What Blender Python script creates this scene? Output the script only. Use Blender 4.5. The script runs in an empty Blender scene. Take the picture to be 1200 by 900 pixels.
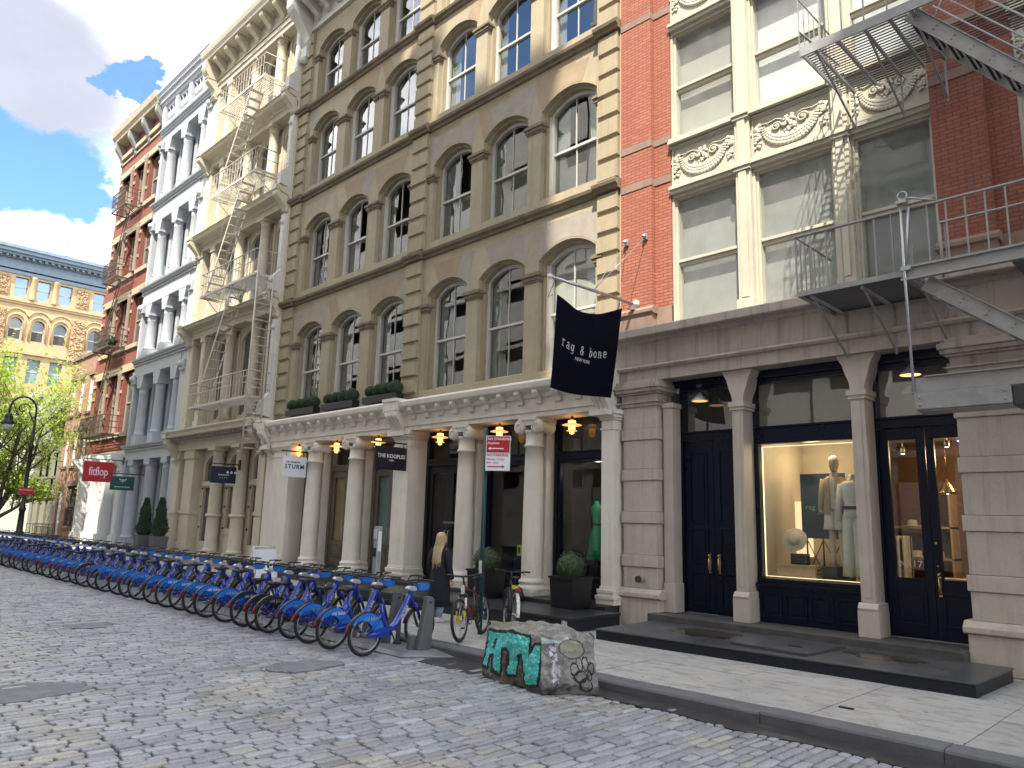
import bpy, bmesh, math, random
import numpy as np
from mathutils import Vector, Matrix, noise
R = math.radians
rnd = random.Random(11)
scene = bpy.context.scene
col = scene.collection
OFF = {}

def V(*a): return Vector(a)

class MB:
    """collects shapes, build() links them as ONE mesh object"""
    def __init__(s): s.v = []; s.f = []; s.s = []; s.c = []
    def cut(s): s.c.append((len(s.v), len(s.f))); return s
    def each(s, name, mat, parent=None, **k):
        """every piece begun by cut() becomes a part of its own"""
        out = []; e = s.c+[(len(s.v), len(s.f))]
        for (v0, f0), (v1, f1) in zip(e, e[1:]):
            if v1 == v0: continue
            q = MB(); q.v = s.v[v0:v1]; q.f = [tuple(i-v0 for i in f) for f in s.f[f0:f1]]; q.s = s.s[f0:f1]
            out.append(q.build(name, mat, parent, **k))
        return out
    def add(s, vs, fs, smooth=False):
        b = len(s.v); s.v += [tuple(p) for p in vs]
        s.f += [tuple(b+i for i in f) for f in fs]; s.s += [smooth]*len(fs); return s
    def box(s, x0, x1, y0, y1, z0, z1):
        if x0 > x1: x0, x1 = x1, x0
        if y0 > y1: y0, y1 = y1, y0
        if z0 > z1: z0, z1 = z1, z0
        return s.add([(x0,y0,z0),(x1,y0,z0),(x1,y1,z0),(x0,y1,z0),(x0,y0,z1),(x1,y0,z1),(x1,y1,z1),(x0,y1,z1)],
            [(3,2,1,0),(4,5,6,7),(0,1,5,4),(1,2,6,5),(2,3,7,6),(3,0,4,7)])
    def quad(s, a, b, c, d): return s.add([a,b,c,d], [(0,1,2,3)])
    def prism(s, pts, plane, d0, d1, smooth=False):
        n = len(pts)
        f = {'xz': lambda p, d: (p[0], d, p[1]), 'yz': lambda p, d: (d, p[0], p[1]), 'xy': lambda p, d: (p[0], p[1], d)}[plane]
        vs = [f(p, d0) for p in pts] + [f(p, d1) for p in pts]
        b = len(s.v)
        s.add(vs, [tuple(range(n-1,-1,-1)), tuple(range(n,2*n))])
        s.f += [(b+i, b+(i+1)%n, b+n+(i+1)%n, b+n+i) for i in range(n)]; s.s += [smooth]*n
        return s
    def tube(s, path, r, n=8, cap=True, smooth=True, closed=False):
        P = [Vector(p) for p in path]; m = len(P)
        rs = r if isinstance(r, (list, tuple)) else [r]*m
        vs = []; up = None
        for i, p in enumerate(P):
            if closed: t = P[(i+1) % m]-P[i-1]
            else: t = P[min(i+1, m-1)]-P[max(i-1, 0)]
            if t.length < 1e-9: t = Vector((0,0,1))
            t.normalize()
            if up is None:
                up = Vector((0,0,1)) if abs(t.z) < .9 else Vector((1,0,0))
            a = up - t*up.dot(t)
            if a.length < 1e-6: a = t.orthogonal()
            a.normalize(); up = a; b = t.cross(a)
            for k in range(n):
                w = 2*math.pi*(k+.5)/n
                vs.append(p + (a*math.cos(w)+b*math.sin(w))*rs[i])
        fs = []
        for i in range(m if closed else m-1):
            j = (i+1) % m
            for k in range(n): fs.append((i*n+k, i*n+(k+1)%n, j*n+(k+1)%n, j*n+k))
        s.add(vs, fs, smooth and n > 4)
        if cap and not closed:
            b = len(s.v)-m*n
            s.f += [tuple(b+k for k in range(n-1,-1,-1)), tuple(b+(m-1)*n+k for k in range(n))]; s.s += [False, False]
        return s
    def lathe(s, prof, cx, cy, n=20, smooth=True, a0=0.0):
        vs = []; m = len(prof)
        for r, z in prof:
            for k in range(n):
                w = a0+2*math.pi*k/n; vs.append((cx+r*math.cos(w), cy+r*math.sin(w), z))
        fs = [(i*n+k, i*n+(k+1)%n, (i+1)*n+(k+1)%n, (i+1)*n+k) for i in range(m-1) for k in range(n)]
        fs += [tuple(range(n-1,-1,-1)), tuple((m-1)*n+k for k in range(n))]
        b = len(s.v); s.add(vs, fs, smooth)
        s.s[-1] = s.s[-2] = False
        return s
    def ball(s, c, r, n=8, m=6, sq=(1,1,1), jit=0):
        vs = [(c[0], c[1], c[2]-r*sq[2])]; fs = []
        for i in range(1, m):
            ph = -math.pi/2+math.pi*i/m
            for k in range(n):
                w = 2*math.pi*k/n; q = 1+(rnd.uniform(-jit, jit) if jit else 0)
                vs.append((c[0]+r*q*sq[0]*math.cos(ph)*math.cos(w), c[1]+r*q*sq[1]*math.cos(ph)*math.sin(w), c[2]+r*q*sq[2]*math.sin(ph)))
        vs.append((c[0], c[1], c[2]+r*sq[2])); L = len(vs)-1
        for k in range(n): fs.append((0, 1+(k+1)%n, 1+k)); fs.append((L, 1+(m-2)*n+k, 1+(m-2)*n+(k+1)%n))
        for i in range(m-2):
            for k in range(n): fs.append((1+i*n+k, 1+i*n+(k+1)%n, 1+(i+1)*n+(k+1)%n, 1+(i+1)*n+k))
        return s.add(vs, fs, True)
    def torus(s, c, R_, r, axis='x', n=28, m=6, a0=0, a1=2*math.pi):
        full = abs(a1-a0-2*math.pi) < 1e-6
        k = n if full else n+1
        path = []
        for i in range(k):
            w = a0+(a1-a0)*i/n; ca, sa = R_*math.cos(w), R_*math.sin(w)
            path.append({'x': (c[0], c[1]+ca, c[2]+sa), 'y': (c[0]+ca, c[1], c[2]+sa), 'z': (c[0]+ca, c[1]+sa, c[2])}[axis])
        return s.tube(path, r, m, closed=full)
    def loft(s, rings, smooth=True, cap=True):
        n = len(rings[0]); vs = [p for r in rings for p in r]; m = len(rings)
        fs = [(i*n+k, i*n+(k+1)%n, (i+1)*n+(k+1)%n, (i+1)*n+k) for i in range(m-1) for k in range(n)]
        b = len(s.v); s.add(vs, fs, smooth)
        if cap:
            s.f += [tuple(b+k for k in range(n-1,-1,-1)), tuple(b+(m-1)*n+k for k in range(n))]; s.s += [smooth, smooth]
        return s
    def join(s, o, loc=(0,0,0), M_=None):
        vs = [(M_ @ Vector(p) if M_ else Vector(p))+Vector(loc) for p in o.v]
        b = len(s.v); s.v += [tuple(p) for p in vs]; s.f += [tuple(b+i for i in f) for f in o.f]; s.s += o.s; return s
    def mesh(s, name, off=None, recalc=True):
        me = bpy.data.meshes.new(name)
        vs = s.v if off is None else [(p[0]-off[0], p[1]-off[1], p[2]-off[2]) for p in s.v]
        me.from_pydata(vs, [], s.f)
        me.polygons.foreach_set('use_smooth', s.s)
        if recalc:
            bm = bmesh.new(); bm.from_mesh(me); bmesh.ops.recalc_face_normals(bm, faces=bm.faces); bm.to_mesh(me); bm.free()
        me.update(); return me
    def build(s, name, mat, parent=None, at=None, recalc=True, bevel=0):
        off = OFF.get(parent, Vector((0,0,0))) if parent else Vector((0,0,0))
        me = s.mesh(name, None if at is not None else off, recalc)
        if mat: me.materials.append(mat)
        o = bpy.data.objects.new(name, me); col.objects.link(o)
        if parent: o.parent = parent
        if at is not None:
            o.location = Vector(at)-off; OFF[o] = Vector(at)
        else: OFF[o] = off.copy()
        if bevel:
            m = o.modifiers.new('bevel', 'BEVEL'); m.width = bevel; m.segments = 2; m.limit_method = 'ANGLE'
        return o

def tag(o, label=None, cat=None, group=None, kind=None):
    if label: o['label'] = label
    if cat: o['category'] = cat
    if group: o['group'] = group
    if kind: o['kind'] = kind
    return o
def thing(name, loc, label, cat, group=None, rz=0, local=False):
    o = bpy.data.objects.new(name, None); col.objects.link(o)
    o.location = loc; o.rotation_euler = (0, 0, rz); o.empty_display_size = .2
    OFF[o] = Vector((0,0,0)) if local else Vector(loc)
    return tag(o, label, cat, group)
def kids(o): return [c for c in col.objects if c.parent == o]
KID = {}
def copy_tree(o, parent=None):
    c = o.copy(); col.objects.link(c)
    if parent: c.parent = parent
    for ch in list(o.children): copy_tree(ch, c)
    return c
def at_place(o, parent, at):
    """a copy of part o (with its sub-parts) placed at world point at under parent"""
    c = copy_tree(o, parent); c.location = Vector(at)-OFF[parent]; return c

def text_mb(body, size, origin, right, up, align='CENTER', depth=.002, bold=0.0, space=1.0, squash=1.0):
    cu = bpy.data.curves.new('t', 'FONT'); cu.body = body; cu.size = size; cu.align_x = align; cu.align_y = 'CENTER'
    cu.extrude = depth/size*size; cu.offset = bold; cu.space_character = space; cu.resolution_u = 2
    o = bpy.data.objects.new('t', cu); col.objects.link(o)
    dg = bpy.context.evaluated_depsgraph_get()
    me = bpy.data.meshes.new_from_object(o.evaluated_get(dg))
    r = Vector(right).normalized(); u = Vector(up).normalized(); n = r.cross(u)
    m = MB(); og = Vector(origin)
    m.add([og + r*p.co.x*squash + u*p.co.y + n*p.co.z for p in me.vertices], [tuple(f.vertices) for f in me.polygons])
    bpy.data.objects.remove(o); bpy.data.curves.remove(cu); bpy.data.meshes.remove(me)
    return m

# ---------------------------------------------------------------- materials
def nt_of(name):
    m = bpy.data.materials.new(name); m.use_nodes = True; nt = m.node_tree
    return m, nt, nt.nodes['Principled BSDF']
def nd(nt, t, **k):
    n = nt.nodes.new(t)
    for a, b in k.items():
        if a in n.inputs: n.inputs[a].default_value = b
        else: setattr(n, a, b)
    return n
def c4(c): return (c[0], c[1], c[2], 1)
def mul(c, f): return tuple(min(1, max(0, x*f)) for x in c)
def mixc(nt, f, a, b, blend='MIX'):
    n = nt.nodes.new('ShaderNodeMix'); n.data_type = 'RGBA'; n.blend_type = blend; n.clamp_factor = True
    for i, x in ((0, f), (6, a), (7, b)):
        if hasattr(x, 'links'): nt.links.new(x, n.inputs[i])
        else: n.inputs[i].default_value = x if i == 0 else c4(x)
    return n.outputs[2]
def maprange(nt, x, a, b, c, d):
    n = nt.nodes.new('ShaderNodeMapRange'); nt.links.new(x, n.inputs[0])
    for i, q in enumerate((a, b, c, d)): n.inputs[1+i].default_value = q
    return n.outputs[0]
def noise_n(nt, vec, scale, detail=4, rough=.55):
    n = nd(nt, 'ShaderNodeTexNoise', Scale=scale, Detail=detail, Roughness=rough); nt.links.new(vec, n.inputs['Vector']); return n.outputs[0]
def mapping(nt, vec, sc=(1,1,1), rot=(0,0,0), loc=(0,0,0)):
    n = nt.nodes.new('ShaderNodeMapping'); nt.links.new(vec, n.inputs[0])
    n.inputs['Scale'].default_value = sc; n.inputs['Rotation'].default_value = rot; n.inputs['Location'].default_value = loc
    return n.outputs[0]
def M(name, c, rough=.6, metal=0.0, var=.12, vs=2.5, bump=0.0, bs=60, spec=.5, streak=0.0, grime=None, coat=0, blotch=None):
    m, nt, p = nt_of(name); L = nt.links.new
    tc = nt.nodes.new('ShaderNodeTexCoord').outputs['Object']
    p.inputs['Roughness'].default_value = rough; p.inputs['Metallic'].default_value = metal
    p.inputs['Specular IOR Level'].default_value = spec
    if coat: p.inputs['Coat Weight'].default_value = coat
    out = None
    if var or streak or blotch:
        n1 = noise_n(nt, tc, vs, 6, .6)
        out = mixc(nt, maprange(nt, n1, .3, .7, 0, 1), mul(c, 1-var), mul(c, 1+var))
        if streak:
            s = noise_n(nt, mapping(nt, tc, (5, 5, .35)), 1.6, 5, .65)
            out = mixc(nt, maprange(nt, s, .5, .75, 0, streak), out, grime or mul(c, .45))
        if blotch:
            s = noise_n(nt, tc, blotch[0], 8, .7)
            out = mixc(nt, maprange(nt, s, blotch[1], blotch[1]+.12, 0, blotch[2]), out, blotch[3])
        L(out, p.inputs['Base Color'])
        L(maprange(nt, n1, .3, .7, max(0, rough-.07), min(1, rough+.07)), p.inputs['Roughness'])
    else: p.inputs['Base Color'].default_value = c4(c)
    if bump:
        b = nd(nt, 'ShaderNodeBump', Strength=bump, Distance=.02); L(noise_n(nt, tc, bs, 4, .6), b.inputs['Height']); L(b.outputs[0], p.inputs['Normal'])
    return m
def M_brick(name, c1, c2, mortar, w=.21, h=.068, ms=.006, rough=.85, bump=.5, streak=.25, grime=(.12,.06,.05), soot=None, msm=.2):
    m, nt, p = nt_of(name); L = nt.links.new
    tc = nt.nodes.new('ShaderNodeTexCoord').outputs['Object']
    sx = nt.nodes.new('ShaderNodeSeparateXYZ'); L(tc, sx.inputs[0])
    ad = nd(nt, 'ShaderNodeMath', operation='ADD'); L(sx.outputs[0], ad.inputs[0]); L(sx.outputs[1], ad.inputs[1])
    cb = nt.nodes.new('ShaderNodeCombineXYZ'); L(ad.outputs[0], cb.inputs[0]); L(sx.outputs[2], cb.inputs[1])
    br = nd(nt, 'ShaderNodeTexBrick', Scale=1.0); L(cb.outputs[0], br.inputs['Vector'])
    br.inputs['Color1'].default_value = c4(c1); br.inputs['Color2'].default_value = c4(c2); br.inputs['Mortar'].default_value = c4(mortar)
    br.inputs['Mortar Size'].default_value = ms; br.inputs['Brick Width'].default_value = w; br.inputs['Row Height'].default_value = h
    br.inputs['Mortar Smooth'].default_value = msm; br.inputs['Bias'].default_value = 0
    n1 = noise_n(nt, tc, 1.1, 6, .6)
    out = mixc(nt, maprange(nt, n1, .35, .7, 0, .3), br.outputs[0], mul(c1, .6))
    n3 = noise_n(nt, tc, 30, 3, .6)
    out = mixc(nt, maprange(nt, n3, .3, .7, 0, .25), out, mul(c2, .7))
    if streak:
        s = noise_n(nt, mapping(nt, tc, (4, 4, .3)), 1.5, 5, .65)
        out = mixc(nt, maprange(nt, s, .52, .75, 0, streak), out, grime)
    if soot:
        s = noise_n(nt, tc, soot[0], 6, .6)
        out = mixc(nt, maprange(nt, s, .55, .72, 0, soot[1]), out, soot[2])
    L(out, p.inputs['Base Color']); p.inputs['Roughness'].default_value = rough
    b = nd(nt, 'ShaderNodeBump', Strength=bump, Distance=.012); b.invert = True
    ad2 = nd(nt, 'ShaderNodeMath', operation='MULTIPLY_ADD'); L(n3, ad2.inputs[0]); ad2.inputs[1].default_value = -.35; L(br.outputs['Fac'], ad2.inputs[2])
    L(ad2.outputs[0], b.inputs['Height']); L(b.outputs[0], p.inputs['Normal'])
    return m
def M_glass(name, tint=(.9,.93,.92), boost=1.7, base=.03, rough=.01, wav=.0, dust=0, dcol=(.55,.56,.55)):
    m, nt, p = nt_of(name); L = nt.links.new; nt.nodes.remove(p)
    out = nt.nodes['Material Output']
    tr = nt.nodes.new('ShaderNodeBsdfTransparent'); tr.inputs[0].default_value = c4(tint)
    gl = nt.nodes.new('ShaderNodeBsdfGlossy'); gl.inputs['Roughness'].default_value = rough
    ge = nt.nodes.new('ShaderNodeNewGeometry'); dt = nd(nt, 'ShaderNodeVectorMath', operation='DOT_PRODUCT'); L(ge.outputs['Incoming'], dt.inputs[0]); L(ge.outputs['True Normal'], dt.inputs[1])
    ab = nd(nt, 'ShaderNodeMath', operation='ABSOLUTE'); L(dt.outputs['Value'], ab.inputs[0])
    iv = nd(nt, 'ShaderNodeMath', operation='SUBTRACT'); iv.inputs[0].default_value = 1; L(ab.outputs[0], iv.inputs[1])
    pw = nd(nt, 'ShaderNodeMath', operation='POWER'); L(iv.outputs[0], pw.inputs[0]); pw.inputs[1].default_value = 5
    ma = nd(nt, 'ShaderNodeMath', operation='MULTIPLY_ADD'); ma.use_clamp = True
    L(pw.outputs[0], ma.inputs[0]); ma.inputs[1].default_value = boost; ma.inputs[2].default_value = .042*boost+base
    mx = nt.nodes.new('ShaderNodeMixShader'); L(ma.outputs[0], mx.inputs[0]); L(tr.outputs[0], mx.inputs[1]); L(gl.outputs[0], mx.inputs[2])
    if wav:
        tc = nt.nodes.new('ShaderNodeTexCoord').outputs['Object']
        b = nd(nt, 'ShaderNodeBump', Strength=wav, Distance=.05); L(noise_n(nt, tc, 1.3, 1, .4), b.inputs['Height'])
        L(b.outputs[0], gl.inputs['Normal'])
    if dust:                                    # dried dirt on the pane
        tc = nt.nodes.new('ShaderNodeTexCoord').outputs['Object']; df = nt.nodes.new('ShaderNodeBsdfDiffuse'); df.inputs[0].default_value = c4(dcol)
        s1 = noise_n(nt, mapping(nt, tc, (2.2, 2.2, .6)), 1.6, 4, .55); s2 = noise_n(nt, tc, .9, 5, .6)
        ml = nd(nt, 'ShaderNodeMath', operation='MULTIPLY'); L(maprange(nt, s1, .3, .75, .7, 1.2), ml.inputs[0]); L(maprange(nt, s2, .3, .7, dust*.55, dust*1.35), ml.inputs[1])
        m2 = nt.nodes.new('ShaderNodeMixShader'); L(ml.outputs[0], m2.inputs[0]); L(mx.outputs[0], m2.inputs[1]); L(df.outputs[0], m2.inputs[2]); mx = m2
    L(mx.outputs[0], out.inputs[0]); return m
def M_emit(name, c, s):
    m, nt, p = nt_of(name)
    p.inputs['Base Color'].default_value = c4(c); p.inputs['Emission Color'].default_value = c4(c); p.inputs['Emission Strength'].default_value = s
    return m

def M_blocks(name, c, c2, w, h, ms, var, rough=.8, bump=.25, streak=.3, grime=None, speck=0):
    """dressed stone in large blocks with thin joints"""
    m, nt, p = nt_of(name); L = nt.links.new
    tc = nt.nodes.new('ShaderNodeTexCoord').outputs['Object']
    sx = nt.nodes.new('ShaderNodeSeparateXYZ'); L(tc, sx.inputs[0])
    ad = nd(nt, 'ShaderNodeMath', operation='ADD'); L(sx.outputs[0], ad.inputs[0]); L(sx.outputs[1], ad.inputs[1])
    cb = nt.nodes.new('ShaderNodeCombineXYZ'); L(ad.outputs[0], cb.inputs[0]); L(sx.outputs[2], cb.inputs[1])
    br = nd(nt, 'ShaderNodeTexBrick', Scale=1.0); L(cb.outputs[0], br.inputs['Vector'])
    br.inputs['Color1'].default_value = c4(c); br.inputs['Color2'].default_value = c4(c2); br.inputs['Mortar'].default_value = c4(mul(c, .8))
    br.inputs['Mortar Size'].default_value = ms; br.inputs['Brick Width'].default_value = w; br.inputs['Row Height'].default_value = h; br.inputs['Mortar Smooth'].default_value = .3
    n1 = noise_n(nt, tc, 1.4, 7, .65)
    out = mixc(nt, maprange(nt, n1, .3, .7, 0, 1), mul(c, 1-var), mul(c, 1+var))
    out = mixc(nt, .55, out, br.outputs[0])
    n2 = noise_n(nt, mapping(nt, tc, (1, 1, .5)), 9, 5, .7)
    out = mixc(nt, maprange(nt, n2, .45, .75, 0, .3), out, mul(c, .68))
    if streak:
        s = noise_n(nt, mapping(nt, tc, (5, 5, .3)), 1.3, 6, .65)
        out = mixc(nt, maprange(nt, s, .5, .72, 0, streak), out, grime or mul(c, .4))
    n3 = noise_n(nt, tc, 90, 3, .7)
    if speck: out = mixc(nt, maprange(nt, n3, .55, .7, 0, speck), out, mul(c, .35))
    L(out, p.inputs['Base Color']); p.inputs['Roughness'].default_value = rough
    b = nd(nt, 'ShaderNodeBump', Strength=bump, Distance=.015)
    ad2 = nd(nt, 'ShaderNodeMath', operation='MULTIPLY_ADD'); L(br.outputs['Fac'], ad2.inputs[0]); ad2.inputs[1].default_value = -.6; L(n2, ad2.inputs[2])
    L(ad2.outputs[0], b.inputs['Height']); L(b.outputs[0], p.inputs['Normal'])
    return m

B_ST = M_blocks('sandstone', (.40,.335,.22), (.335,.29,.22), 1.45, .62, .004, .17, streak=.35, grime=(.2,.165,.12))
B_ST2 = M_blocks('sandstone_moulding', (.37,.305,.20), (.35,.29,.195), 1.9, .9, .002, .12, streak=.35, grime=(.16,.13,.095))
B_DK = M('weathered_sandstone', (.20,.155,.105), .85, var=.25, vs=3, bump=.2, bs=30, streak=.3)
CREAM = M('cream_paint', (.76,.71,.62), .5, var=.07, vs=2, streak=.22, grime=(.36,.31,.24), bump=.05, bs=25)
WHITE = M('white_paint', (.72,.72,.70), .5, var=.06, vs=2, streak=.15, grime=(.45,.43,.4))
SASH = M('grey_white_sash', (.58,.56,.52), .45, var=.06)
GLASS = M_glass('window_glass', boost=2.4, base=.10, wav=.035)
GLASSD = M_glass('dusty_window_glass', boost=1.2, base=.02, rough=.05, wav=.02, dust=.25, dcol=(.44,.45,.44))
GLASS2 = M_glass('shop_glass', boost=1.0, base=.02)
DKGLASS = M('dark_window_glass', (.13,.14,.15), .04, .4, var=0, spec=1.0)
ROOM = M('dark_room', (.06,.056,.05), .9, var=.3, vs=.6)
BLIND = M('pale_blind', (.62,.60,.54), .8, var=.06, vs=.8)
SCREEN = M('grey_insect_screen', (.13,.125,.115), .7, var=.08)
CURT = M('curtain', (.30,.33,.31), .9, var=.3, vs=3)
BRICK = M_brick('red_brick', (.43,.145,.085), (.345,.105,.062), (.15,.065,.05), streak=.2, ms=.009)
BRICK_SHADED = M_brick('shaded_sooty_brick', (.35,.12,.08), (.28,.092,.062), (.13,.065,.05), streak=.5, soot=(.5,.6,(.06,.042,.038)), ms=.009)  # brick of the shaded piers: shade put into the darker colour, plus random soot
BROWN = M('brownstone', (.25,.17,.13), .85, var=.15, bump=.15, bs=40, streak=.3)
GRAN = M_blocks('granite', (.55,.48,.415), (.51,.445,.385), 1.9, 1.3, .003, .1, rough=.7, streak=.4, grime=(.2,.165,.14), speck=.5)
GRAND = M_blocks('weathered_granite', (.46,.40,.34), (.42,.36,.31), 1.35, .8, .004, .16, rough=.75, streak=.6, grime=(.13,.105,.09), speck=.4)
POST = M('taupe_iron_paint', (.54,.48,.41), .5, var=.08, streak=.2, bump=.05, bs=25)
FRAMEA = M('pale_khaki_paint', (.50,.465,.37), .5, var=.08, streak=.25, grime=(.28,.25,.19))
NAVY = M('navy_paint', (.003,.006,.020), .32, var=.1, spec=.25)
BLACK = M('black_paint', (.007,.007,.009), .4, var=.1)
IRON = M('grey_iron', (.16,.155,.15), .5, .2, var=.2, vs=6, bump=.15, bs=50, blotch=(9, .68, .6, (.09,.05,.03)))
IROND = M('dark_iron', (.045,.042,.042), .5, .2, var=.2, vs=6)
STEEL = M('galvanised_steel', (.45,.45,.46), .4, .7, var=.1, vs=8)
GREY = M('grey_blue_paint', (.46,.485,.515), .5, var=.05, streak=.12, grime=(.33,.35,.37))
GREYD = M('dark_grey', (.07,.07,.075), .5, var=.1)
CCR = M('ivory_iron_paint', (.58,.52,.40), .5, var=.06, streak=.18, grime=(.4,.34,.24))
TAUPE = M('taupe_door_paint', (.13,.112,.088), .45, var=.08)
TAN = M('tan_stone', (.42,.36,.25), .8, var=.15, streak=.3)
PINKBR = M_brick('old_pink_brick', (.43,.245,.17), (.36,.19,.13), (.36,.29,.24), streak=.25, soot=(.4,.25,(.5,.42,.36)))
GREEN_W = M('moss_green_render', (.21,.21,.15), .85, var=.15, vs=1.2, streak=.3)
PALE_G = M('pale_green_render', (.50,.52,.42), .85, var=.06, vs=.8, streak=.12)
OCHRE = M('ochre_terracotta', (.46,.335,.19), .8, var=.12, vs=1.5, streak=.25)
OCHRED = M('terracotta_relief', (.38,.26,.15), .85, var=.35, vs=9, bump=.8, bs=14)
SLATE = M('blue_grey_cornice', (.17,.23,.30), .6, var=.15, bump=.25, bs=10)
DGREY = M('dock_grey', (.115,.12,.125), .5, var=.08, bump=.03, bs=60)
# ---------------------------------------------------------------- camera, sun, sky
f_, h_ = 880.0, 2.0
Lw = V(-892, -138, -f_).normalized(); Uw = V(130, (f_*f_-892*130)/138, -f_).normalized()
cX = -Lw; cZ = Uw; cY = cZ.cross(cX)
cam = bpy.data.cameras.new('camera'); co = bpy.data.objects.new('camera', cam); col.objects.link(co)
rot = Matrix((cX, cY, cZ))            # rows: world axes seen from the camera -> camera-to-world
co.matrix_world = Matrix.Translation((0, 0, h_)) @ rot.to_4x4()
cam.sensor_fit = 'HORIZONTAL'; cam.sensor_width = 36; cam.lens = 36*f_/1200; cam.clip_end = 2000; cam.clip_start = .05
scene.camera = co

SUN_D = V(-.65, 1, -1.75).normalized()          # direction the light travels
sl = bpy.data.lights.new('sun', 'SUN'); sl.energy = 3.9; sl.angle = R(.55); sl.color = (1, .93, .81)
so = bpy.data.objects.new('sun', sl); col.objects.link(so); so.rotation_euler = SUN_D.to_track_quat('-Z', 'Y').to_euler()
w = bpy.data.worlds.new('World'); scene.world = w; w.use_nodes = True; nt = w.node_tree; L = nt.links.new
bg = nt.nodes['Background']; bg.inputs['Strength'].default_value = .15
sky = nt.nodes.new('ShaderNodeTexSky'); sky.sky_type = 'NISHITA'; sky.sun_disc = False
el = math.asin(-SUN_D.z); sky.sun_elevation = el; sky.sun_rotation = math.atan2(-SUN_D.x, -SUN_D.y)
tc = nt.nodes.new('ShaderNodeTexCoord').outputs['Generated']
sx = nt.nodes.new('ShaderNodeSeparateXYZ'); L(tc, sx.inputs[0])
zz = nd(nt, 'ShaderNodeMath', operation='ADD'); L(sx.outputs[2], zz.inputs[0]); zz.inputs[1].default_value = .12
zm = nd(nt, 'ShaderNodeMath', operation='MAXIMUM'); L(zz.outputs[0], zm.inputs[0]); zm.inputs[1].default_value = .06
cb = nt.nodes.new('ShaderNodeCombineXYZ')
for i in (0, 1):
    dv = nd(nt, 'ShaderNodeMath', operation='DIVIDE'); L(sx.outputs[i], dv.inputs[0]); L(zm.outputs[0], dv.inputs[1]); L(dv.outputs[0], cb.inputs[i])
P2 = cb.outputs[0]
nA = noise_n(nt, P2, 1.5, 9, .6)
nB = noise_n(nt, mapping(nt, tc, (1, 1, 1.5)), 8, 10, .55)
def spot(d, deg0, deg1):
    """1 inside deg0 of direction d falling to 0 at deg1, with a ragged edge"""
    dp = nd(nt, 'ShaderNodeVectorMath', operation='DOT_PRODUCT'); L(tc, dp.inputs[0]); dp.inputs[1].default_value = V(*d).normalized()
    m = nd(nt, 'ShaderNodeMath', operation='MULTIPLY_ADD'); L(nB, m.inputs[0]); m.inputs[1].default_value = .010; L(dp.outputs['Value'], m.inputs[2])
    return maprange(nt, m.outputs[0], math.cos(R(deg1))+.005, math.cos(R(deg0))+.005, 0, 1)
def addm(*xs):
    r = xs[0]
    for x in xs[1:]:
        n = nd(nt, 'ShaderNodeMath', operation='ADD'); L(r, n.inputs[0]); L(x, n.inputs[1]); r = n.outputs[0]
    return r
holes = addm(spot((-.925,.155,.365), .4, 3.6), spot((-.912,.195,.372), 0, 3.0), spot((-.902,.225,.362), 0, 2.2), spot((-.846,.236,.478), 0, 1.2), spot((-.935,.11,.36), 0, 3.6), spot((-.945,.06,.36), 0, 5),
             spot((-.56,-.59,.585), 3, 10), spot((.3,-.3,.9), 5, 30))
cm = nd(nt, 'ShaderNodeMath', operation='MULTIPLY_ADD'); L(holes, cm.inputs[0]); cm.inputs[1].default_value = -1.15
base = addm(maprange(nt, nA, .36, .52, .35, 1), maprange(nt, nB, .3, .6, 0, .35)); L(base, cm.inputs[2])
mk = nd(nt, 'ShaderNodeMath', operation='POWER'); L(maprange(nt, cm.outputs[0], -.1, 1.0, 0, 1), mk.inputs[0]); mk.inputs[1].default_value = 2.6; mask = mk.outputs[0]
gs = addm(spot((-.885,.15,.45), .5, 7.5), spot((-.905,.09,.44), 0, 8))
gm = nd(nt, 'ShaderNodeMath', operation='MULTIPLY'); L(gs, gm.inputs[0]); L(maprange(nt, nA, .3, .7, .55, 1), gm.inputs[1])
i1 = nd(nt, 'ShaderNodeMath', operation='SUBTRACT'); i1.use_clamp = True; i1.inputs[0].default_value = 1; L(gm.outputs[0], i1.inputs[1])
i2 = nd(nt, 'ShaderNodeMath', operation='POWER'); L(i1.outputs[0], i2.inputs[0]); i2.inputs[1].default_value = 3.2
i3 = nd(nt, 'ShaderNodeMath', operation='SUBTRACT'); i3.inputs[0].default_value = 1; L(i2.outputs[0], i3.inputs[1])
cloud = mixc(nt, i3.outputs[0], (9.4, 9.5, 9.7), (1.7, 1.8, 2.15))
cloud = mixc(nt, maprange(nt, nB, .4, .66, 0, .35), cloud, (2.3, 2.45, 2.75))
skyb = mixc(nt, 1, sky.outputs[0], (.56, .74, .92), 'MULTIPLY')
L(mixc(nt, mask, skyb, cloud), bg.inputs['Color'])
vs_ = scene.view_settings; vs_.view_transform = 'Standard'; vs_.look = 'None'; vs_.exposure = 1.45; vs_.gamma = 1; vs_.use_curve_mapping = False
scene.cycles.max_bounces = 6; scene.cycles.diffuse_bounces = 2; scene.cycles.glossy_bounces = 3; scene.cycles.transparent_max_bounces = 12
scene.cycles.caustics_reflective = False; scene.cycles.caustics_refractive = False
scene.cycles.sample_clamp_indirect = 3.0

# ---------------------------------------------------------------- ground
KY = 7.75; SZ = .13; FY = 12.6
ASPH = M('asphalt', (.185,.188,.20), .85, var=.25, vs=5, bump=.6, bs=120, blotch=(14, .6, .5, (.2,.2,.21)))
m = MB(); m.quad((-300,-200,-.08), (200,-200,-.08), (200,300,-.08), (-300,300,-.08))
tag(m.build('ground', M('ground_earth', (.11,.11,.115), .9, var=.2, vs=1)), kind='structure')
JOINT = M('joint_sand', (.05,.048,.046), .95, var=.3, vs=8)
m = MB(); m.box(-140, 40, -2.2, KY-.002, -.075, -.036); tag(m.build('road_bed', JOINT), kind='structure')
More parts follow.
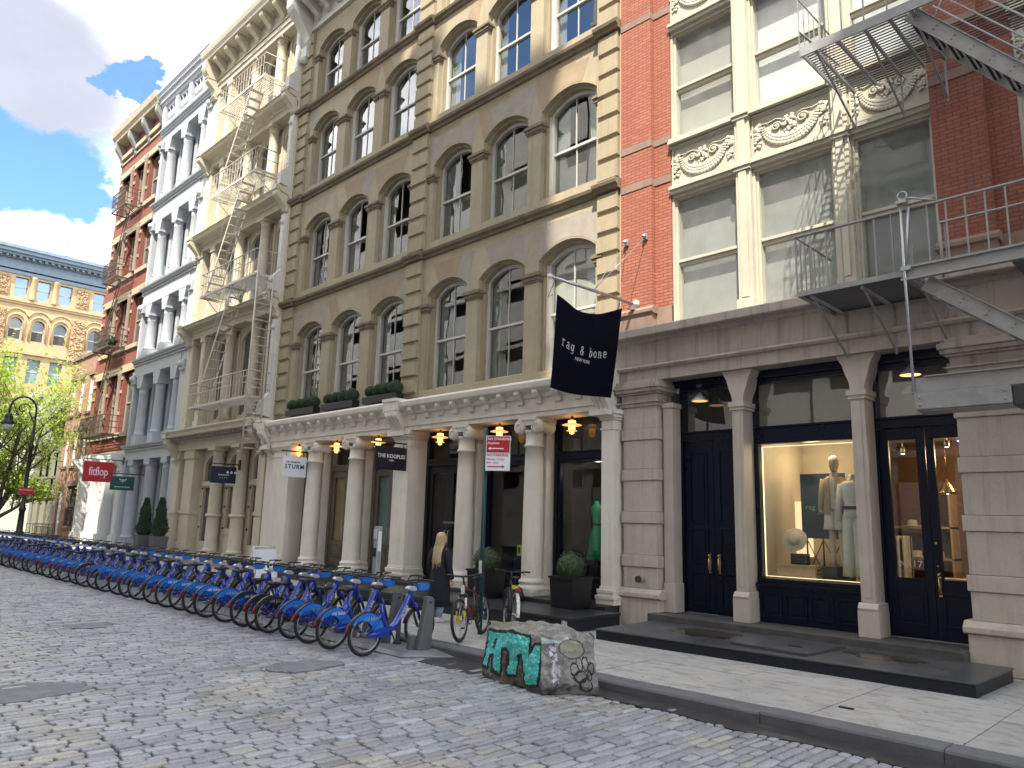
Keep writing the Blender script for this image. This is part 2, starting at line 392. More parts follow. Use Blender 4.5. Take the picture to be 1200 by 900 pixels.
# setts: courses run across the street, each stone a low pillow
rs = np.random.RandomState(5)
vs, fs, cs = [], [], []
x = 4.0; nv = 0
SHP = [(-1,-.84),(-.80,-1),(.80,-1),(1,-.84),(1,.84),(.80,1),(-.80,1),(-1,.84)]
def lowfreq(x, y): return noise.noise(V(x*.35, y*.35, 3.1))
while x > -62:
    wx = rs.uniform(.092, .132)
    if x < -38: wx *= 1.35
    xc = x-wx/2; y = KY-.03-rs.uniform(0, .25)
    while y > -2.1:
        ly = rs.uniform(.20, .36)*(1.3 if x < -38 else 1)
        yc = y-ly/2
        vis = yc > -.14*(xc)-.9+(-1.6 if xc > -9 else -2.2)   # keep what this street view and a step aside can see
        if vis:
            hz = rs.normal(0, .004)+.016*lowfreq(xc, yc); tx, ty = rs.normal(0, .018, 2)
            bend = .05*noise.noise(V(yc*.5, xc*.12, 9))
            a, b = wx/2-.006-rs.uniform(0,.005), ly/2-.006-rs.uniform(0,.008)
            j = rs.uniform(-.006, .006, (8, 2))
            for sc, z in ((1, -.045), (.99, -.007), (.91, -.0005), (.6, .002)):
                for k, (px, py) in enumerate(SHP):
                    ex = px*a*sc if sc > .9 else px*(a-(1-sc)*.09); ey = py*b*sc if sc > .9 else py*(b-(1-sc)*.10)
                    ex += j[k,0]; ey += j[k,1]
                    vs.append((xc+bend+ex, yc+ey, z+hz+ex*tx+ey*ty))
            for r_ in range(3):
                for k in range(8): fs.append((nv+r_*8+k, nv+r_*8+(k+1)%8, nv+r_*8+8+(k+1)%8, nv+r_*8+8+k))
            fs.append(tuple(nv+24+k for k in range(8)))
            t = rs.random_sample(); g = rs.uniform(.78, 1.18)
            base_c = np.array((.35,.36,.385)) if t < .84 else (np.array((.38,.36,.32)) if t < .90 else (np.array((.25,.255,.27)) if t < .96 else np.array((.42,.43,.45))))
            lf = .5+.5*noise.noise(V(xc*.6, yc*.6, 7))
            base_c = base_c*g*(.86+.28*lf)
            if lf > .62 and t < .5: base_c = base_c*np.array((1.1, 1.03, .88))
            cs.append(np.tile(np.append(base_c, 1), (32, 1))); nv += 32
        y -= ly
    x -= wx
me = bpy.data.meshes.new('cobblestone_road'); me.from_pydata(vs, [], fs); me.polygons.foreach_set('use_smooth', [True]*len(fs))
ca = me.color_attributes.new('stone', 'FLOAT_COLOR', 'POINT'); ca.data.foreach_set('color', np.concatenate(cs).ravel())
mt, nt, p = nt_of('granite_setts'); L = nt.links.new
at = nd(nt, 'ShaderNodeVertexColor', layer_name='stone'); tco = nt.nodes.new('ShaderNodeTexCoord').outputs['Object']
n1 = noise_n(nt, tco, 38, 5, .65); n2 = noise_n(nt, tco, 1.1, 6, .6); n3 = noise_n(nt, tco, 160, 3, .6)
c = mixc(nt, maprange(nt, n1, .3, .7, 0, .5), at.outputs[0], (.10,.10,.105))
c = mixc(nt, maprange(nt, n3, .55, .75, 0, .4), c, (.42,.42,.43))
c = mixc(nt, maprange(nt, n2, .56, .72, 0, .45), c, (.10,.098,.095))
L(c, p.inputs['Base Color']); L(maprange(nt, n1, .3, .7, .36, .66), p.inputs['Roughness'])
b = nd(nt, 'ShaderNodeBump', Strength=.5, Distance=.008); L(n1, b.inputs['Height']); L(b.outputs[0], p.inputs['Normal'])
me.materials.append(mt); o = bpy.data.objects.new('cobblestone_road', me); col.objects.link(o); tag(o, kind='structure')

def blob(cx, cy, rx, ry, z, seed, n=90, amp=.13, rot=0):
    pts = []
    for k in range(n):
        w_ = 2*math.pi*k/n; q = 1+amp*noise.fractal(V(math.cos(w_)*1.7+seed, math.sin(w_)*1.7, seed), 1, 2, 5)*2
        a, b = rx*q*math.cos(w_), ry*q*math.sin(w_)
        pts.append((cx+a*math.cos(rot)-b*math.sin(rot), cy+a*math.sin(rot)+b*math.cos(rot)))
    return pts
for i, (cx, cy, rx, ry) in enumerate(((-9.55,5.62,.36,.5), (-10.0,2.35,.45,.72), (-15.0,4.5,.35,.4))):
    m = MB(); m.prism(blob(cx, cy, rx, ry, 0, i*3.3+1), 'xy', -.02, .016)
    tag(m.build('road_patch', ASPH), kind='structure')
# smooth asphalt gutter beside the kerb at the near end
WETG = M('gutter_asphalt', (.032,.032,.035), .5, var=.3, vs=2.2, bump=.5, bs=90, blotch=(2.2, .55, .5, (.13,.13,.125)))
pts = [(4, KY-.001)]; xx = 4
edge = []
while xx > -9.0:
    edge.append((xx, KY-(.36+.12*noise.noise(V(xx*1.1, 0, 2))+(.30 if -8.9 < xx < -7.3 else 0)))); xx -= .3
pts = edge+[(-9.05, KY-.2), (-9.05, KY-.001), (4, KY-.001)]
m = MB(); m.prism(pts, 'xy', -.02, .011); tag(m.build('gutter', WETG), kind='structure')
# kerb stones
KERB = M('kerb_stone', (.12,.12,.125), .75, var=.22, vs=4, bump=.35, bs=70, streak=.4, grime=(.07,.07,.07))
m = MB(); x = 8.0
while x > -130:
    l_ = rnd.uniform(1.7, 2.6) if x > -60 else 6
    d = rnd.uniform(-.012, .012); z = SZ+rnd.uniform(-.006, .006)
    pr = [(KY+d, -.05), (KY+d, z-.03), (KY+d+.012, z-.008), (KY+d+.035, z), (KY+.30, z), (KY+.30, -.05)]
    m.prism(pr, 'yz', x-l_+.008, x); x -= l_
tag(m.build('kerb', KERB), kind='structure')
# pavement slabs
mt, nt, p = nt_of('pavement_concrete'); L = nt.links.new
tco = nt.nodes.new('ShaderNodeTexCoord').outputs['Object']
at = nd(nt, 'ShaderNodeVertexColor', layer_name='slab')
n1 = noise_n(nt, tco, 1.3, 7, .65); n2 = noise_n(nt, tco, 55, 4, .7); n3 = noise_n(nt, mapping(nt, tco, (1.2, 3, 1)), 2.6, 8, .75); n4 = noise_n(nt, tco, 9, 3, .6)
c = mixc(nt, maprange(nt, n1, .3, .7, 0, 1), (.33,.322,.305), (.42,.41,.39)); c = mixc(nt, 1, c, at.outputs[0], 'MULTIPLY')
c = mixc(nt, maprange(nt, n2, .45, .75, 0, .5), c, (.30,.29,.27))
c = mixc(nt, maprange(nt, n3, .50, .64, 0, .8), c, (.21,.195,.165))
c = mixc(nt, maprange(nt, n4, .665, .70, 0, .8), c, (.12,.105,.085))
L(c, p.inputs['Base Color']); p.inputs['Roughness'].default_value = .82
b = nd(nt, 'ShaderNodeBump', Strength=.35, Distance=.01); L(n2, b.inputs['Height']); L(b.outputs[0], p.inputs['Normal'])
m = MB(); cl = []
m.box(-140, 30, KY+.301, 14, -.05, SZ-.035); cl += [.25]*8
x = 6.3
while x > -64:
    l_ = 1.42 if x > -30 else 3.2
    for y0, y1 in ((KY+.31, 9.4), (9.41, 10.9), (10.91, 13.2)):
        q = rnd.uniform(.88, 1.06); dz = rnd.uniform(-.004, .003)
        m.prism([(y0, -.03), (y0, SZ-.004+dz), (y0+.006, SZ+dz), (y1-.006, SZ+dz), (y1, SZ-.004+dz), (y1, -.03)], 'yz', x-l_+.012, x); cl += [q]*12
    x -= l_
me = m.mesh('pavement'); ca = me.color_attributes.new('slab', 'FLOAT_COLOR', 'POINT')
ca.data.foreach_set('color', np.array([(q, q, q, 1) for q in cl]).ravel()); me.materials.append(mt)
o = bpy.data.objects.new('pavement', me); col.objects.link(o); tag(o, kind='structure')
# opposite pavement (behind the viewer)
m = MB(); m.box(-140, 40, -7, -2.2, -.05, .13); tag(m.build('opposite_pavement', KERB), kind='structure')
# bits of litter on the pavement
LIT = M('litter', (.03,.03,.03), .8)
m = MB(); m.box(-3.55, -3.40, 8.62, 8.67, SZ+.003, SZ+.015); tag(m.build('litter_scrap', LIT), 'small dark scrap of litter lying on the pale pavement slabs', 'litter')
# ================================================================ red brick building on a granite ground floor (nearest, right)
def S(x, z, y): k = y/12.5; return x*k, 2+(z-2)*k
A = thing('brick_building', (-9.4, 12.5, SZ), 'red brick loft building with cream window bays, garland panels and a granite ground floor', 'building')
AX1 = 9.0
# brick piers with stone bands
PIERS = [(-9.36, -8.56, -8.16), (-3.20, -2.46, -2.06), (3.0, 3.8, 4.2), (8.2, 9.0, 9.0)]
for i, (a, b_, c_) in enumerate(PIERS):
    m = MB(); m.box(a, b_, 12.5, 12.9, 6.45, 23); m.box(b_, c_, 12.62, 12.9, 6.1, 23)
    if i == 1: m.box(a-.0, a+.0001, 12.5, 12.9, 6.5, 6.6)
    m.build('brick_pier', BRICK if i == 0 else BRICK_SHADED, A)
    m = MB()
    for z0 in (9.12, 10.02, 13.07, 13.97, 17.0, 17.9):
        m.cut().box(a-.0, b_+.004, 12.485, 12.9, z0, z0+.16); m.box(b_+.004, c_+.002, 12.6, 12.9, z0, z0+.16)
    m.each('stone_band', BROWN, A)
    m = MB(); m.box(a-.02, b_+.02, 12.44, 12.9, 6.0, 6.30); m.prism([(12.44,6.30),(12.39,6.33),(12.39,6.39),(12.46,6.46),(12.9,6.46),(12.9,6.30)], 'yz', a-.06, b_+.06)
    m.box(b_+.03, c_, 12.60, 12.9, 6.0, 6.42); m.build('pier_plinth', BROWN, A)
# mass of the building behind the fronts
m = MB(); m.box(-9.37, AX1, 13.6, 26, 4.9, 23.0); m.box(-9.37, AX1, 12.9, 13.6, 22.4, 23.0); m.box(-9.37, -9.2, 12.9, 13.6, 4.9, 22.4)
for z in (5.2, 9.1, 13.05, 17.0): m.box(-9.2, AX1, 12.95, 13.6, z, z+.5)
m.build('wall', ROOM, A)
# window bays
BAYS = [(-8.16, -6.66, -6.36), (-6.36, -4.80, -4.52), (-4.52, -3.20, None)]
BAYS2 = [(-2.06, -.55, -.25), (-.25, 1.25, 1.55), (1.55, 3.0, None)]
TANBL = M('beige_roller_blind', (.50,.47,.41), .8, var=.1, vs=.7, streak=.1)
WHBL = M('white_roller_blind', (.82,.83,.84), .8, var=.04)
DUSTY = M('dusty_blind', (.36,.365,.35), .7, var=.3, vs=.5, streak=.5, grime=(.42,.42,.41))
DUSTY2 = M('dusty_dark_blind', (.24,.25,.235), .7, var=.25, vs=.5, streak=.25, grime=(.27,.28,.27))
def garland():
    g = MB(); W = .50
    for s in (-1, 1):                       # end clusters: hanging leaf bunches
        cx = s*W
        for dz, r in ((.20,.055),(.13,.065),(.05,.06),(-.03,.05),(-.11,.045),(-.18,.04)):
            for k in range(5): g.ball((cx+rnd.uniform(-.055,.055), -.015, dz+rnd.uniform(-.03,.03)), r*rnd.uniform(.45,.75), 7, 5, (1, .55, 1))
        for k in range(6):
            w_ = rnd.uniform(0, 6.28); q = rnd.uniform(.06, .10)
            g.ball((cx+q*math.cos(w_), -.012, .10+q*1.6*math.sin(w_)), .032, 6, 4, (1.3, .5, .8))
    n = 26
    for i in range(n):                      # the swag: a crescent thick in the middle, scalloped
        t = i/(n-1); w_ = math.pi*(1.02+.96*t); th = .03+.062*math.sin(math.pi*t)
        px, pz = .40*math.cos(w_), .16+.37*math.sin(w_)
        for q in (-.6, .0, .6):
            g.ball((px+q*th*math.cos(w_), -.02, pz+q*th*math.sin(w_)), th*.48, 7, 5, (1, .7, 1), .1)
    for cx, cz, r in ((-.20,.08,.075), (.19,.09,.085)):     # scroll rosettes
        sp = [(cx+r*(1-.7*t)*math.cos(9*t), -.02, cz+r*(1-.7*t)*math.sin(9*t)) for t in [k/22 for k in range(23)]]
        g.tube(sp, .017, 6); g.ball((cx, -.02, cz), .025, 6, 5)
    for k in range(34):                     # central bunch
        w_ = rnd.uniform(0, 6.28); q = .15*math.sqrt(rnd.random())
        g.ball((q*.75*math.cos(w_), -.02, .03+q*1.25*math.sin(w_)), rnd.uniform(.022,.042), 6, 5, (1,.8,1))
    for s in (-1, 1): g.tube([(s*.06,-.015,.16),(s*.2,-.015,.22),(s*.34,-.015,.19),(s*.45,-.015,.22)], .012, 5)
    return g
GAR = garland()
ROWZ = [(6.02, 8.78), (10.02, 12.55), (13.97, 16.45), (17.9, 20.4)]
def lintelband(m, x0, x1, zb, zt, y):
    """moulded frame of a spandrel: two fillets at the top and bottom"""
    m.box(x0, x1, y-.05, y+.3, zt-.10, zt); m.box(x0, x1, y-.11, y+.3, zt-.045, zt+.012)
    m.box(x0, x1, y-.05, y+.3, zb, zb+.10); m.box(x0, x1, y-.10, y+.3, zb+.10, zb+.15)
for g_i, bays in enumerate((BAYS, BAYS2)):
  for bi, (x0, x1, xm) in enumerate(bays):
    for ri, (z0, z1) in enumerate(ROWZ):
        yw = 12.72
        fr = MB()
        for xa, xb in ((x0, x0+.09), (x1-.09, x1)): fr.box(xa, xb, yw, yw+.2, z0, z1)
        fr.box(x0+.09, x1-.09, yw, yw+.2, z0, z0+.07); fr.box(x0+.09, x1-.09, yw, yw+.2, z1-.08, z1)
        fr.box(x0+.0, x0+.05, yw-.06, yw, z0, z1); fr.box(x1-.05, x1, yw-.06, yw, z0, z1); fr.box(x0+.05, x1-.05, yw-.06, yw, z1-.05, z1)
        zt = z0+(z1-z0)*.475
        fr.box(x0+.09, x1-.09, yw+.02, yw+.1, zt, zt+.06); fr.box(x0+.09, x1-.09, yw+.06, yw+.16, zt-.07, zt)
        wf = fr.build('window', FRAMEA, A, bevel=.006)
        gp = MB(); gp.quad((x0+.09, yw+.075, zt+.06), (x1-.09, yw+.075, zt+.06), (x1-.09, yw+.075, z1-.08), (x0+.09, yw+.075, z1-.08))
        gp.build('upper_pane', GLASSD, wf)
        gp = MB(); gp.quad((x0+.09, yw+.13, z0+.07), (x1-.09, yw+.13, z0+.07), (x1-.09, yw+.13, zt-.07), (x0+.09, yw+.13, zt-.07))
        gp.build('lower_pane', GLASSD, wf)
        bl = {0: (DUSTY, DUSTY, DUSTY2), 1: (TANBL, WHBL, WHBL)}.get(ri, (TANBL, WHBL, WHBL))[bi] if g_i == 0 else DUSTY2
        gp = MB(); gp.quad((x0+.05, yw+.24, z0), (x1-.05, yw+.24, z0), (x1-.05, yw+.24, z1), (x0+.05, yw+.24, z1)); gp.build('blind', bl, wf)
        if ri < 3:                                     # spandrel above this row
            zb, zt = z1, ROWZ[ri+1][0]
            sp = MB(); sp.box(x0, x1, 12.66, 12.95, zb, zt)
            sp.box(x0, x1, 12.58, 12.66, zb+.02, zb+.10); sp.box(x0, x1, 12.53, 12.66, zb+.10, zb+.16); sp.box(x0, x1, 12.60, 12.66, zb+.19, zb+.22)
            sp.box(x0, x1, 12.54, 12.66, zt-.07, zt-.0); sp.box(x0, x1, 12.50, 12.66, zt-.13, zt-.07); sp.box(x0, x1, 12.60, 12.66, zt-.19, zt-.15)
            pz0, pz1 = zb+.26, zt-.22
            sp.box(x0+.03, x0+.06, 12.63, 12.66, pz0, pz1); sp.box(x1-.06, x1-.03, 12.63, 12.66, pz0, pz1)
            sp.box(x0+.03, x1-.03, 12.63, 12.66, pz0-.03, pz0); sp.box(x0+.03, x1-.03, 12.63, 12.66, pz1, pz1+.03)
            spo = sp.build('spandrel_panel', FRAMEA, A)
            k = (x1-x0)/1.5; gm = MB(); gm.join(GAR, ((x0+x1)/2, 12.655, (pz0+pz1)/2-.02), Matrix.Diagonal((k*1.25, 1.0, 1.12)))
            if ri < 2: gm.build('garland_relief', FRAMEA, spo, recalc=False)
    if xm is not None:
        mm = MB(); mm.box(x1, xm, 12.56, 12.95, 6.02, 22.4); mm.box(x1+.07, xm-.07, 12.52, 12.56, 6.25, 22.4)
        mm.box(x1-.02, xm+.02, 12.5, 12.95, 6.02, 6.22)
        for z0, z1 in ROWZ[1:]:
            for zz_ in (z0-.10, z0-1.17):
                mm.box(x1-.03, xm+.03, 12.47, 12.95, zz_, zz_+.09); mm.box(x1-.015, xm+.015, 12.5, 12.95, zz_-.07, zz_)
        mm.build('mullion', FRAMEA, A, bevel=.006)
for xe in (-8.16, -3.2-.0): 
    pass
# granite ground floor
def gpier(x0, x1, yf, yb):
    m = MB(); m.box(x0, x1, yf, yb, SZ, .64)
    m.prism([(yf-.0,.64),(yf-.05,.66),(yf-.05,.74),(yf+.05,.82),(yb,.82),(yb,.64)], 'yz', x0-.05, x1+.05)
    z = .82
    for zt in (1.22, 2.05, 2.88, 3.68):
        m.box(x0+.06, x1-.05, yf+.06, yb, z, zt); m.box(x0+.03, x1-.02, yf+.03, yb, zt+.003, zt+.225); z = zt+.228
    m.box(x0+.06, x1-.05, yf+.06, yb, z, 4.35)
    return m.build('granite_pier', GRAN, A, bevel=.012)
def gcap(x0, x1, yf, yb):
    m = MB()
    for (o, z0, z1) in ((.02,4.35,4.42), (-.02,4.42,4.45), (.05,4.45,4.60), (.0,4.60,4.64), (-.05,4.64,4.71), (-.08,4.71,4.80), (-.04,4.80,4.87)):
        m.box(x0+o, x1-o, yf+o, yb, z0, z1)
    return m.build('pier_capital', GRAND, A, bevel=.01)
for (x0, x1) in ((-9.24, -8.33), (-3.20, -1.95), (3.0, 4.3), (8.0, 9.0)):
    gpier(x0, x1, 12.28, 12.85); gcap(x0-.02, x1+.02, 12.28, 12.85)
m = MB(); m.box(-9.42, AX1, 12.36, 13.1, 4.87, 5.10)
m.prism([(12.36,5.10),(12.30,5.11),(12.27,5.15),(12.30,5.18),(12.33,5.20),(13.1,5.20),(13.1,5.10)], 'yz', -9.44, AX1)
m.box(-9.42, AX1, 12.38, 13.1, 5.20, 5.66)
m.prism([(12.38,5.66),(12.34,5.68),(12.30,5.72),(12.12,5.74),(12.10,5.76),(12.10,5.90),(12.15,5.93),(12.5,6.02),(13.1,6.02),(13.1,5.66)], 'yz', -9.5, AX1)
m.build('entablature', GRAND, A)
# cast iron posts between the openings
def post(xc, hw, both=True):
    y0, y1 = 12.44, 12.84
    m = MB(); m.box(xc-hw-.05, xc+hw+.05, y0-.05, y1, .30, .80)
    m.prism([(y0-.05,.80),(y0-.06,.84),(y0-.02,.90),(y0+.0,.92),(y1,.92),(y1,.80)], 'yz', xc-hw-.04, xc+hw+.04)
    m.box(xc-hw, xc+hw, y0, y1, .92, 4.18)
    m.box(xc-hw+.06, xc+hw-.06, y0-.012, y0, 1.0, 4.1)
    m.box(xc-hw-.05, xc+hw+.05, y0-.05, y1, 4.18, 4.27); m.box(xc-hw-.03, xc+hw+.03, y0-.03, y1, 4.12, 4.18)
    o = m.build('post', POST, A, bevel=.01)
    pr = []
    for s in ((1,) if not both else (1,)):
        rt = [(xc+hw+.0, 4.27), (xc+hw+.01, 4.36), (xc+hw+.03, 4.45), (xc+hw+.06, 4.52), (xc+hw+.085, 4.60), (xc+hw+.11, 4.70), (xc+hw+.17, 4.80), (xc+hw+.20, 4.868)]
        lf = [(2*xc-a, z) for a, z in rt[::-1]]
        pr = rt+lf
    m = MB(); m.prism(pr, 'xz', y0+.02, y1); m.build('scroll_bracket', POST, o)
post(-6.70, .105); post(-4.575, .11)
m = MB(); m.box(-8.33, -8.12, 12.5, 12.8, .42, 4.3); m.box(-8.34, -8.09, 12.47, 12.8, .42, .95); m.box(-8.34, -8.09, 12.47, 12.8, 4.3, 4.40)
m.build('post', POST, A, bevel=.008)
for xc in (.0, 1.6): post(xc, .17)
# soffit, sills, side returns
m = MB(); m.box(-8.46, AX1, 12.76, 13.3, 4.72, 4.868); m.build('soffit', NAVY, A)
m = MB(); m.box(-8.42, -3.2, 12.05, 12.95, SZ, .415); m.box(-1.95, 3.0, 12.05, 12.95, SZ, .415); m.build('sill', M('dark_sill', (.075,.072,.07), .6, var=.3, vs=5), A, bevel=.012)
YD = 12.82
def casing(x0, x1, z0, z1, y=YD, w=.06):
    m = MB(); m.box(x0, x0+w, y, y+.22, z0, z1); m.box(x1-w, x1, y, y+.22, z0, z1); m.box(x0+w, x1-w, y, y+.22, z1-w, z1); return m
TRBL = M('transom_blind', (.30,.265,.21), .8, var=.08, vs=.8)
TRDK = M('dim_transom', (.075,.068,.05), .8, var=.1)
for (x0, x1, tm) in ((-8.16, -6.76, TRDK), (-6.64, -4.64, TRBL), (-4.50, -3.10, TRBL)):
    m = casing(x0, x1, .42, 4.72, w=.07); m.box(x0+.07, x1-.07, YD-.02, YD+.2, 3.66, 3.80); m.box(x0+.07, x1-.07, YD-.05, YD+.2, 3.80, 3.84)
    fo = m.build('transom_frame', NAVY, A, bevel=.006)
    m = MB(); m.quad((x0+.07, YD+.1, 3.84), (x1-.07, YD+.1, 3.84), (x1-.07, YD+.1, 4.65), (x0+.07, YD+.1, 4.65)); m.build('pane', GLASS, fo)
    m = MB(); m.box(x0+.03, x1-.03, YD+.24, YD+.26, 3.7, 4.72); m.build('blind', tm, fo)
def panel(m, x0, x1, z0, z1, y, d=.02):
    """raised moulded panel"""
    m.box(x0, x1, y-d, y, z0, z0+.03); m.box(x0, x1, y-d, y, z1-.03, z1); m.box(x0, x0+.03, y-d, y, z0+.03, z1-.03); m.box(x1-.03, x1, y-d, y, z0+.03, z1-.03)
    m.box(x0+.07, x1-.07, y-d*.7, y, z0+.07, z1-.07)
BRASS = M('brass', (.62,.45,.2), .25, 1.0, var=.05)
def handle(x, z, y, p):
    m = MB(); m.box(x-.022, x+.022, y-.012, y, z-.05, z+.30)
    m.tube([(x, y-.01, z+.22), (x, y-.06, z+.22), (x+.004, y-.075, z+.12), (x, y-.06, z+.0), (x, y-.01, z-.02)], .013, 8); m.ball((x, y-.05, z+.27), .024)
    m.build('handle', BRASS, p)
# closed navy double door
dx0, dx1 = -8.09, -6.83; dm = (dx0+dx1)/2
for (a, b_) in ((dx0, dm-.004), (dm+.004, dx1)):
    m = MB(); m.box(a, b_, YD+.05, YD+.12, .43, 3.655)
    panel(m, a+.12, b_-.12, .58, 1.18, YD+.05); panel(m, a+.12, b_-.12, 1.34, 2.0, YD+.05); panel(m, a+.12, b_-.12, 2.0+.08, 3.45, YD+.05)
    d = m.build('door', NAVY, A, bevel=.004)
    handle(dm+(-.10 if a == dx0 else .10), 1.22, YD+.05, d)
m = MB(); m.box(dx0, dx1, YD+.125, YD+.2, .43, 3.655); m.build('door_backing', NAVY, A)
# display window with its lit room
sx0, sx1 = -6.57, -4.71
m = MB(); m.box(sx0, sx1, YD-.06, YD+.12, .42, 1.02)
for k in range(4): panel(m, sx0+.06+k*.44, sx0+.06+k*.44+.385, .52, .92, YD-.06, .02)
m.box(sx0-.0, sx1, YD-.12, YD+.12, 1.02, 1.09); m.box(sx0, sx1, YD-.05, YD+.12, 1.09, 1.16)
m.box(sx0, sx0+.07, YD-.02, YD+.12, 1.16, 3.66); m.box(sx1-.07, sx1, YD-.02, YD+.12, 1.16, 3.66); m.box(sx0+.07, sx1-.07, YD-.02, YD+.12, 3.52, 3.66)
SW = m.build('display_window', NAVY, A, bevel=.005)
m = MB(); m.quad((sx0+.07, YD+.03, 1.16), (sx1-.07, YD+.03, 1.16), (sx1-.07, YD+.03, 3.52), (sx0+.07, YD+.03, 3.52)); m.build('pane', GLASS2, SW)
LED = M_emit('led_strip', (1, .84, .5), .55)
m = MB(); e = .010
m.box(sx0+.09, sx1-.09, YD+.08, YD+.11, 3.47, 3.47+e); m.box(sx0+.09, sx1-.09, YD+.08, YD+.11, 1.19, 1.19+e); m.box(sx0+.09, sx0+.09+e, YD+.08, YD+.11, 1.19+e, 3.47)
m.build('light_strip', LED, SW)
WARMW = M('warm_wall', (.55,.46,.34), .8, var=.05, vs=1)
BEIGEW = M('beige_side_wall', (.52,.47,.38), .8, var=.05)
FLOOR = M('wood_floor', (.38,.22,.11), .5, var=.2, vs=5)
BRWALL = M_brick('painted_brick_inside', (.26,.15,.09), (.22,.13,.08), (.2,.12,.08), streak=0)
m = MB(); m.box(sx0-.1, -5.3, 14.9, 15.0, 1.0, 3.9); m.box(sx0-.14, sx0-.04, YD+.3, 14.9, 1.0, 3.9); m.build('display_wall', BEIGEW, SW)

m = MB(); m.box(sx0-.04, sx1+.12, YD+.13, 14.9, 1.04, 1.155); m.build('display_floor', FLOOR, SW)
m = MB(); m.box(sx0-.04, sx1+.12, YD+.27, 14.9, 3.75, 3.85); m.build('display_ceiling', WARMW, SW)
# glazed navy double door, and the shop seen through it
ex0, ex1 = -4.43, -3.06; em = -3.745
for i, (a, b_) in enumerate(((ex0, em-.004), (em+.004, ex1))):
    m = MB(); s_ = .125 if i == 0 else .10
    if i == 0: g0, g1 = a+.14, b_-.13
    else: g0, g1 = a+.12, b_-.12
    m.box(a, g0, YD+.05, YD+.11, .43, 3.655); m.box(g1, b_, YD+.05, YD+.11, .43, 3.655); m.box(g0, g1, YD+.05, YD+.11, .43, 1.32); m.box(g0, g1, YD+.05, YD+.11, 3.47, 3.655)
    panel(m, g0-.02, g1+.02, .62, 1.12, YD+.05)
    d = m.build('door', NAVY, A, bevel=.004)
    m = MB(); m.quad((g0, YD+.08, 1.32), (g1, YD+.08, 1.32), (g1, YD+.08, 3.47), (g0, YD+.08, 3.47)); m.build('pane', GLASS2, d)
    if i == 1:
        handle(a+.07, 1.12, YD+.05, d); m = MB(); m.ball((a+.06, YD+.03, 1.86), .028); m.ball((a+.06, YD+.035, 1.52), .018); m.build('knob', BRASS, d)
    else:
        t = text_mb('117', .15, ((g0+g1)/2+.07, YD+.072, 1.53), (1,0,0), (0,0,1)); t.join(text_mb('N', .13, ((g0+g1)/2-.10, YD+.072, 1.53), (1,0,0), (0,0,1)))
        t.join(text_mb('o', .06, ((g0+g1)/2-.07, YD+.072, 1.58), (1,0,0), (0,0,1))); t.box((g0+g1)/2-.08, (g0+g1)/2+.06, YD+.071, YD+.073, 1.42, 1.425)
        t.build('number', M('pale_lettering', (.75,.72,.6), .5, var=0), d)
m = MB(); m.box(ex0, ex1, YD+.03, YD+.16, .415, .428); m.build('threshold', STEEL, A)
m = MB(); m.box(-4.62, -1.0, 17.0, 17.1, .4, 3.9); m.box(-1.1, -1.0, YD+.3, 17.0, .4, 3.9); m.box(-7.5, -4.62, 17.0, 17.1, .4, 3.9); m.build('shop_wall', BRWALL, A)
m = MB(); m.box(-7.5, -1.0, YD+.22, 17.0, .30, .41); m.build('shop_floor', FLOOR, A)
m = MB(); m.box(-4.45, -1.0, YD+.27, 17.0, 3.78, 3.86); m.box(-7.5, -4.45, 15.0, 17.0, 3.78, 3.86); m.build('shop_ceiling', M('dim_ceiling', (.22,.17,.12), .8), A)
# lamps that are lit in the shop
def lamp(name, kind, loc, energy, colr, size=.3, rot=None):
    l = bpy.data.lights.new(name, kind); l.energy = energy; l.color = colr
    if kind == 'POINT': l.shadow_soft_size = size
    if kind == 'AREA': l.size = size
    o = bpy.data.objects.new(name, l); col.objects.link(o); o.location = loc
    return o
lamp('display_light', 'POINT', (-5.5, 13.4, 3.62), 14, (1, .80, .52), .12)
lamp('display_light', 'POINT', (-6.1, 14.2, 3.2), 5, (1, .72, .4), .15)
lamp('shop_light', 'POINT', (-3.3, 15.2, 3.4), 30, (1, .66, .34), .15)
LAMPW = M_emit('warm_bulb', (1, .62, .25), 6); LAMPW2 = M_emit('warm_white_bulb', (1, .85, .6), 6)

for x0, x1 in ((-1.95, -.11), (.11, 1.49), (1.71, 3.0), (4.3, 8.0)):       # shop front going on beyond the pier
    m = casing(x0, x1, .42, 4.72, w=.09); m.box(x0+.09, x1-.09, YD-.02, YD+.2, 3.66, 3.82); m.box(x0+.09, x1-.09, YD-.06, YD+.12, .42, 1.1); panel(m, x0+.2, x1-.2, .52, 1.0, YD-.06)
    fo = m.build('shop_frame', NAVY, A, bevel=.006)
    m = MB(); m.quad((x0+.09, YD+.06, 1.1), (x1-.09, YD+.06, 1.1), (x1-.09, YD+.06, 4.63), (x0+.09, YD+.06, 4.63)); m.build('pane', GLASS2, fo)
    m = MB(); m.box(x0, x1, YD+1.2, YD+1.25, .42, 4.72); m.build('shop_interior', ROOM, fo)
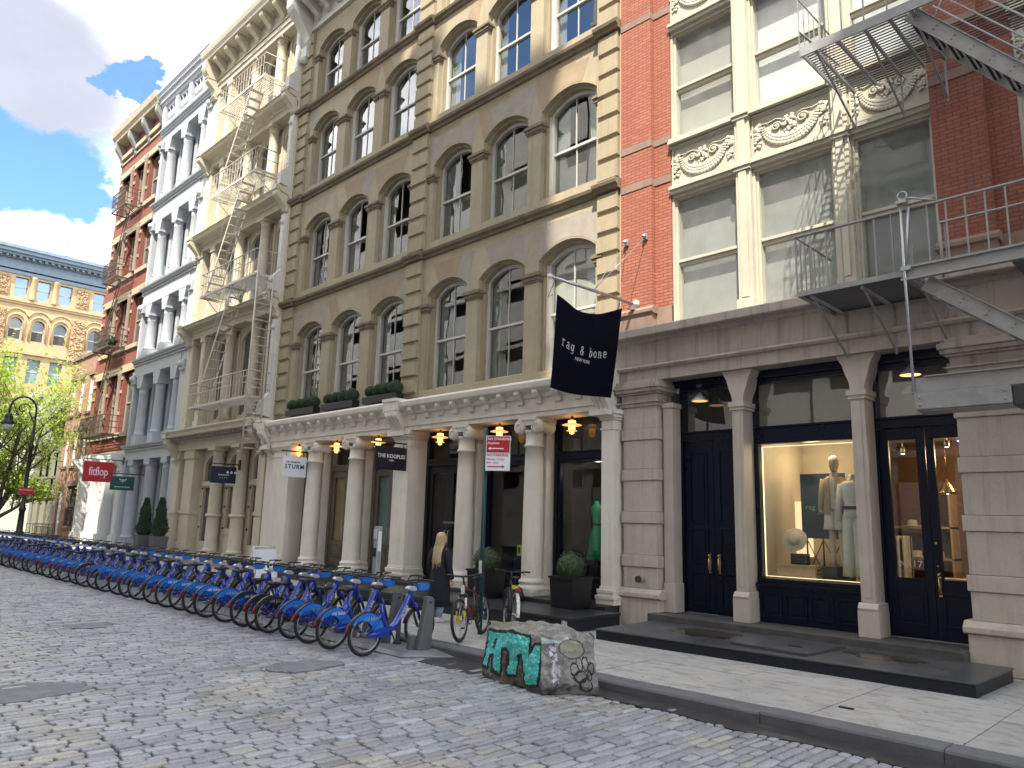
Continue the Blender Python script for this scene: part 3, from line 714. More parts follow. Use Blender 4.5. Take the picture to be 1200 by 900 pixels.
# ---- things in the shop
MANN = M('mannequin_ivory', (.62,.54,.42), .45, var=.03)
CLOTH_W = M('white_linen', (.74,.71,.64), .85, var=.08, vs=12, bump=.3, bs=25)
CLOTH_B = M('sand_linen', (.50,.38,.24), .85, var=.08, vs=12, bump=.3, bs=25)
CLOTH_P = M('pale_sage_cotton', (.70,.70,.60), .85, var=.08, vs=12, bump=.3, bs=20)
def ell(cx, cy, z, a, b, n=14, tw=0): return [(cx+a*math.cos(2*math.pi*k/n+tw), cy+b*math.sin(2*math.pi*k/n+tw), z) for k in range(n)]
def mannequin(x, y, z0, label, trousers, head=True, jacket=None):
    t = thing('mannequin', (x, y, z0), label, 'mannequin', 'mannequins in the display window', local=True)
    b = MB()
    prof = [(.90,.135,.10),(1.0,.125,.09),(1.12,.115,.085),(1.22,.135,.095),(1.33,.155,.10),(1.42,.165,.085),(1.46,.10,.07),(1.49,.055,.055),(1.56,.05,.05)]
    b.loft([ell(0, 0, z, a, c, 14) for z, a, c in prof])
    if head: b.loft([ell(0, -.01, z, a, c, 14) for z, a, c in ((1.55,.045,.05),(1.60,.06,.075),(1.66,.078,.098),(1.73,.082,.10),(1.79,.066,.08),(1.82,.03,.04))])
    for s in (-1, 1):
        b.loft([ell(s*(.075+.0*k), 0, z, r, r, 10) for k, (z, r) in enumerate(((.92,.085),(.5,.055),(.1,.04),(0,.045)))])
        b.tube([(s*.17,0,1.40),(s*.215,.01,1.15),(s*.22,-.03,.88)], [.05,.04,.03], 8)
    b.build('body', MANN, t)
    c = MB(); c.loft([ell(0, -.003, z, a*1.07+.012, c_*1.12+.012, 16) for z, a, c_ in prof[:-2]])
    for s in (-1, 1): c.tube([(s*.16,0,1.41),(s*.22,.01,1.15),(s*.232,-.03,.86)], [.066,.055,.05], 9)
    c.tube([(-.05,-.045,1.50),(0,-.075,1.40),(.05,-.045,1.50)], .018, 6)
    c.build('shirt', CLOTH_W, t)
    if jacket:
        c = MB()
        for s in (-1, 1):
            pts = [(s*.035,-.125),(s*.10,-.125),(s*.165,-.06),(s*.185,.02),(s*.10,.11),(0,.125)]
            rings = [[(px*q+s*.005, py*q2, z) for px, py in pts+[(px*.93, py*.9) for px, py in pts[::-1]]] for z, q, q2 in ((.84,1.05,1.15),(1.0,.98,1.05),(1.15,.92,1),(1.3,1.04,1.1),(1.42,1.05,.9),(1.47,.6,.7))]
            c.loft(rings)
            c.tube([(s*.17,0,1.42),(s*.228,.01,1.15),(s*.24,-.03,.90)], [.074,.064,.056], 9)
        c.build('waistcoat', CLOTH_B, t)
    c = MB()
    if trousers:
        for s in (-1, 1): c.loft([ell(s*sx_, .0, z, a, a*1.05, 12) for z, a, sx_ in ((1.04,.085,.045),(.9,.105,.065),(.6,.10,.085),(.3,.10,.09),(.02,.115,.095))])
        c.build('trousers', CLOTH_P, t)
        c = MB(); c.loft([ell(0, 0, z, .168, .135, 16) for z in (1.03, 1.08)]); c.build('belt', BLACK, t)
    else:
        for s in (-1, 1): c.loft([ell(s*sx_, .0, z, a, a*1.05, 12) for z, a, sx_ in ((1.04,.09,.045),(.85,.115,.07),(.62,.12,.09),(.58,.12,.09))])
        c.build('shorts', CLOTH_P, t)
    return t
m1 = mannequin(-5.40, 13.42, 1.42, 'ivory mannequin with egg head in sand waistcoat and shorts in the lit display window', False, True, True)
m2 = mannequin(-5.02, 13.22, 1.24, 'headless mannequin in open white shirt and wide pale trousers with black belt', True, False)
m1.scale = (1.04,)*3; m2.scale = (1.1,)*3
m = MB(); m.box(-5.62, -5.18, 13.25, 13.6, 1.157, 1.40); PL = None
tag(m.build('plinth', M('black_plinth', (.02,.02,.02), .5), bevel=.01), 'low black plinth under the waistcoated mannequin', 'plinth')
t = thing('sun_hat', (-6.02, 13.1, 1.83), 'wide brimmed pale straw hat leaning on a small stand', 'hat', local=True); t.rotation_euler = (R(68), R(-8), R(12))
m = MB(); m.lathe([(.02,.0),(.21,.0),(.215,.012),(.205,.02),(.10,.018),(.095,.10),(.06,.125),(.0,.128)], 0, 0, 24); m.build('brim_and_crown', M('straw', (.66,.57,.40), .85, var=.12, vs=30, bump=.3), t)
m = MB(); m.lathe([(.1,.02),(.104,.022),(.102,.05),(.098,.052)], 0, 0, 24); m.build('hat_band', M('cream_band', (.58,.5,.38), .8), t)
t = thing('wooden_crate', (-5.98, 13.15, 1.157), 'pale wooden crate with hand holes on the display floor', 'crate'); 
WOOD = M('pale_plywood', (.52,.38,.22), .6, var=.12, vs=7)
m = MB(); m.box(-6.31, -5.63, 13.0, 13.3, 1.158, 1.40); m.box(-6.32,-5.62,12.99,13.31,1.37,1.412); m.build('box', WOOD, t, bevel=.006)
m = MB(); m.box(-5.629, -5.624, 13.08, 13.13, 1.25, 1.28); m.box(-5.629, -5.624, 13.17, 13.22, 1.25, 1.28); m.box(-5.629, -5.624, 13.08, 13.22, 1.32, 1.345); m.build('hand_hole', BLACK, t)
m = MB(); m.box(-6.10, -5.78, 13.08, 13.16, 1.413, 1.60); m.box(-6.08,-5.80,13.06,13.08,1.45,1.58)
tag(m.build('handbag', BLACK, bevel=.015), 'small black handbag standing on the wooden crate', 'bag')
t = thing('backdrop_panel', (-5.85, 14.0, 1.157), 'dark blue backdrop panel with brand lettering hanging behind the mannequins', 'panel')
m = MB(); m.box(-6.28, -5.45, 14.0, 14.03, 1.86, 3.05); m.build('panel', M('ink_blue_board', (.02,.05,.085), .55, var=.3, vs=1.5), t)
LET = M('grey_lettering', (.35,.38,.42), .6, var=0)
q = text_mb('rag & bone', .135, (-5.85, 13.995, 2.43), (1,0,0), (0,0,1), space=1.15); q.join(text_mb('NEW YORK', .05, (-5.85, 13.995, 2.31), (1,0,0), (0,0,1))); q.build('lettering', LET, t)
m = MB()
for xa in (-6.2, -5.9, -5.55): m.tube([(xa, 14.02, 1.16), (xa, 14.02, 1.86)], .016, 6)
for xa, xb in ((-6.2,-5.9),(-5.9,-6.2),(-5.9,-5.55),(-5.55,-5.9)): m.tube([(xa, 14.02, 1.2), (xb, 14.02, 1.84)], .009, 5)
m.build('trestle', BLACK, t)
t = thing('paper_lamp', (-6.55, 14.6, 1.157), 'glowing paper column lamp in the left corner of the display', 'lamp')
m = MB(); m.box(-6.68, -6.38, 14.45, 14.7, 1.5, 2.55); m.build('shade', M_emit('paper_shade', (1,.72,.42), .4), t)
m = MB(); m.box(-6.70, -6.36, 14.43, 14.72, 1.157, 1.5); m.build('base', WOOD, t)
t = thing('clothes_rail', (-3.95, 15.6, .41), 'clothes rail of pale garments inside the shop behind the glazed door', 'clothes rail')
m = MB(); m.tube([(-5.75,15.9,.42),(-5.75,15.9,2.0),(-5.0,15.9,2.0),(-5.0,15.9,.42)], .015, 6); m.build('rail', BLACK, t)
for k in range(7):
    xx = -5.7+k*.10; m = MB(); m.box(xx, xx+.05, 15.7, 16.15, 1.0+.1*(k%2), 1.95); m.build('garment', (CLOTH_B, CLOTH_W, CLOTH_P, M('brown_cloth', (.2,.12,.07), .9))[k%4], t, bevel=.02)
t = thing('shelf_unit', (-4.2, 16.6, .41), 'wooden shelf unit with hats at the back of the shop', 'shelf')
m = MB()
for z in (.9, 1.5, 2.1): m.box(-5.9, -4.4, 16.4, 16.85, z, z+.04)
for xx in (-5.9, -4.44): m.box(xx, xx+.04, 16.4, 16.85, .41, 2.9)
m.build('shelves', WOOD, t)
for k, (xx, zz_) in enumerate(((-5.15,2.145),(-4.75,2.145),(-5.1,1.545),(-4.7,1.545))):
    m = MB(); m.lathe([(.19,zz_),(.19,zz_+.012),(.095,zz_+.016),(.085,zz_+.12),(.0,zz_+.13)], xx, 16.55, 16); tag(m.build('hat', CLOTH_B if k % 2 else CLOTH_W), ('brown','pale')[1-k%2]+' felt hat on the '+('top','top','middle','middle')[k]+' shelf, '+('left','right')[k%2]+' one', 'hat', 'hats on the shop shelves')
for k, (xx, yy, zz_) in enumerate(((-4.75,15.0,3.45),(-3.9,14.6,3.5),(-3.6,14.2,3.55))):
    m = MB(); m.tube([(xx,yy,zz_+.25),(xx,yy,zz_+.1)], .012, 6); m.lathe([(.03,zz_+.12),(.045,zz_+.1),(.045,zz_),(.03,zz_)], xx, yy, 12)
    sp_ = tag(m.build('spotlight', STEEL), 'white track spotlight on the shop ceiling, '+('farthest from','second from','nearest to')[k]+' the glazed door', 'spotlight', 'spotlights inside the shop')
    m = MB(); m.lathe([(.028,zz_-.002),(.028,zz_-.006),(.0,zz_-.006)], xx, yy, 10); m.build('bulb', LAMPW2, sp_)
t = thing('pendant_lamp', (-3.75, 15.0, 2.75), 'bell shaped pendant lamp glowing inside the shop', 'lamp')
m = MB(); m.lathe([(.02,2.95),(.05,2.9),(.14,2.75),(.15,2.70),(.13,2.71),(.04,2.86)], -4.05, 15.0, 16); m.tube([(-4.05,15,2.9),(-4.05,15,3.8)], .006, 5); m.build('shade', BRASS, t)
m = MB(); m.ball((-4.05,15,2.76), .06); m.build('bulb', LAMPW2, t)
t = thing('display_table', (-3.3, 14.2, .41), 'low wooden table with folded clothes just inside the glazed door', 'table')
m = MB(); m.box(-4.15,-3.2,13.9,14.6,1.1,1.15)
m.build('tabletop', WOOD, t)
for dx in (-4.12,-3.28):
    for dy in (13.93,14.52): m = MB(); m.box(dx,dx+.05,dy,dy+.05,.411,1.1); m.build('leg', WOOD, t)
m = MB()
for k in range(4): m.box(-4.0,-3.6,14.0,14.35,1.153+k*.035,1.183+k*.035)
tag(m.build('folded_clothes', CLOTH_W, bevel=.01), 'folded stack of pale clothes on the low shop table', 'clothes')

# ---- lamps over the openings
def ceiling_cone_lamp(x, z, label, on):
    t = thing('pendant_lamp', (x, 12.6, z), label, 'lamp', 'shaded lamps under the granite lintel')
    m = MB(); m.lathe([(.02,z+.13),(.055,z+.10),(.075,z+.07),(.13,z+.02),(.17,z-.02),(.172,z-.035),(.12,z-.0),(.03,z+.08)], x, 12.6, 20); m.build('shade', IRON if on == 0 else STEEL, t)
    m = MB(); m.tube([(x,12.6,z+.12),(x,12.6,4.72)], .012, 6); m.lathe([(.07,4.66),(.07,4.72)], x, 12.6, 14); m.build('stem', IROND, t)
    m = MB(); m.lathe([(.15,z-.028),(.14,z-.02),(.0,z-.012)], x, 12.6, 16); m.build('bulb', M_emit('amber_disc', (1,.5,.16), 1.1) if on == 0 else LAMPDIM, t)
LAMPDIM = M_emit('amber_dim', (1,.52,.2), .5)
xa, za = S(-7.50, 4.40, 12.6); ceiling_cone_lamp(xa, za, 'pale conical lamp hanging above the closed navy double door', 1)
xa, za = S(-3.77, 4.46, 12.6); ceiling_cone_lamp(xa, za, 'grey conical lamp with orange glow hanging above the glazed door', 0)

# ---- raised iron platform in front
PLATM = M('diamond_plate', (.075,.08,.09), .34, .2, var=.15, vs=1.5, bump=.1, bs=160, spec=.6, blotch=(1.1,.6,.2,(.10,.09,.075)))
def M_diamond():
    m, nt, p = nt_of('diamond_plate_face'); L = nt.links.new
    tc = nt.nodes.new('ShaderNodeTexCoord').outputs['Object']
    p.inputs['Base Color'].default_value = (.018,.02,.025,1); p.inputs['Roughness'].default_value = .42; p.inputs['Metallic'].default_value = .4
    ck = nd(nt, 'ShaderNodeTexChecker', Scale=36.0); L(mapping(nt, tc, (1,1,1), (0, R(45), 0)), ck.inputs['Vector'])
    b = nd(nt, 'ShaderNodeBump', Strength=.8, Distance=.01); L(ck.outputs['Fac'], b.inputs['Height']); L(b.outputs[0], p.inputs['Normal'])
    return m
DIAM = M_diamond()
t = thing('iron_platform', (-5.4, 11.1, SZ), 'low dark diamond plate platform before the granite shop front, with a puddle on top', 'platform')
m = MB(); m.prism([(-8.2,10.24),(-2.66,10.40),(-2.62,12.02),(-8.28,12.27)], 'xy', .275, .302); m.build('top_plate', PLATM, t, bevel=.008)
m = MB(); m.prism([(-8.19,10.255),(-2.675,10.415),(-2.64,12.0),(-8.27,12.2)], 'xy', SZ-.02, .274); m.build('riser', DIAM, t)
WATER = M('puddle_water', (.045,.036,.026), .16, var=.1, spec=.7)
m = MB(); m.prism([(p_[0], p_[1]) for p_ in blob(-6.75, 11.35, .66, .40, 0, 4.0, amp=.2)], 'xy', .3, .3055); m.build('puddle', WATER, t)
m = MB(); m.prism([(p_[0], p_[1]) for p_ in blob(-4.0, 11.42, .52, .32, 0, 9.0, amp=.22)], 'xy', .3, .3055); m.build('puddle', WATER, t)
t = thing('cellar_hatch', (-5.2, 11.0, .302), 'flat dark cellar hatch plate lying on the iron platform', 'hatch')
m = MB(); m.prism([(-5.93,10.62),(-4.73,10.52),(-4.68,11.75),(-5.9,11.85)], 'xy', .3035, .345); m.build('plate', PLATM, t, bevel=.006)
m = MB(); m.box(-5.2,-5.0,10.95,10.98,.346,.36); m.build('grip', IROND, t)
# brass pipe on the pier
t = thing('standpipe_cap', (-8.72, 12.3, .97), 'small grey pipe stub sticking out of the granite pier', 'pipe')
m = MB(); m.tube([(-8.72,12.4,1.0),(-8.72,12.2,1.0)], .05, 12); m.lathe([(.001,0),(.001,0.001)], -8.72, 12.2, 6); m.build('pipe', STEEL, t)
m = MB(); m.tube([(-8.72,12.21,1.0),(-8.72,12.16,1.0)], [.068,.06], 12); m.build('collar', IROND, t)
# ================================================================ fire escape on the brick building
FE = thing('fire_escape', (-3, 12.5, 5.6), 'dark grey iron fire escape with a raised swing stair above the granite shop front', 'fire escape')
PAINT = M('worn_grey_paint', (.30,.295,.29), .5, .15, var=.15, vs=5, bump=.25, bs=30, blotch=(7, .66, .8, (.10,.055,.035)))
def grating(m, x0, x1, y0, y1, z, step=.052, holes=None):
    y = y0
    while y < y1:
        for a, b_ in ([(x0, x1)] if not holes else ([(x0, holes[0]), (holes[1], x1)] if holes[2] < y < holes[3] else [(x0, x1)])):
            if b_-a > .02: m.box(a, b_, y, y+.02, z-.008, z+.005)
        y += step
def bracket(m, x, y0, y1, z, drop):
    m.box(x-.02, x+.02, y0, y1, z-.075, z-.03)
    m.tube([(x, y0+.1, z-.06), (x, y1-.01, z-drop)], .02, 4); m.tube([(x, y1-.025, z-.05), (x, y1-.025, z-drop-.04)], .018, 4)
X0, X1 = -4.84, 9.0; Y0, YW = 10.98, 12.38
m = MB(); grating(m, X0+.02, -3.18, Y0+.02, YW, 5.60); grating(m, -2.1, X1, Y0+.02, YW, 5.60, .052)
m.build('balcony_grating', IROND, FE)
m = MB(); m.box(X0, -3.3, Y0-.012, Y0+.012, 5.55, 5.63); m.box(X0, X0+.012, Y0, YW, 5.55, 5.63); m.box(-3.32, X1, Y0-.06, Y0-.02, 5.46, 5.66); m.box(-3.32, X1, Y0-.10, Y0-.06, 5.46, 5.49); m.box(-3.32, X1, Y0-.10, Y0-.06, 5.63, 5.66)
for xx in (-4.65, -3.9, -3.16, -1.2, .6): bracket(m, xx, Y0+.05, YW, 5.58, .78)
m.box(-3.30, -3.24, Y0, YW, 5.5, 5.58)
m.build('balcony_frame', PAINT, FE)
m = MB(); zt = 6.52
m.tube([(X0, YW, zt), (X0, Y0, zt), (X1, Y0, zt)], .02, 6)
x = X0+.0
for k in range(9): m.tube([(X0, Y0+.0+k*.17, 5.6), (X0, Y0+k*.17, zt)], .012, 4)
x = X0+.24
while x < X1: m.tube([(x, Y0, 5.6), (x, Y0, zt)], .0135 if abs(x+3.1) > .12 else .024, 4); x += .235
m.tube([(-2.95, Y0+.55, 6.42),(1.5, Y0+.55, 6.42)], .022, 5); m.tube([(-2.95, Y0+.55, 6.42),(-2.95, Y0+.55, 5.6)], .02, 5); m.tube([(-2.9, Y0+.6, 6.40),(-2.9, Y0+.6, 5.6)], .012, 4)
m.build('railing', PAINT, FE)
# upper balcony
U0, UY = -4.53, 10.75; UZ = 9.50
m = MB(); grating(m, U0+.03, X1, UY+.05, YW-.0, UZ, .075, (-3.0, -.4, 10.6, 11.6)); m.build('upper_grating', IROND, FE)
m = MB(); m.box(U0, X1, UY-.01, UY+.02, UZ-.10, UZ+.06); m.box(U0, U0+.02, UY, YW, UZ-.06, UZ+.04)
for xx in (-4.3, -3.55, -2.9, -.3): bracket(m, xx, UY+.05, YW, UZ-.02, .75)
for xx in (-3.95, -3.2): m.box(xx-.02, xx+.02, UY, YW, UZ-.09, UZ-.03)
m.build('upper_frame', PAINT, FE)
m = MB(); m.tube([(U0, YW, UZ+.95), (U0, UY, UZ+.95), (X1, UY, UZ+.95)], .02, 6)
for k in range(8): m.tube([(U0, UY+k*.2, UZ), (U0, UY+k*.2, UZ+.95)], .009, 4)
m.tube([(U0, UY, UZ+.35), (U0, YW, UZ+.55)], .018, 5)
x = U0+.33
while x < X1: m.tube([(x, UY, UZ), (x, UY, UZ+.95)], .0135, 4); x += .33
m.build('upper_railing', PAINT, FE)
def stair(x0, z0, x1, z1, y0, y1, n, rail=True, w=.20):
    d = V(x1-x0, 0, z1-z0).normalized(); nrm = V(-d.z, 0, d.x)*(w/2)
    m = MB()
    for y in (y0, y1):
        pr = [(x0+nrm.x, z0+nrm.z), (x1+nrm.x, z1+nrm.z), (x1-nrm.x, z1-nrm.z), (x0-nrm.x, z0-nrm.z)]
        m.prism(pr, 'xz', y-.006, y+.006)
        for s in (1, -1):                                  # flange edges of the channel
            q = nrm*s; a = V(x0, 0, z0)+q; b_ = V(x1, 0, z1)+q; e = nrm.normalized()*.006
            m.prism([(a.x-e.x, a.z-e.z), (b_.x-e.x, b_.z-e.z), (b_.x+e.x, b_.z+e.z), (a.x+e.x, a.z+e.z)], 'xz', y-.045, y-.0065)
        for k in range(n*1):
            t = (k+.5)/n; c_ = V(x0, 0, z0).lerp(V(x1, 0, z1), t)
            for s in (.3, -.3): m.ball((c_.x+nrm.x*s, y-.012, c_.z+nrm.z*s), .013, 6, 4)
    o = m.build('stair_stringer', PAINT, FE)
    m = MB()
    for k in range(n):
        t = (k+.5)/n; xx, zz_ = x0+(x1-x0)*t, z0+(z1-z0)*t
        m.cut()
        for q in (-.09, -.03, .03, .09): m.box(xx+q-.015, xx+q+.015, y0+.007, y1-.007, zz_-.012, zz_+.012)
    m.each('stair_tread', IROND, FE)
    if rail:
        m = MB()
        for y in (y0, y1):
            h = V(.35, 0, .75)
            m.tube([V(x0, y, z0)+h, V(x1, y, z1)+h], .017, 6); m.tube([V(x0, y, z0)+h*.5, V(x1, y, z1)+h*.5], .014, 5)
            for t in (.02, .5, .98): c_ = V(x0, y, z0).lerp(V(x1, y, z1), t); m.tube([c_, c_+h], .014, 5)
        m.build('stair_rail', PAINT, FE)
stair(-2.98, 9.50, .25, 5.64, 10.95, 11.55, 15)
# lower flight hung under the balcony and the counterbalanced swing stair held level
stair(-3.05, 5.42, -1.1, 3.86, 11.05, 11.6, 7, False)
sw = MB()
for y in (10.86, 11.5): sw.box(-3.22, 1.6, y-.006, y+.006, 3.86, 4.06); sw.box(-3.26, 1.6, y-.07, y-.0065, 3.845, 3.86); sw.box(-3.1, 1.6, y-.05, y-.0065, 4.06, 4.075)
sw.prism([(-3.22,3.862),(-3.42,3.862),(-3.22,4.05)], 'xz', 10.854, 10.866)
for k in range(14): sw.box(-3.1+k*.33, -2.9+k*.33, 10.867, 11.493, 3.93, 3.95)
sw.build('swing_stair', PAINT, FE)
m = MB(); m.box(-3.22, -2.12, 10.78, 10.82, 3.62, 3.84); m.box(-3.22, -2.12, 10.82, 11.2, 3.60, 3.63)
for xx in (-3.16, -2.19):
    for zz_ in (3.68, 3.78): m.ball((xx, 10.775, zz_), .018, 7, 5)
m.build('counterweight_bar', PAINT, FE, bevel=.006)
m = MB(); m.box(-2.118, -1.92, 10.80, 11.2, 3.58, 3.83); m.build('counterweight_block', IROND, FE, bevel=.02)
m = MB(); m.tube([(-3.27, 10.93, 6.68), (-3.27, 10.90, 5.65), (-3.24, 10.84, 3.86)], .02, 6); m.tube([(-3.17, 10.93, 6.52), (-3.25, 10.91, 5.7)], .018, 6)
m.torus((-3.24, 10.93, 6.72), .06, .012, 'y', 12, 5); m.box(-3.32, -3.18, 10.88, 10.98, 6.60, 6.64); m.tube([(-3.2,10.93,6.68),(-2.85,11.1,6.6)], .014, 5); m.box(-3.31,-3.18,10.87,10.93,5.60,5.66)
m.build('hook_rod', STEEL, FE)

# ================================================================ flag on its pole
bx, by, bz = -8.98, 12.5, 6.56
t = thing('flagpole', (bx, by, bz), 'grey steel flagpole with ball tip held out from the brick pier by two stay rods', 'flagpole')
tip = V(bx, 9.86, 6.50)
m = MB(); m.tube([(bx, by-.06, bz), tuple(tip)], [.036, .028], 10); m.build('pole', STEEL, t)
m = MB(); m.ball(tuple(tip+V(0,-.03,0)), .05, 12, 8); m.build('finial', WHITE, t)
m = MB(); m.lathe([(.11,-.02),(.11,.02),(.07,.05),(.04,.12)], 0, 0, 16); mm = MB(); mm.join(m, (bx, by, bz), Matrix.Rotation(R(90), 3, 'X')); mm.box(bx-.05, bx+.05, by-.16, by-.03, bz-.14, bz-.04)
mm.build('socket', STEEL, t)
m = MB(); mid = (bx, 11.11, 6.545)
for q in ((-9.2, 12.48, 7.98), (-8.71, 12.48, 7.99)): m.tube([mid, q], .008, 5)
m.build('stay_rod', STEEL, t)
m = MB()
for q in ((-9.2, 12.48, 7.98), (-8.71, 12.48, 7.99)): m.box(q[0]-.05, q[0]+.05, q[1]-.03, q[1]+.02, q[2]-.07, q[2]+.07); m.ball((q[0], q[1]-.06, q[2]), .045, 8, 6)
m.build('stay_bracket', STEEL, t)
m = MB(); m.tube([(bx-.02, 10.0, 6.49), (bx-.25, 10.05, 6.2), (bx-.1, 10.02, 6.21)], .006, 5); m.tube([(bx, 10.07, 6.48), (bx-.25, 11.3, 6.9), (-10.0, 12.5, 7.4)], .005, 4); m.build('halyard', BLACK, t)
# flag: slack cloth hanging from two corners
fl = thing('flag', (bx, 10.03, 6.2), 'dark navy flag with white typewriter lettering hanging from the flagpole', 'flag')
def fpt(u, v):
    """u along the pole from tip to wall, v downwards"""
    y = 10.03+1.97*u-v*(.19*(1-u)+.36*u); top = 6.20+.17*u-.30*math.sin(math.pi*u)*(1-.35*u)*(1 if v < .001 else 1)
    bot = 4.40+.06*u-.03*math.sin(math.pi*u)
    z = top+(bot-top)*v
    x = bx+.035*math.sin(u*7+v*2.0)*(.3+v)+.05*math.sin(math.pi*u)*math.sin(math.pi*v)+.02*math.sin(u*15+2*v)*(1-v)
    return V(x, y, z)
NU, NV = 40, 44
m = MB(); m.add([fpt(i/NU, j/NV) for j in range(NV+1) for i in range(NU+1)], [(j*(NU+1)+i, j*(NU+1)+i+1, (j+1)*(NU+1)+i+1, (j+1)*(NU+1)+i) for j in range(NV) for i in range(NU)], True)
fo = m.build('cloth', M('navy_flag_cloth', (.0025,.0032,.010), .9, var=.15, vs=20, spec=.08), fl)
so_ = fo.modifiers.new('thick', 'SOLIDIFY'); so_.thickness = .006; so_.offset = 0
# typewriter strokes (slab serifs), unit: x height = 1
def arc(cx, cy, rx, ry, a0, a1, n=14): return [(cx+rx*math.cos(R(a0+(a1-a0)*k/n)), cy+ry*math.sin(R(a0+(a1-a0)*k/n))) for k in range(n+1)]
GLY = {
 'r': [[(.05,0),(.65,0)], [(.05,1),(.3,1),(.3,0)], arc(.62,.55,.32,.45,180,45)],
 'a': [arc(.45,.72,.33,.28,150,0), [(.78,.72),(.78,.0),(.98,.0)], arc(.42,.27,.34,.27,80,360-30)],
 'g': [arc(.42,.52,.36,.46,0,360,20), [(.98,1),(.78,1),(.78,-.15)], arc(.42,-.15,.36,.3,0,-140)],
 'b': [[(-.02,1.5),(.18,1.5),(.18,0),(0,0)], arc(.54,.5,.37,.5,0,360,20)],
 'o': [arc(.5,.5,.42,.5,0,360,20)],
 'n': [[(0,1),(.2,1),(.2,0)], [(0,0),(.4,0)], arc(.5,.6,.3,.4,180,0), [(.8,.6),(.8,0)], [(.62,0),(1.0,0)]],
 'e': [[(.1,.52),(.92,.52)], arc(.5,.5,.42,.5,0,320,20)],
 '&': [arc(.45,1.1,.24,.28,-60,240,14), [(.33,.86),(.9,0)], arc(.42,.36,.36,.38,120,330), [(.73,.17),(.95,.62)]],
 ' ': []}
def strokes_on(f, txt, size, adv, r):
    m = MB(); cx = -adv*len(txt)/2
    for ch in txt:
        for st in GLY[ch]: m.tube([f((cx+px*.78)*size, py*size) for px, py in st], r, 5)
        cx += adv
    return m
def on_flag(a, b_):
    u = .465+a/2.0; v = .505-b_/1.75+.06*u
    p_ = fpt(u, v); return p_+V(.006, 0, 0)
FLL = M('flag_lettering', (.55,.55,.55), .8, var=0)
strokes_on(on_flag, 'rag & bone', .125, 1.18, .0085).build('lettering', FLL, fl)
t2 = text_mb('NEW YORK', .10, (0, 0, 0), (1,0,0), (0,1,0), space=.9)
m = MB(); m.add([on_flag(p_[0]-.04, p_[1]-.12)+V(p_[2]*.5+.002, 0, 0) for p_ in t2.v], t2.f); m.build('lettering', FLL, fl)
# ================================================================ sandstone building (second)
def arch_pts(x0, x1, zs, zc, n=12):
    """segmental arch from (x0,zs) over the crown zc to (x1,zs)"""
    w = (x1-x0)/2; s = zc-zs; r = (w*w+s*s)/(2*s); cx = (x0+x1)/2; cz = zc-r
    a = math.asin(w/r)
    return [(cx+r*math.sin(-a+2*a*k/n), cz+r*math.cos(-a+2*a*k/n)) for k in range(n+1)]
def wall_open(m, x0, x1, z0, z1, y, ops, depth):
    """wall face x0..x1, z0..z1 at y with openings (xa, xb, za, spring, crown or None); reveals go back by depth"""
    cols = sorted(set((o[0], o[1]) for o in ops)); x = x0
    for xa, xb in cols:
        if xa-x > 1e-4: m.quad((x,y,z0),(xa,y,z0),(xa,y,z1),(x,y,z1))
        z = z0
        for o in sorted([o for o in ops if o[0] == xa], key=lambda o: o[2]):
            _, _, za, zs, zc = o
            if za-z > 1e-4: m.quad((xa,y,z),(xb,y,z),(xb,y,za),(xa,y,za))
            top = arch_pts(xa, xb, zs, zc) if zc else [(xa,zs),(xb,zs)]
            zt = (zc or zs)+.02
            if zc:
                m.add([(px,y,pz) for px, pz in top]+[(xb,y,zt),(xa,y,zt)], [tuple(range(len(top)+2))])
            else: zt = zs
            ring = [(xa,za)]+top+[(xb,za)]
            k = len(ring)
            m.add([(px,y,pz) for px, pz in ring]+[(px,y+depth,pz) for px, pz in ring], [(i, (i+1)%k, k+(i+1)%k, k+i) for i in range(k)])
            z = zt
        if z1-z > 1e-4: m.quad((xa,y,z),(xb,y,z),(xb,y,z1),(xa,y,z1))
        x = xb
    if x1-x > 1e-4: m.quad((x,y,z0),(x1,y,z0),(x1,y,z1),(x,y,z1))
BX0, BX1 = -24.42, -9.40
B = thing('sandstone_building', (BX0, FY, SZ), 'tan sandstone building with rows of arched windows above a cream columned shop front', 'building')
FL = [(5.50, 8.22, 8.56), (9.78, 12.14, 12.50), (13.72, 16.0, 16.35), (17.20, 19.3, 19.62)]
STR = [9.33, 13.26, 16.84]
COLS = [(-23.42, -21.72), (-21.20, -19.47), (-18.95, -17.20), (-16.17, -14.50), (-14.04, -12.36), (-11.90, -10.14)]
ops = [(a, b_, zs0, z1, z2) for a, b_ in COLS for zs0, z1, z2 in FL]
m = MB(); wall_open(m, BX0, BX1, 5.3, 20.2, FY, ops, .14); m.build('wall', B_ST, B)
ops2 = []
m = MB()
for a, b_ in COLS:                                          # inner order of each opening, stepped in
    for zs0, z1, z2 in FL:
        ia, ib = a+.075, b_-.075
        wall_open(m, a-.03, b_+.03, zs0-.03, z2+.06, FY+.14, [(ia, ib, zs0, z1-.07, z2-.07)], .26)
m.build('inner_arch', B_ST2, B)
m = MB(); m.box(BX0+.01, BX1-.01, 13.6, 26, 5.2, 21.6); m.box(BX0+.01, BX1-.01, 12.75, 13.6, 20.2, 21.6); m.box(BX0+.01, BX0+.2, 12.75, 13.6, 5.2, 20.2); m.box(BX1-.2, BX1-.01, 12.75, 13.6, 5.2, 20.2)
for z in (5.22, 9.0, 12.95, 16.6): m.box(BX0+.2, BX1-.2, 13.1, 13.6, z, z+.4)
m.build('rear_mass', ROOM, B)
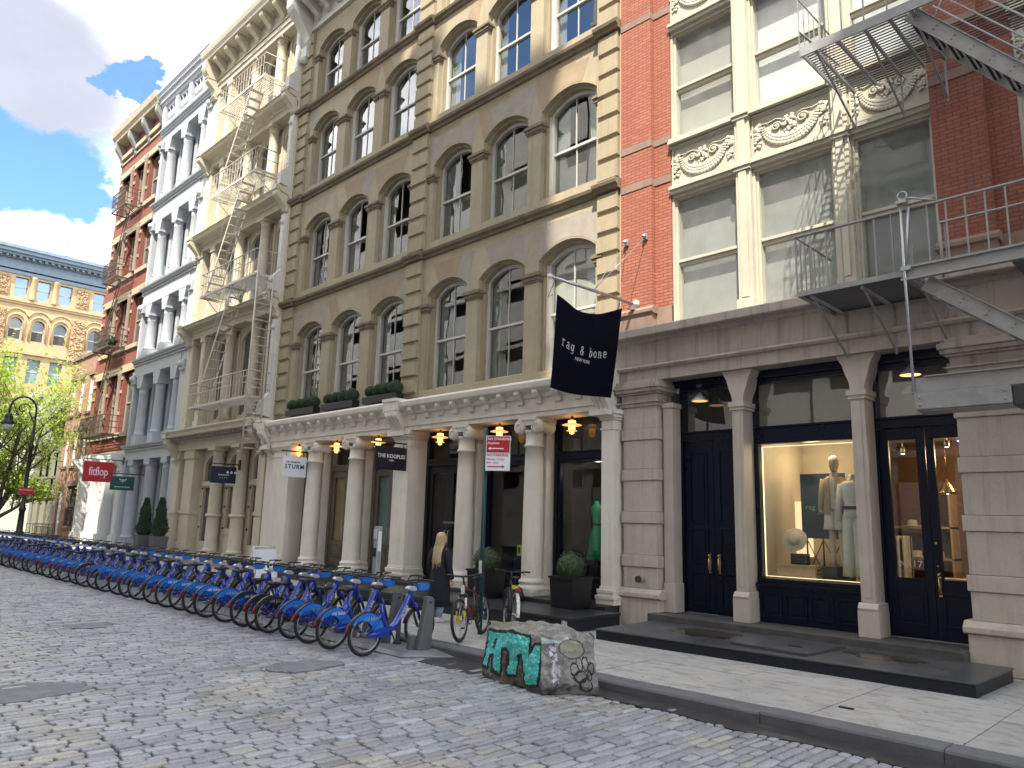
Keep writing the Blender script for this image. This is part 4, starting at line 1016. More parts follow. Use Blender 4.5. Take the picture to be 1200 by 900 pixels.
# piers between windows: impost caps, arch mouldings, sills
cap = MB(); key = MB()
edges = []
for a, b_ in COLS:
    for (zs0, z1, z2) in FL:
        zc = z1-.5
        for (p0, p1) in ((a-.345, a+.0), (b_+.0, b_+.345)):
            cap.cut()
            for o, q0, q1 in ((.03, 0, .05), (.055, .05, .14), (.09, .14, .20), (.06, .20, .24)):
                lo, hi = (p0+.12, p1) if p1 == a else (p0, p1-.12)
                cap.box(lo-o*.0, hi+(o if p1 == a else 0), FY-o, FY+.2, zc+q0, zc+q1) if p1 == a else cap.box(lo-o, hi, FY-o, FY+.2, zc+q0, zc+q1)
        # hood moulding following the arch
        path = arch_pts(a-.02, b_+.02, z1+.02, z2+.04, 14)
        n = len(path)
        outr = [(x_+(x_-(a+b_)/2)*.05, z_+.10) for x_, z_ in path]
        for k in range(n-1):
            key.add([(path[k][0],FY-.045,path[k][1]),(path[k+1][0],FY-.045,path[k+1][1]),(outr[k+1][0],FY-.045,outr[k+1][1]),(outr[k][0],FY-.045,outr[k][1]),
                     (path[k][0],FY+.01,path[k][1]),(path[k+1][0],FY+.01,path[k+1][1]),(outr[k+1][0],FY+.01,outr[k+1][1]),(outr[k][0],FY+.01,outr[k][1])],
                    [(0,1,2,3),(0,4,5,1),(3,2,6,7)] + ([(0,3,7,4)] if k == 0 else []) + ([(1,5,6,2)] if k == n-2 else []))
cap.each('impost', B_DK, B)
del key
# voussoir panels over the arches (slightly different stone)
VOUS = [M('stone_grey_block', (.335,.295,.25), .85, var=.14, vs=3, bump=.1), M('stone_brown_block', (.335,.255,.165), .85, var=.14, vs=3, bump=.1), M('stone_pale_block', (.41,.345,.235), .85, var=.12, vs=3, bump=.1)]
vm = [MB(), MB(), MB()]; r2 = random.Random(4)
for a, b_ in COLS:
    for fi, (zs0, z1, z2) in enumerate(FL[:3]):
        cx = (a+b_)/2; zt = STR[fi]-.06 if fi < 3 else z2+.6
        ap = arch_pts(a-.02, b_+.02, z1+.02, z2+.04, 14); h = z2+.52
        for lo, hi in ((0, 4), (4, 10), (10, 14)):
            if r2.random() < .7:
                pts = ap[lo:hi+1]; q = .0
                x_l = pts[0][0]+(-.22 if lo == 4 else (.223 if lo == 10 else 0)); x_r = pts[-1][0]+(.22 if hi == 10 else (-.223 if hi == 4 else 0)); dy = {0:.003,4:.0045,10:.0038}[lo]
                if lo == 0: x_l -= .25
                if lo == 10: x_r += .25
                vm[r2.randrange(3)].cut().prism(pts+[(x_r, h), (x_l, h)], 'xz', FY-dy, FY+.02)
        if r2.random() < .8:
            s_ = r2.uniform(-.5, .1); vm[r2.randrange(3)].cut().box(cx-.9+s_, cx+.4+s_, FY-.0025, FY+.02, h+.01, zt)
for q, mt_ in zip(vm, VOUS): q.each('facing_block', mt_, B)
m = MB()
for i, z in enumerate(STR):                                  # string courses, broken forward at the quoins
    for x0, x1, o in ((BX0+.68, -17.1, 0), (-16.4, -10.02, 0), (BX0-.02, BX0+.68, .10), (-17.12, -16.38, .10), (-10.04, BX1+.0, .10)):
        m.cut().prism([(FY,z-.02),(FY-.06-o,z),(FY-.08-o,z+.06),(FY-.15-o,z+.10),(FY-.17-o,z+.17),(FY-.15-o,z+.20),(FY,z+.235)], 'yz', x0-(.05 if o else 0), x1+(.05 if o and x1 < -9.5 else 0))
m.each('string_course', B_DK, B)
# quoins
qm = MB(); gm = MB()
for x0, x1 in ((BX0, BX0+.66), (-17.10, -16.40), (-10.02, BX1-.06)):
    gm.cut().box(x0+.02, x1-.02, FY-.05, FY+.3, 5.35, 20.2)
    for lo, hi in ((5.42, STR[0]), (STR[0]+.24, STR[1]), (STR[1]+.24, STR[2]), (STR[2]+.24, 20.15)):
        n = max(1, round((hi-lo)/.50)); s_ = (hi-lo)/n
        for k in range(n):
            z0 = lo+k*s_+.045; z1 = lo+(k+1)*s_-.045
            qm.cut().prism([(FY-.05,z0-.0),(FY-.115,z0+.02),(FY-.115,z1-.02),(FY-.05,z1),(FY+.2,z1),(FY+.2,z0)], 'yz', x0, x1)
gm.each('quoin_backing', B_ST2, B); qm.each('quoin', B_ST2, B)
m = MB(); m.box(BX1-.055, BX1+.0, FY-.02, FY+.2, 5.35, 21); m.build('downpipe', M('tan_pipe', (.42,.34,.24), .6), B)
# sash windows: one of each size, then copies
def sash(w_, zs, zc, sill, screen, p):
    """window in local coords: x centred, z from the sill; glass about y 0"""
    H = zs; m = MB(); fw = .12
    ap = arch_pts(-w_/2, w_/2, zs, zc, 10)
    m.box(-w_/2, -w_/2+fw, -.05, .08, 0, zs); m.box(w_/2-fw, w_/2, -.05, .08, 0, zs); m.box(-w_/2+fw, w_/2-fw, -.05, .08, 0, .10)
    m.box(-w_/2, -w_/2+.05, -.10, -.05, 0, zs); m.box(w_/2-.05, w_/2, -.10, -.05, 0, zs)
    ip = arch_pts(-w_/2+fw, w_/2-fw, zs-.0, zc-fw*.9, 10)
    n = len(ap)
    for k in range(n-1):
        a, b_, c_, d = ap[k], ap[k+1], ip[k+1], ip[k]
        m.add([(q[0], yy, q[1]) for yy in (-.05, .08) for q in (a, b_, c_, d)], [(0,1,2,3),(7,6,5,4),(3,2,6,7)])
    mr = zc*.47
    m.box(-w_/2+fw, w_/2-fw, -.03, .06, mr-.03, mr+.03); m.box(-.012, .012, -.02, .02, mr+.03, zc-.08); m.box(-.012, .012, .01, .04, .10, mr-.03)
    o = m.build('window', SASH, p, at=OFF[p])
    g = MB(); g.add([(-w_/2+fw, 0, mr), (w_/2-fw, 0, mr)]+[(q[0], 0, q[1]) for q in ip[::-1]], [tuple(range(2+len(ip)))]); g.build('upper_pane', GLASS, o, at=OFF[o])
    g = MB(); g.quad((-w_/2+fw,.03,.1),(w_/2-fw,.03,.1),(w_/2-fw,.03,mr),(-w_/2+fw,.03,mr)); g.build('lower_pane', GLASS, o, at=OFF[o])
    return o
proto = {}
rw = random.Random(8)
for ci, (a, b_) in enumerate(COLS):
    for fi, (zs0, z1, z2) in enumerate(FL):
        w_ = 1.66; k = fi
        if k not in proto: proto[k] = sash(w_, z1-.05-zs0, z2-.05-zs0, zs0, False, B); o = proto[k]; o.location = V((a+b_)/2, FY+.33, zs0)-OFF[B]
        else: o = at_place(proto[k], B, ((a+b_)/2, FY+.33, zs0))
        OFF[o] = V((a+b_)/2, FY+.33, zs0); H = z2-zs0
        if fi == 1 and ci >= 3:
            g = MB(); g.quad((-.7,.045,.1),(.7,.045,.1),(.7,.045,H*.46),(-.7,.045,H*.46)); g.build('insect_screen', SCREEN, o, at=OFF[o])
        if fi == 0 and ci == 5:
            g = MB(); g.quad((-.8,.14,.0),(.8,.14,.0),(.8,.14,H-.1),(-.8,.14,H-.1)); g.build('blind', BLIND, o, at=OFF[o])
        elif fi < 2 or rw.random() < .35:
            g = MB(); d_ = rw.uniform(.14,.3); n = 12; sd = rw.choice((-1,1))
            for s in (-1, 1):
                vs_c = []
                for j in range(n+1): vs_c += [(s*(.78-d_*1.6*j/n), .16+.025*math.sin(j*2.4), 0), (s*(.78-d_*1.6*j/n), .16+.025*math.sin(j*2.4), H-.15)]
                g.add(vs_c, [(2*j, 2*j+2, 2*j+3, 2*j+1) for j in range(n)], True)
            g.build('curtain', CURT, o, at=OFF[o])
m = MB()
for a, b_ in COLS:
    for zs0, _, _ in FL[1:]: m.cut().box(a+.0, b_-.0, FY+.02, FY+.36, zs0-.06, zs0+.03)
m.each('window_sill', B_ST2, B)
# white main cornice
CORN = M('stone_grey_cornice_paint', (.60,.58,.53), .55, var=.06, streak=.2, grime=(.35,.32,.28))
def scroll_prof(y, z, d, h):
    """side profile of a scroll bracket, d deep and h high, top at z"""
    pts = [(y, z), (y-d, z), (y-d, z-.22*h), (y-d*.92, z-.30*h)]
    for k in range(9):
        t = k/8; pts.append((y-d*(.85*(1-t)**1.3+.18*t), z-h*(.34+.5*t)))
    pts += [(y-d*.26, z-h*.92), (y-d*.12, z-h), (y, z-h)]
    return pts
m = MB()
m.box(BX0, BX1, FY-.12, FY+.2, 20.2, 20.34); m.box(BX0, BX1, FY-.06, FY+.2, 20.34, 20.95)
m.prism([(FY-.06,20.95),(FY-.18,21.0),(FY-.22,21.1),(FY-.95,21.2),(FY-.98,21.3),(FY-1.05,21.42),(FY-1.1,21.62),(FY+.3,21.75),(FY+.3,20.95)], 'yz', BX0-.05, BX1+.05)
cr = m.build('main_cornice', CORN, B)
m = MB(); x = BX0+.9
while x < BX1-.3:
    m.cut().prism(scroll_prof(FY-.05, 21.16, .75, .62), 'yz', x-.11, x+.11); x += .72
m.each('cornice_bracket', CORN, B)
m = MB()
for x in (BX0+.22, -16.75, BX1-.26): m.cut().prism(scroll_prof(FY-.02, 21.35, .95, 1.75), 'yz', x-.24, x+.24); m.box(x-.2, x+.2, FY-.25, FY, 19.15, 19.6); m.ball((x, FY-.2, 19.1), .17, 8, 6)
m.each('end_bracket', CORN, B)
# ---- shop front: entablature with modillions
EY = 12.02
m = MB(); m.box(BX0+.1, BX1+.06, EY+.06, 12.7, 4.33, 4.44); m.box(BX0+.1, BX1+.06, EY+.03, 12.7, 4.443, 4.74)
m.prism([(EY+.03,4.74),(EY-.02,4.755),(EY-.04,4.79),(EY-.04,4.84),(EY-.20,4.93),(EY-.22,4.96),(EY-.24,5.06),(EY-.22,5.11),(12.7,5.30),(12.7,4.74)], 'yz', BX0-.0, BX1+.10)
ent = m.build('entablature', CREAM, B)
m = MB(); x = BX0+.75
while x < BX1-.2:
    if abs(x+16.45) > .42:
        m.cut().prism([(EY+.05,4.89),(EY-.17,4.925),(EY-.17,4.83),(EY-.13,4.77),(EY-.06,4.72),(EY-.03,4.62),(EY+.05,4.60)], 'yz', x-.085, x+.085); m.box(x-.06, x+.06, EY-.185, EY-.17, 4.84, 4.90)
    x += .565
m.each('modillion', CREAM, ent)
def big_bracket(x, hw):
    m = MB(); m.box(x-hw, x+hw, EY-.30, EY+.05, 4.86, 5.13); m.box(x-hw-.03, x+hw+.03, EY-.33, EY+.05, 5.10, 5.18)
    m.prism(scroll_prof(EY+.08, 4.86, .36, .62), 'yz', x-hw+.03, x+hw-.03)
    for q in (-.5, 0, .5):
        pts = [(yy-.015, zz_) for yy, zz_ in scroll_prof(EY+.08, 4.85, .36, .60)]
        m.prism(pts, 'yz', x+q*hw*.95-.035, x+q*hw*.95+.035)
    m.box(x-hw-.05, x+hw+.05, EY-.10, EY+.1, 4.20, 4.30); m.box(x-.01, x+.03, EY-.306, EY-.3, 4.96, 5.0)
    m.build('scroll_bracket', CREAM, ent)
big_bracket(-23.85, .2); big_bracket(-16.45, .28); big_bracket(-9.5, .2)
CB, CT = .47, 4.33
def column(xc, yc, r):
    m = MB()
    m.box(xc-r*1.38, xc+r*1.38, yc-r*1.38, yc+r*1.38, CB, CB+.09)
    prof = [(r*1.36,CB+.09),(r*1.40,CB+.13),(r*1.36,CB+.18),(r*1.16,CB+.20),(r*1.14,CB+.23),(r*1.24,CB+.26),(r*1.22,CB+.30),(r*1.04,CB+.33),(r,CB+.38)]
    for k in range(7): t = (k+1)/7; prof.append((r*(1-.14*t**1.6), CB+.38+(CT-.66-CB-.38)*t))
    prof += [(r*.98,CT-.655),(r*1.0,CT-.63),(r*.98,CT-.60),(r*.86,CT-.59),(r*.86,CT-.36),(r*.95,CT-.33),(r*1.05,CT-.28)]
    m.lathe(prof, xc, yc, 24)
    o = m.build('column', CREAM, B)
    m = MB(); m.box(xc-r*1.2, xc+r*1.2, yc-r*1.15, yc+r*1.15, CT-.06, CT-.002); m.box(xc-r*1.12, xc+r*1.12, yc-r*1.0, yc+r*1.0, CT-.17, CT-.06)
    for s in (-1, 1):                                        # volutes
        q = MB(); q.lathe([(.005,-.13),(.15,-.13),(.168,-.10),(.12,0),(.168,.10),(.15,.13),(.005,.13)], 0, 0, 18)
        mm_ = Matrix.Rotation(R(90), 3, 'X')
        k = r*1.08/.13
        q.v = [(x_, y_, z_*k) for x_, y_, z_ in q.v]
        m.join(q, (xc+s*r*1.12, yc, CT-.20), mm_)
        for yf in (-1,):
            sp = [(xc+s*r*1.12+s*(.14*(1-.75*t))*math.cos(10*t+1.57), yc+yf*r*1.1, CT-.20+(.14*(1-.75*t))*math.sin(10*t+1.57)) for t in [k_/24 for k_ in range(25)]]
            m.tube(sp, .016, 5)
    m.build('capital', CREAM, o)
    return o
CY = 12.30
for xc in (-21.05, -18.72): column(xc, CY, .255)
for xc in (-13.92, -11.62): column(xc, CY, .235)
def pilaster(x0, x1, y0, y1, z1=CT):
    m = MB(); m.box(x0, x1, y0, y1, CB+.34, z1-.42)
    for o, a, b_ in ((.07,0,.10),(.085,.10,.17),(.05,.17,.22),(.06,.22,.29),(.02,.29,.34)): m.box(x0-o, x1+o, y0-o, y1, CB+a, CB+b_)
    for o, a, b_ in ((.02,.42,.38),(.0,.38,.22),(.03,.22,.17),(.06,.17,.10),(.09,.10,.0)): m.box(x0-o, x1+o, y0-o, y1, z1-a, z1-b_-.002)
    return m.build('pilaster', CREAM, B, bevel=.008)

for xc in (-21.05, -18.72, -13.92, -11.62): pilaster(xc-.2, xc+.2, 12.50, 12.95)
pilaster(-24.25, -23.45, 12.3, 13.0); pilaster(-23.40, -22.35, 12.12, 12.95)
pilaster(-16.65, -16.0, 12.1, 12.95)
pilaster(-9.57, -9.26, 12.12, 13.1)
m = MB(); m.box(BX0+.1, BX1, 12.66, 13.3, 4.34, 4.5); m.build('porch_ceiling', CREAM, B)
# doors and shop windows between the columns
GY = 12.76
WARMIN = M('warm_interior', (.45,.34,.22), .9, var=.2, vs=.7); BLUEIN = M('blue_green_interior', (.10,.16,.16), .9, var=.3, vs=.6)
PINKP = M('pink_backlit_blind', (.55,.36,.27), .8, var=.2, vs=.6); YELP = M('ochre_backlit_blind', (.36,.26,.12), .8, var=.3, vs=.9)
def bay(x0, x1, mat, kind, back, base=.86):
    m = MB(); fw = .10; z0 = CB; zt = 3.42
    m.box(x0, x0+fw, GY-.05, GY+.12, z0, CT); m.box(x1-fw, x1, GY-.05, GY+.12, z0, CT); m.box(x0+fw, x1-fw, GY-.05, GY+.12, zt, zt+.14); m.box(x0+fw, x1-fw, GY-.08, GY+.12, zt+.14, zt+.18); m.box(x0+fw, x1-fw, GY-.05, GY+.12, CT-.14, CT)
    fo = m.build('shop_frame', mat, B, bevel=.006)
    m = MB(); m.quad((x0+fw,GY+.04,zt+.18),(x1-fw,GY+.04,zt+.18),(x1-fw,GY+.04,CT-.14),(x0+fw,GY+.04,CT-.14)); m.build('transom_pane', GLASS2, fo)
    if kind == 'doors':
        xm = (x0+x1)/2
        for a, b_ in ((x0+fw, xm-.004), (xm+.004, x1-fw)):
            m = MB(); s_ = .15; m.box(a, a+s_, GY, GY+.07, z0+.02, zt-.01); m.box(b_-s_, b_, GY, GY+.07, z0+.02, zt-.01); m.box(a+s_, b_-s_, GY, GY+.07, z0+.02, 1.32); m.box(a+s_, b_-s_, GY, GY+.07, zt-.2, zt-.01)
            panel(m, a+s_-.04, b_-s_+.04, z0+.12, .80, GY); panel(m, a+s_-.04, b_-s_+.04, .86, 1.22, GY)
            d = m.build('door', mat, B, bevel=.004)
            m = MB(); m.quad((a+s_,GY+.03,1.32),(b_-s_,GY+.03,1.32),(b_-s_,GY+.03,zt-.2),(a+s_,GY+.03,zt-.2)); m.build('pane', GLASS2, d)
            m = MB(); hx = b_-.06 if a < xm-.2 else a+.06; m.tube([(hx,GY-.01,1.3),(hx,GY-.06,1.3),(hx,GY-.06,1.75),(hx,GY-.01,1.75)], .012, 6); m.build('handle', STEEL, d)
    else:
        m = MB(); m.box(x0+fw, x1-fw, GY-.03, GY+.1, z0, base); panel(m, x0+fw+.08, x1-fw-.08, z0+.1, base-.08, GY-.03); m.box(x0+fw, x1-fw, GY-.09, GY+.1, base, base+.06)
        m.box(x0+fw, x0+fw+.06, GY-.02, GY+.1, base+.06, zt); m.box(x1-fw-.06, x1-fw, GY-.02, GY+.1, base+.06, zt); m.box(x0+fw+.06, x1-fw-.06, GY-.02, GY+.1, zt-.08, zt)
        m.build('window_frame', mat, fo, bevel=.005)
        m = MB(); m.quad((x0+fw+.06,GY+.04,base+.06),(x1-fw-.06,GY+.04,base+.06),(x1-fw-.06,GY+.04,zt-.08),(x0+fw+.06,GY+.04,zt-.08)); m.build('pane', GLASS2, fo)
    m = MB(); m.box(x0-.2, x1+.2, GY+1.9, GY+2.0, CB-.1, CT+.1); m.box(x0-.25, x0-.2, GY+.13, GY+1.9, CB-.1, CT+.1); m.box(x1+.2, x1+.25, GY+.13, GY+1.9, CB-.1, CT+.1)
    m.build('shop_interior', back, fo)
    m = MB(); m.box(x0-.2, x1+.2, GY+.13, GY+1.9, CB-.12, CB-.02); m.build('shop_floor', ROOM, fo); m = MB(); m.box(x0-.2, x1+.2, GY+.13, GY+1.9, CT+.1, CT+.16); m.build('shop_ceiling', ROOM, fo)
    return fo
bays = []
for (a, b_, mt_, k_, bk) in ((-22.35, -21.25, TAUPE, 'doors', WARMIN), (-20.8, -18.9, TAUPE, 'doors', WARMIN), (-18.48, -16.65, TAUPE, 'doors', BLUEIN),
        (-16.0, -14.12, BLACK, 'doors', ROOM), (-13.68, -11.82, NAVY, 'window', ROOM), (-11.38, -9.6, NAVY, 'window', ROOM)):
    bays.append(bay(a, b_, mt_, k_, bk))
for k, (a, b_, mt_) in enumerate(((-22.3, -21.3, PINKP), (-20.75, -18.95, YELP), (-18.43, -16.7, M('teal_backlit_blind', (.16,.24,.24), .8, var=.2, vs=.8)))):
    m = MB(); m.quad((a,GY+.09,1.25),(b_,GY+.09,1.25),(b_,GY+.09,3.3),(a,GY+.09,3.3)); m.build('backlit_blind', mt_, bays[k])  # coloured sheets added as backlit blinds; the backlight is only in their colour
text_mb('STURM', .42, (-19.55, GY+.3, 3.87), (1,0,0), (0,0,1), space=1.15, bold=.006).build('lit_lettering', M_emit('white_letter_glow', (.85,1,1), .5), bays[1])
text_mb('DR. BARBARA', .14, (-19.55, GY+.3, 4.14), (1,0,0), (0,0,1)).build('lit_lettering', M_emit('white_letter_glow', (.85,1,1), .4), bays[1])
text_mb('THE KOOPLES', .085, (-15.0, GY-.003, 1.95), (1,0,0), (0,0,1)).build('door_lettering', M('pale_grey_print', (.5,.5,.5), .6), bays[3])
# plinth step and wide iron platform
STEPM = M('worn_iron_step', (.03,.031,.035), .36, .2, var=.35, vs=2, bump=.15, bs=60, spec=.6)
m = MB(); m.box(BX0, -9.25, 11.86, 13.3, SZ, CB-.005); m.build('plinth_step', STEPM, B, bevel=.012)
t = thing('iron_landing', (-12.3, 11.1, SZ), 'wide dark iron landing in front of the navy shop windows of the sandstone building', 'platform')
m = MB(); m.box(-16.2, -8.86, 10.36, 11.84, .34, .385); m.build('top_plate', STEPM, t, bevel=.008)
m = MB(); m.box(-16.18, -8.88, 10.38, 11.82, SZ-.02, .339); m.build('riser', M('black_riser', (.010,.011,.014), .5, var=.3, vs=4), t)
m = MB(); m.box(-9.05, -8.93, 10.366, 10.378, .15, .33); m.build('sticker', M('torn_sticker', (.5,.5,.52), .7, var=.5, vs=25), t)
# standpipe on the step
t = thing('vent_pipe', (-11.5, 11.75, .385), 'black bent vent pipe on the iron landing beside a cream column', 'pipe')
m = MB(); m.tube([(-11.6,11.7,.386),(-11.6,11.7,.52),(-11.57,11.7,.60),(-11.48,11.7,.63),(-11.39,11.7,.60),(-11.36,11.7,.52),(-11.36,11.7,.40)], .065, 10); m.build('pipe', IROND, t)
# window-sill planters with clipped balls
BOXG = M('clipped_box_leaf', (.018,.036,.014), .8, var=.5, vs=40, bump=1.0, bs=60)
def leafy_ball(m, c, r, n, ls, rr):
    for k in range(n):
        d = V(rr.gauss(0,1), rr.gauss(0,1), rr.gauss(0,1)).normalized(); p_ = V(*c)+d*r*rr.uniform(.82, 1.06)
        u = d.orthogonal().normalized(); u.rotate(Matrix.Rotation(rr.uniform(0, 6.28), 3, d)); v = d.cross(u); tl = d*rr.uniform(-.6,.9)
        a = (u+tl*.7).normalized()*ls; b_ = v*ls*.55
        m.add([p_-a*.2, p_+a*.5+b_, p_+a*1.3, p_+a*.5-b_], [(0,1,2,3)])
rr = random.Random(3)
BALL = MB(); BALL.ball((0,0,0), .19, 12, 8, (1,1,1), .05); leafy_ball(BALL, (0,0,0), .20, 320, .028, rr)
ballme = None
for i, (x0, x1, lb) in enumerate(((-22.7, -20.95, 'black window box with four clipped round shrubs under the leftmost sandstone window'), (-20.5, -18.75, 'black window box with four clipped round shrubs, the middle of the three on the cornice'), (-18.25, -16.6, 'black window box with four clipped round shrubs nearest to the central scroll bracket'))):
    t = thing('window_box', ((x0+x1)/2, 12.15, 5.22), lb, 'planter', 'window boxes on the shop cornice')
    m = MB(); m.box(x0, x1, 12.02, 12.28, 5.22, 5.43); m.build('box', BLACK, t, bevel=.008)
    for k in range(4):
        at = (x0+.22+k*(x1-x0-.44)/3, 12.15, 5.59)
        if ballme is None: ballme = BALL.build('shrub', BOXG, t, at=at); first = ballme
        else: at_place(first, t, at).scale = (1+.08*(k-1.5),)*3
# warm lamps under the entablature
DISC = M_emit('lamp_disc', (1,.50,.15), .42); DISCB = M_emit('lamp_core', (1,.55,.17), .95)
nb = ['nearest to the granite pier', 'behind the red and white parking sign', 'above the black double door by the square central pier', 'by the black hanging sign', 'between the two left round columns', 'above the white hanging sign']
lamps_at = [(-10.65, 12.45), (-12.9, 12.42), (-15.15, 12.45), (-17.7, 12.3), (-19.95, 12.35), (-22.2, 12.35)]
for (x, y), q in zip(lamps_at, nb):
    t = thing('porch_lamp', (x, y, 4.1), 'warm glowing lamp of stacked discs '+q, 'lamp', 'stacked disc lamps under the cream entablature')
    m = MB(); m.lathe([(.03,4.18),(.10,4.17),(.215,4.135),(.215,4.125),(.10,4.12),(.03,4.12)], x, y, 20); m.build('shade', DISC, t)
    m = MB(); m.lathe([(.02,4.03),(.115,4.01),(.12,4.0),(.02,3.99)], x, y, 18); m.build('lower_shade', DISC, t)
    m = MB(); m.lathe([(.03,4.245),(.085,4.23),(.085,4.18),(.075,4.125),(.075,4.03),(.05,4.0),(.055,3.95),(.02,3.93)], x, y, 16); m.build('bulb', DISCB, t)
    m = MB(); m.tube([(x,y,4.24),(x,y,4.335)], .03, 8); m.build('stem', IROND, t)
# things in the right shop windows
GRN = M('emerald_satin', (.02,.36,.16), .45, var=.2, vs=6)
t = thing('dress_form', (-10.82, 13.5, .47), 'emerald green sleeveless dress on a form in the navy shop window', 'dress form')
m = MB(); cx, cy = -10.82, 13.55
m.loft([ell(cx, cy, z, a, b_, 18) for z, a, b_ in ((1.22,.25,.2),(1.5,.20,.16),(1.75,.16,.13),(1.98,.095,.08),(2.04,.10,.085),(2.2,.14,.10),(2.32,.165,.10),(2.39,.16,.09),(2.43,.12,.07),(2.47,.06,.055),(2.53,.05,.05))]); m.build('dress', GRN, t)
m = MB(); m.loft([ell(cx, cy, z, .112, .10, 18) for z in (1.99, 2.03)]); m.build('belt', BLACK, t)
m = MB(); m.tube([(cx,cy,.5),(cx,cy,1.25)], .02, 6); m.build('stand', BLACK, t)
t = thing('coat_form', (-10.6, 13.9, .47), 'camel coat on a form behind the emerald dress', 'dress form')
m = MB(); m.loft([ell(-10.72, 13.95, z, a, .14, 16) for z, a in ((1.2,.30),(1.6,.26),(1.95,.18),(2.1,.2))]); m.build('coat', M('camel_cloth', (.36,.22,.10), .9), t)
t = thing('handbag', (-11.95, 13.35, 1.75), 'small mint green handbag in the middle shop window', 'bag')
m = MB(); m.box(-12.15,-11.9,13.3,13.4,1.62,1.84); m.build('body', M('mint_leather', (.12,.45,.30), .4), t, bevel=.02)
m = MB(); m.torus((-12.02,13.35,1.86), .07, .01, 'y', 12, 5, 0, math.pi); m.build('strap', BLACK, t)
t = thing('price_card', (-12.85, 13.2, 1.35), 'small yellow green card standing in the middle shop window', 'card')
m = MB(); m.box(-12.98,-12.82,13.2,13.21,1.22,1.48); m.build('card', M('lime_card', (.45,.6,.05), .6), t)
m = MB(); m.box(-12.93,-12.87,13.195,13.199,1.29,1.42); m.build('print', BLACK, t)
m = MB(); m.box(-13.05,-12.75,13.15,13.5,.85,1.219); tag(m.build('display_block', BLACK, bevel=.01), 'black display block under the yellow green card', 'display block')
m = MB(); m.box(-12.3,-11.8,13.2,13.6,.85,1.618); tag(m.build('display_block', BLACK, bevel=.01), 'taller black display block under the mint green handbag', 'display block')
lamp('window_light', 'POINT', (-10.5, 13.25, 3.2), 5, (1,.85,.65), .1)
lamp('window_light', 'POINT', (-19.5, 14.2, 3.6), 8, (1,.8,.55), .1)
lamp('window_light', 'POINT', (-21.8, 14.2, 3.6), 10, (1,.75,.5), .1)
# ================================================================ ivory cast iron building (third) and its fire escape
CX0, CX1 = -32.60, BX0-.005
Cb = thing('ivory_building', (CX0, FY, SZ), 'ivory cast iron building with round columns, next to the sandstone one', 'building')
CF = [(5.36, 9.35), (9.88, 13.35), (13.95, 17.3), (17.85, 21.22)]          # floor line, underside of beam
m = MB(); m.box(CX0, CX1, 13.35, 26, 4.4, 22.9); m.box(CX0, CX1, 13.3, 13.35, 4.4, 4.7)
m.box(CX0+.006, CX0+.25, 12.43, 13.34, 4.42, 21.43); m.box(CX1-.18, CX1, 12.42, 13.35, 4.4, 21.6)
m.build('wall', CCR, Cb)
def ctube(m, x, y, z0, z1, r):
    m.box(x-r*1.3, x+r*1.3, y-r*1.3, y+r*1.3, z0, z0+.28)
    pr = [(r*1.25,z0+.28),(r*1.28,z0+.33),(r*1.1,z0+.37),(r,z0+.42)]
    zc = z1-.32
    for k in range(5): t = (k+1)/5; pr.append((r*(1-.12*t), z0+.42+(zc-z0-.42)*t))
    pr += [(r*1.02,zc+.02),(r*1.0,zc+.05),(r*.9,zc+.07),(r*.95,zc+.14),(r*1.25,zc+.20)]
    m.lathe(pr, x, y, 16); m.box(x-r*1.35, x+r*1.35, y-r*1.35, y+r*1.35, zc+.20, z1)
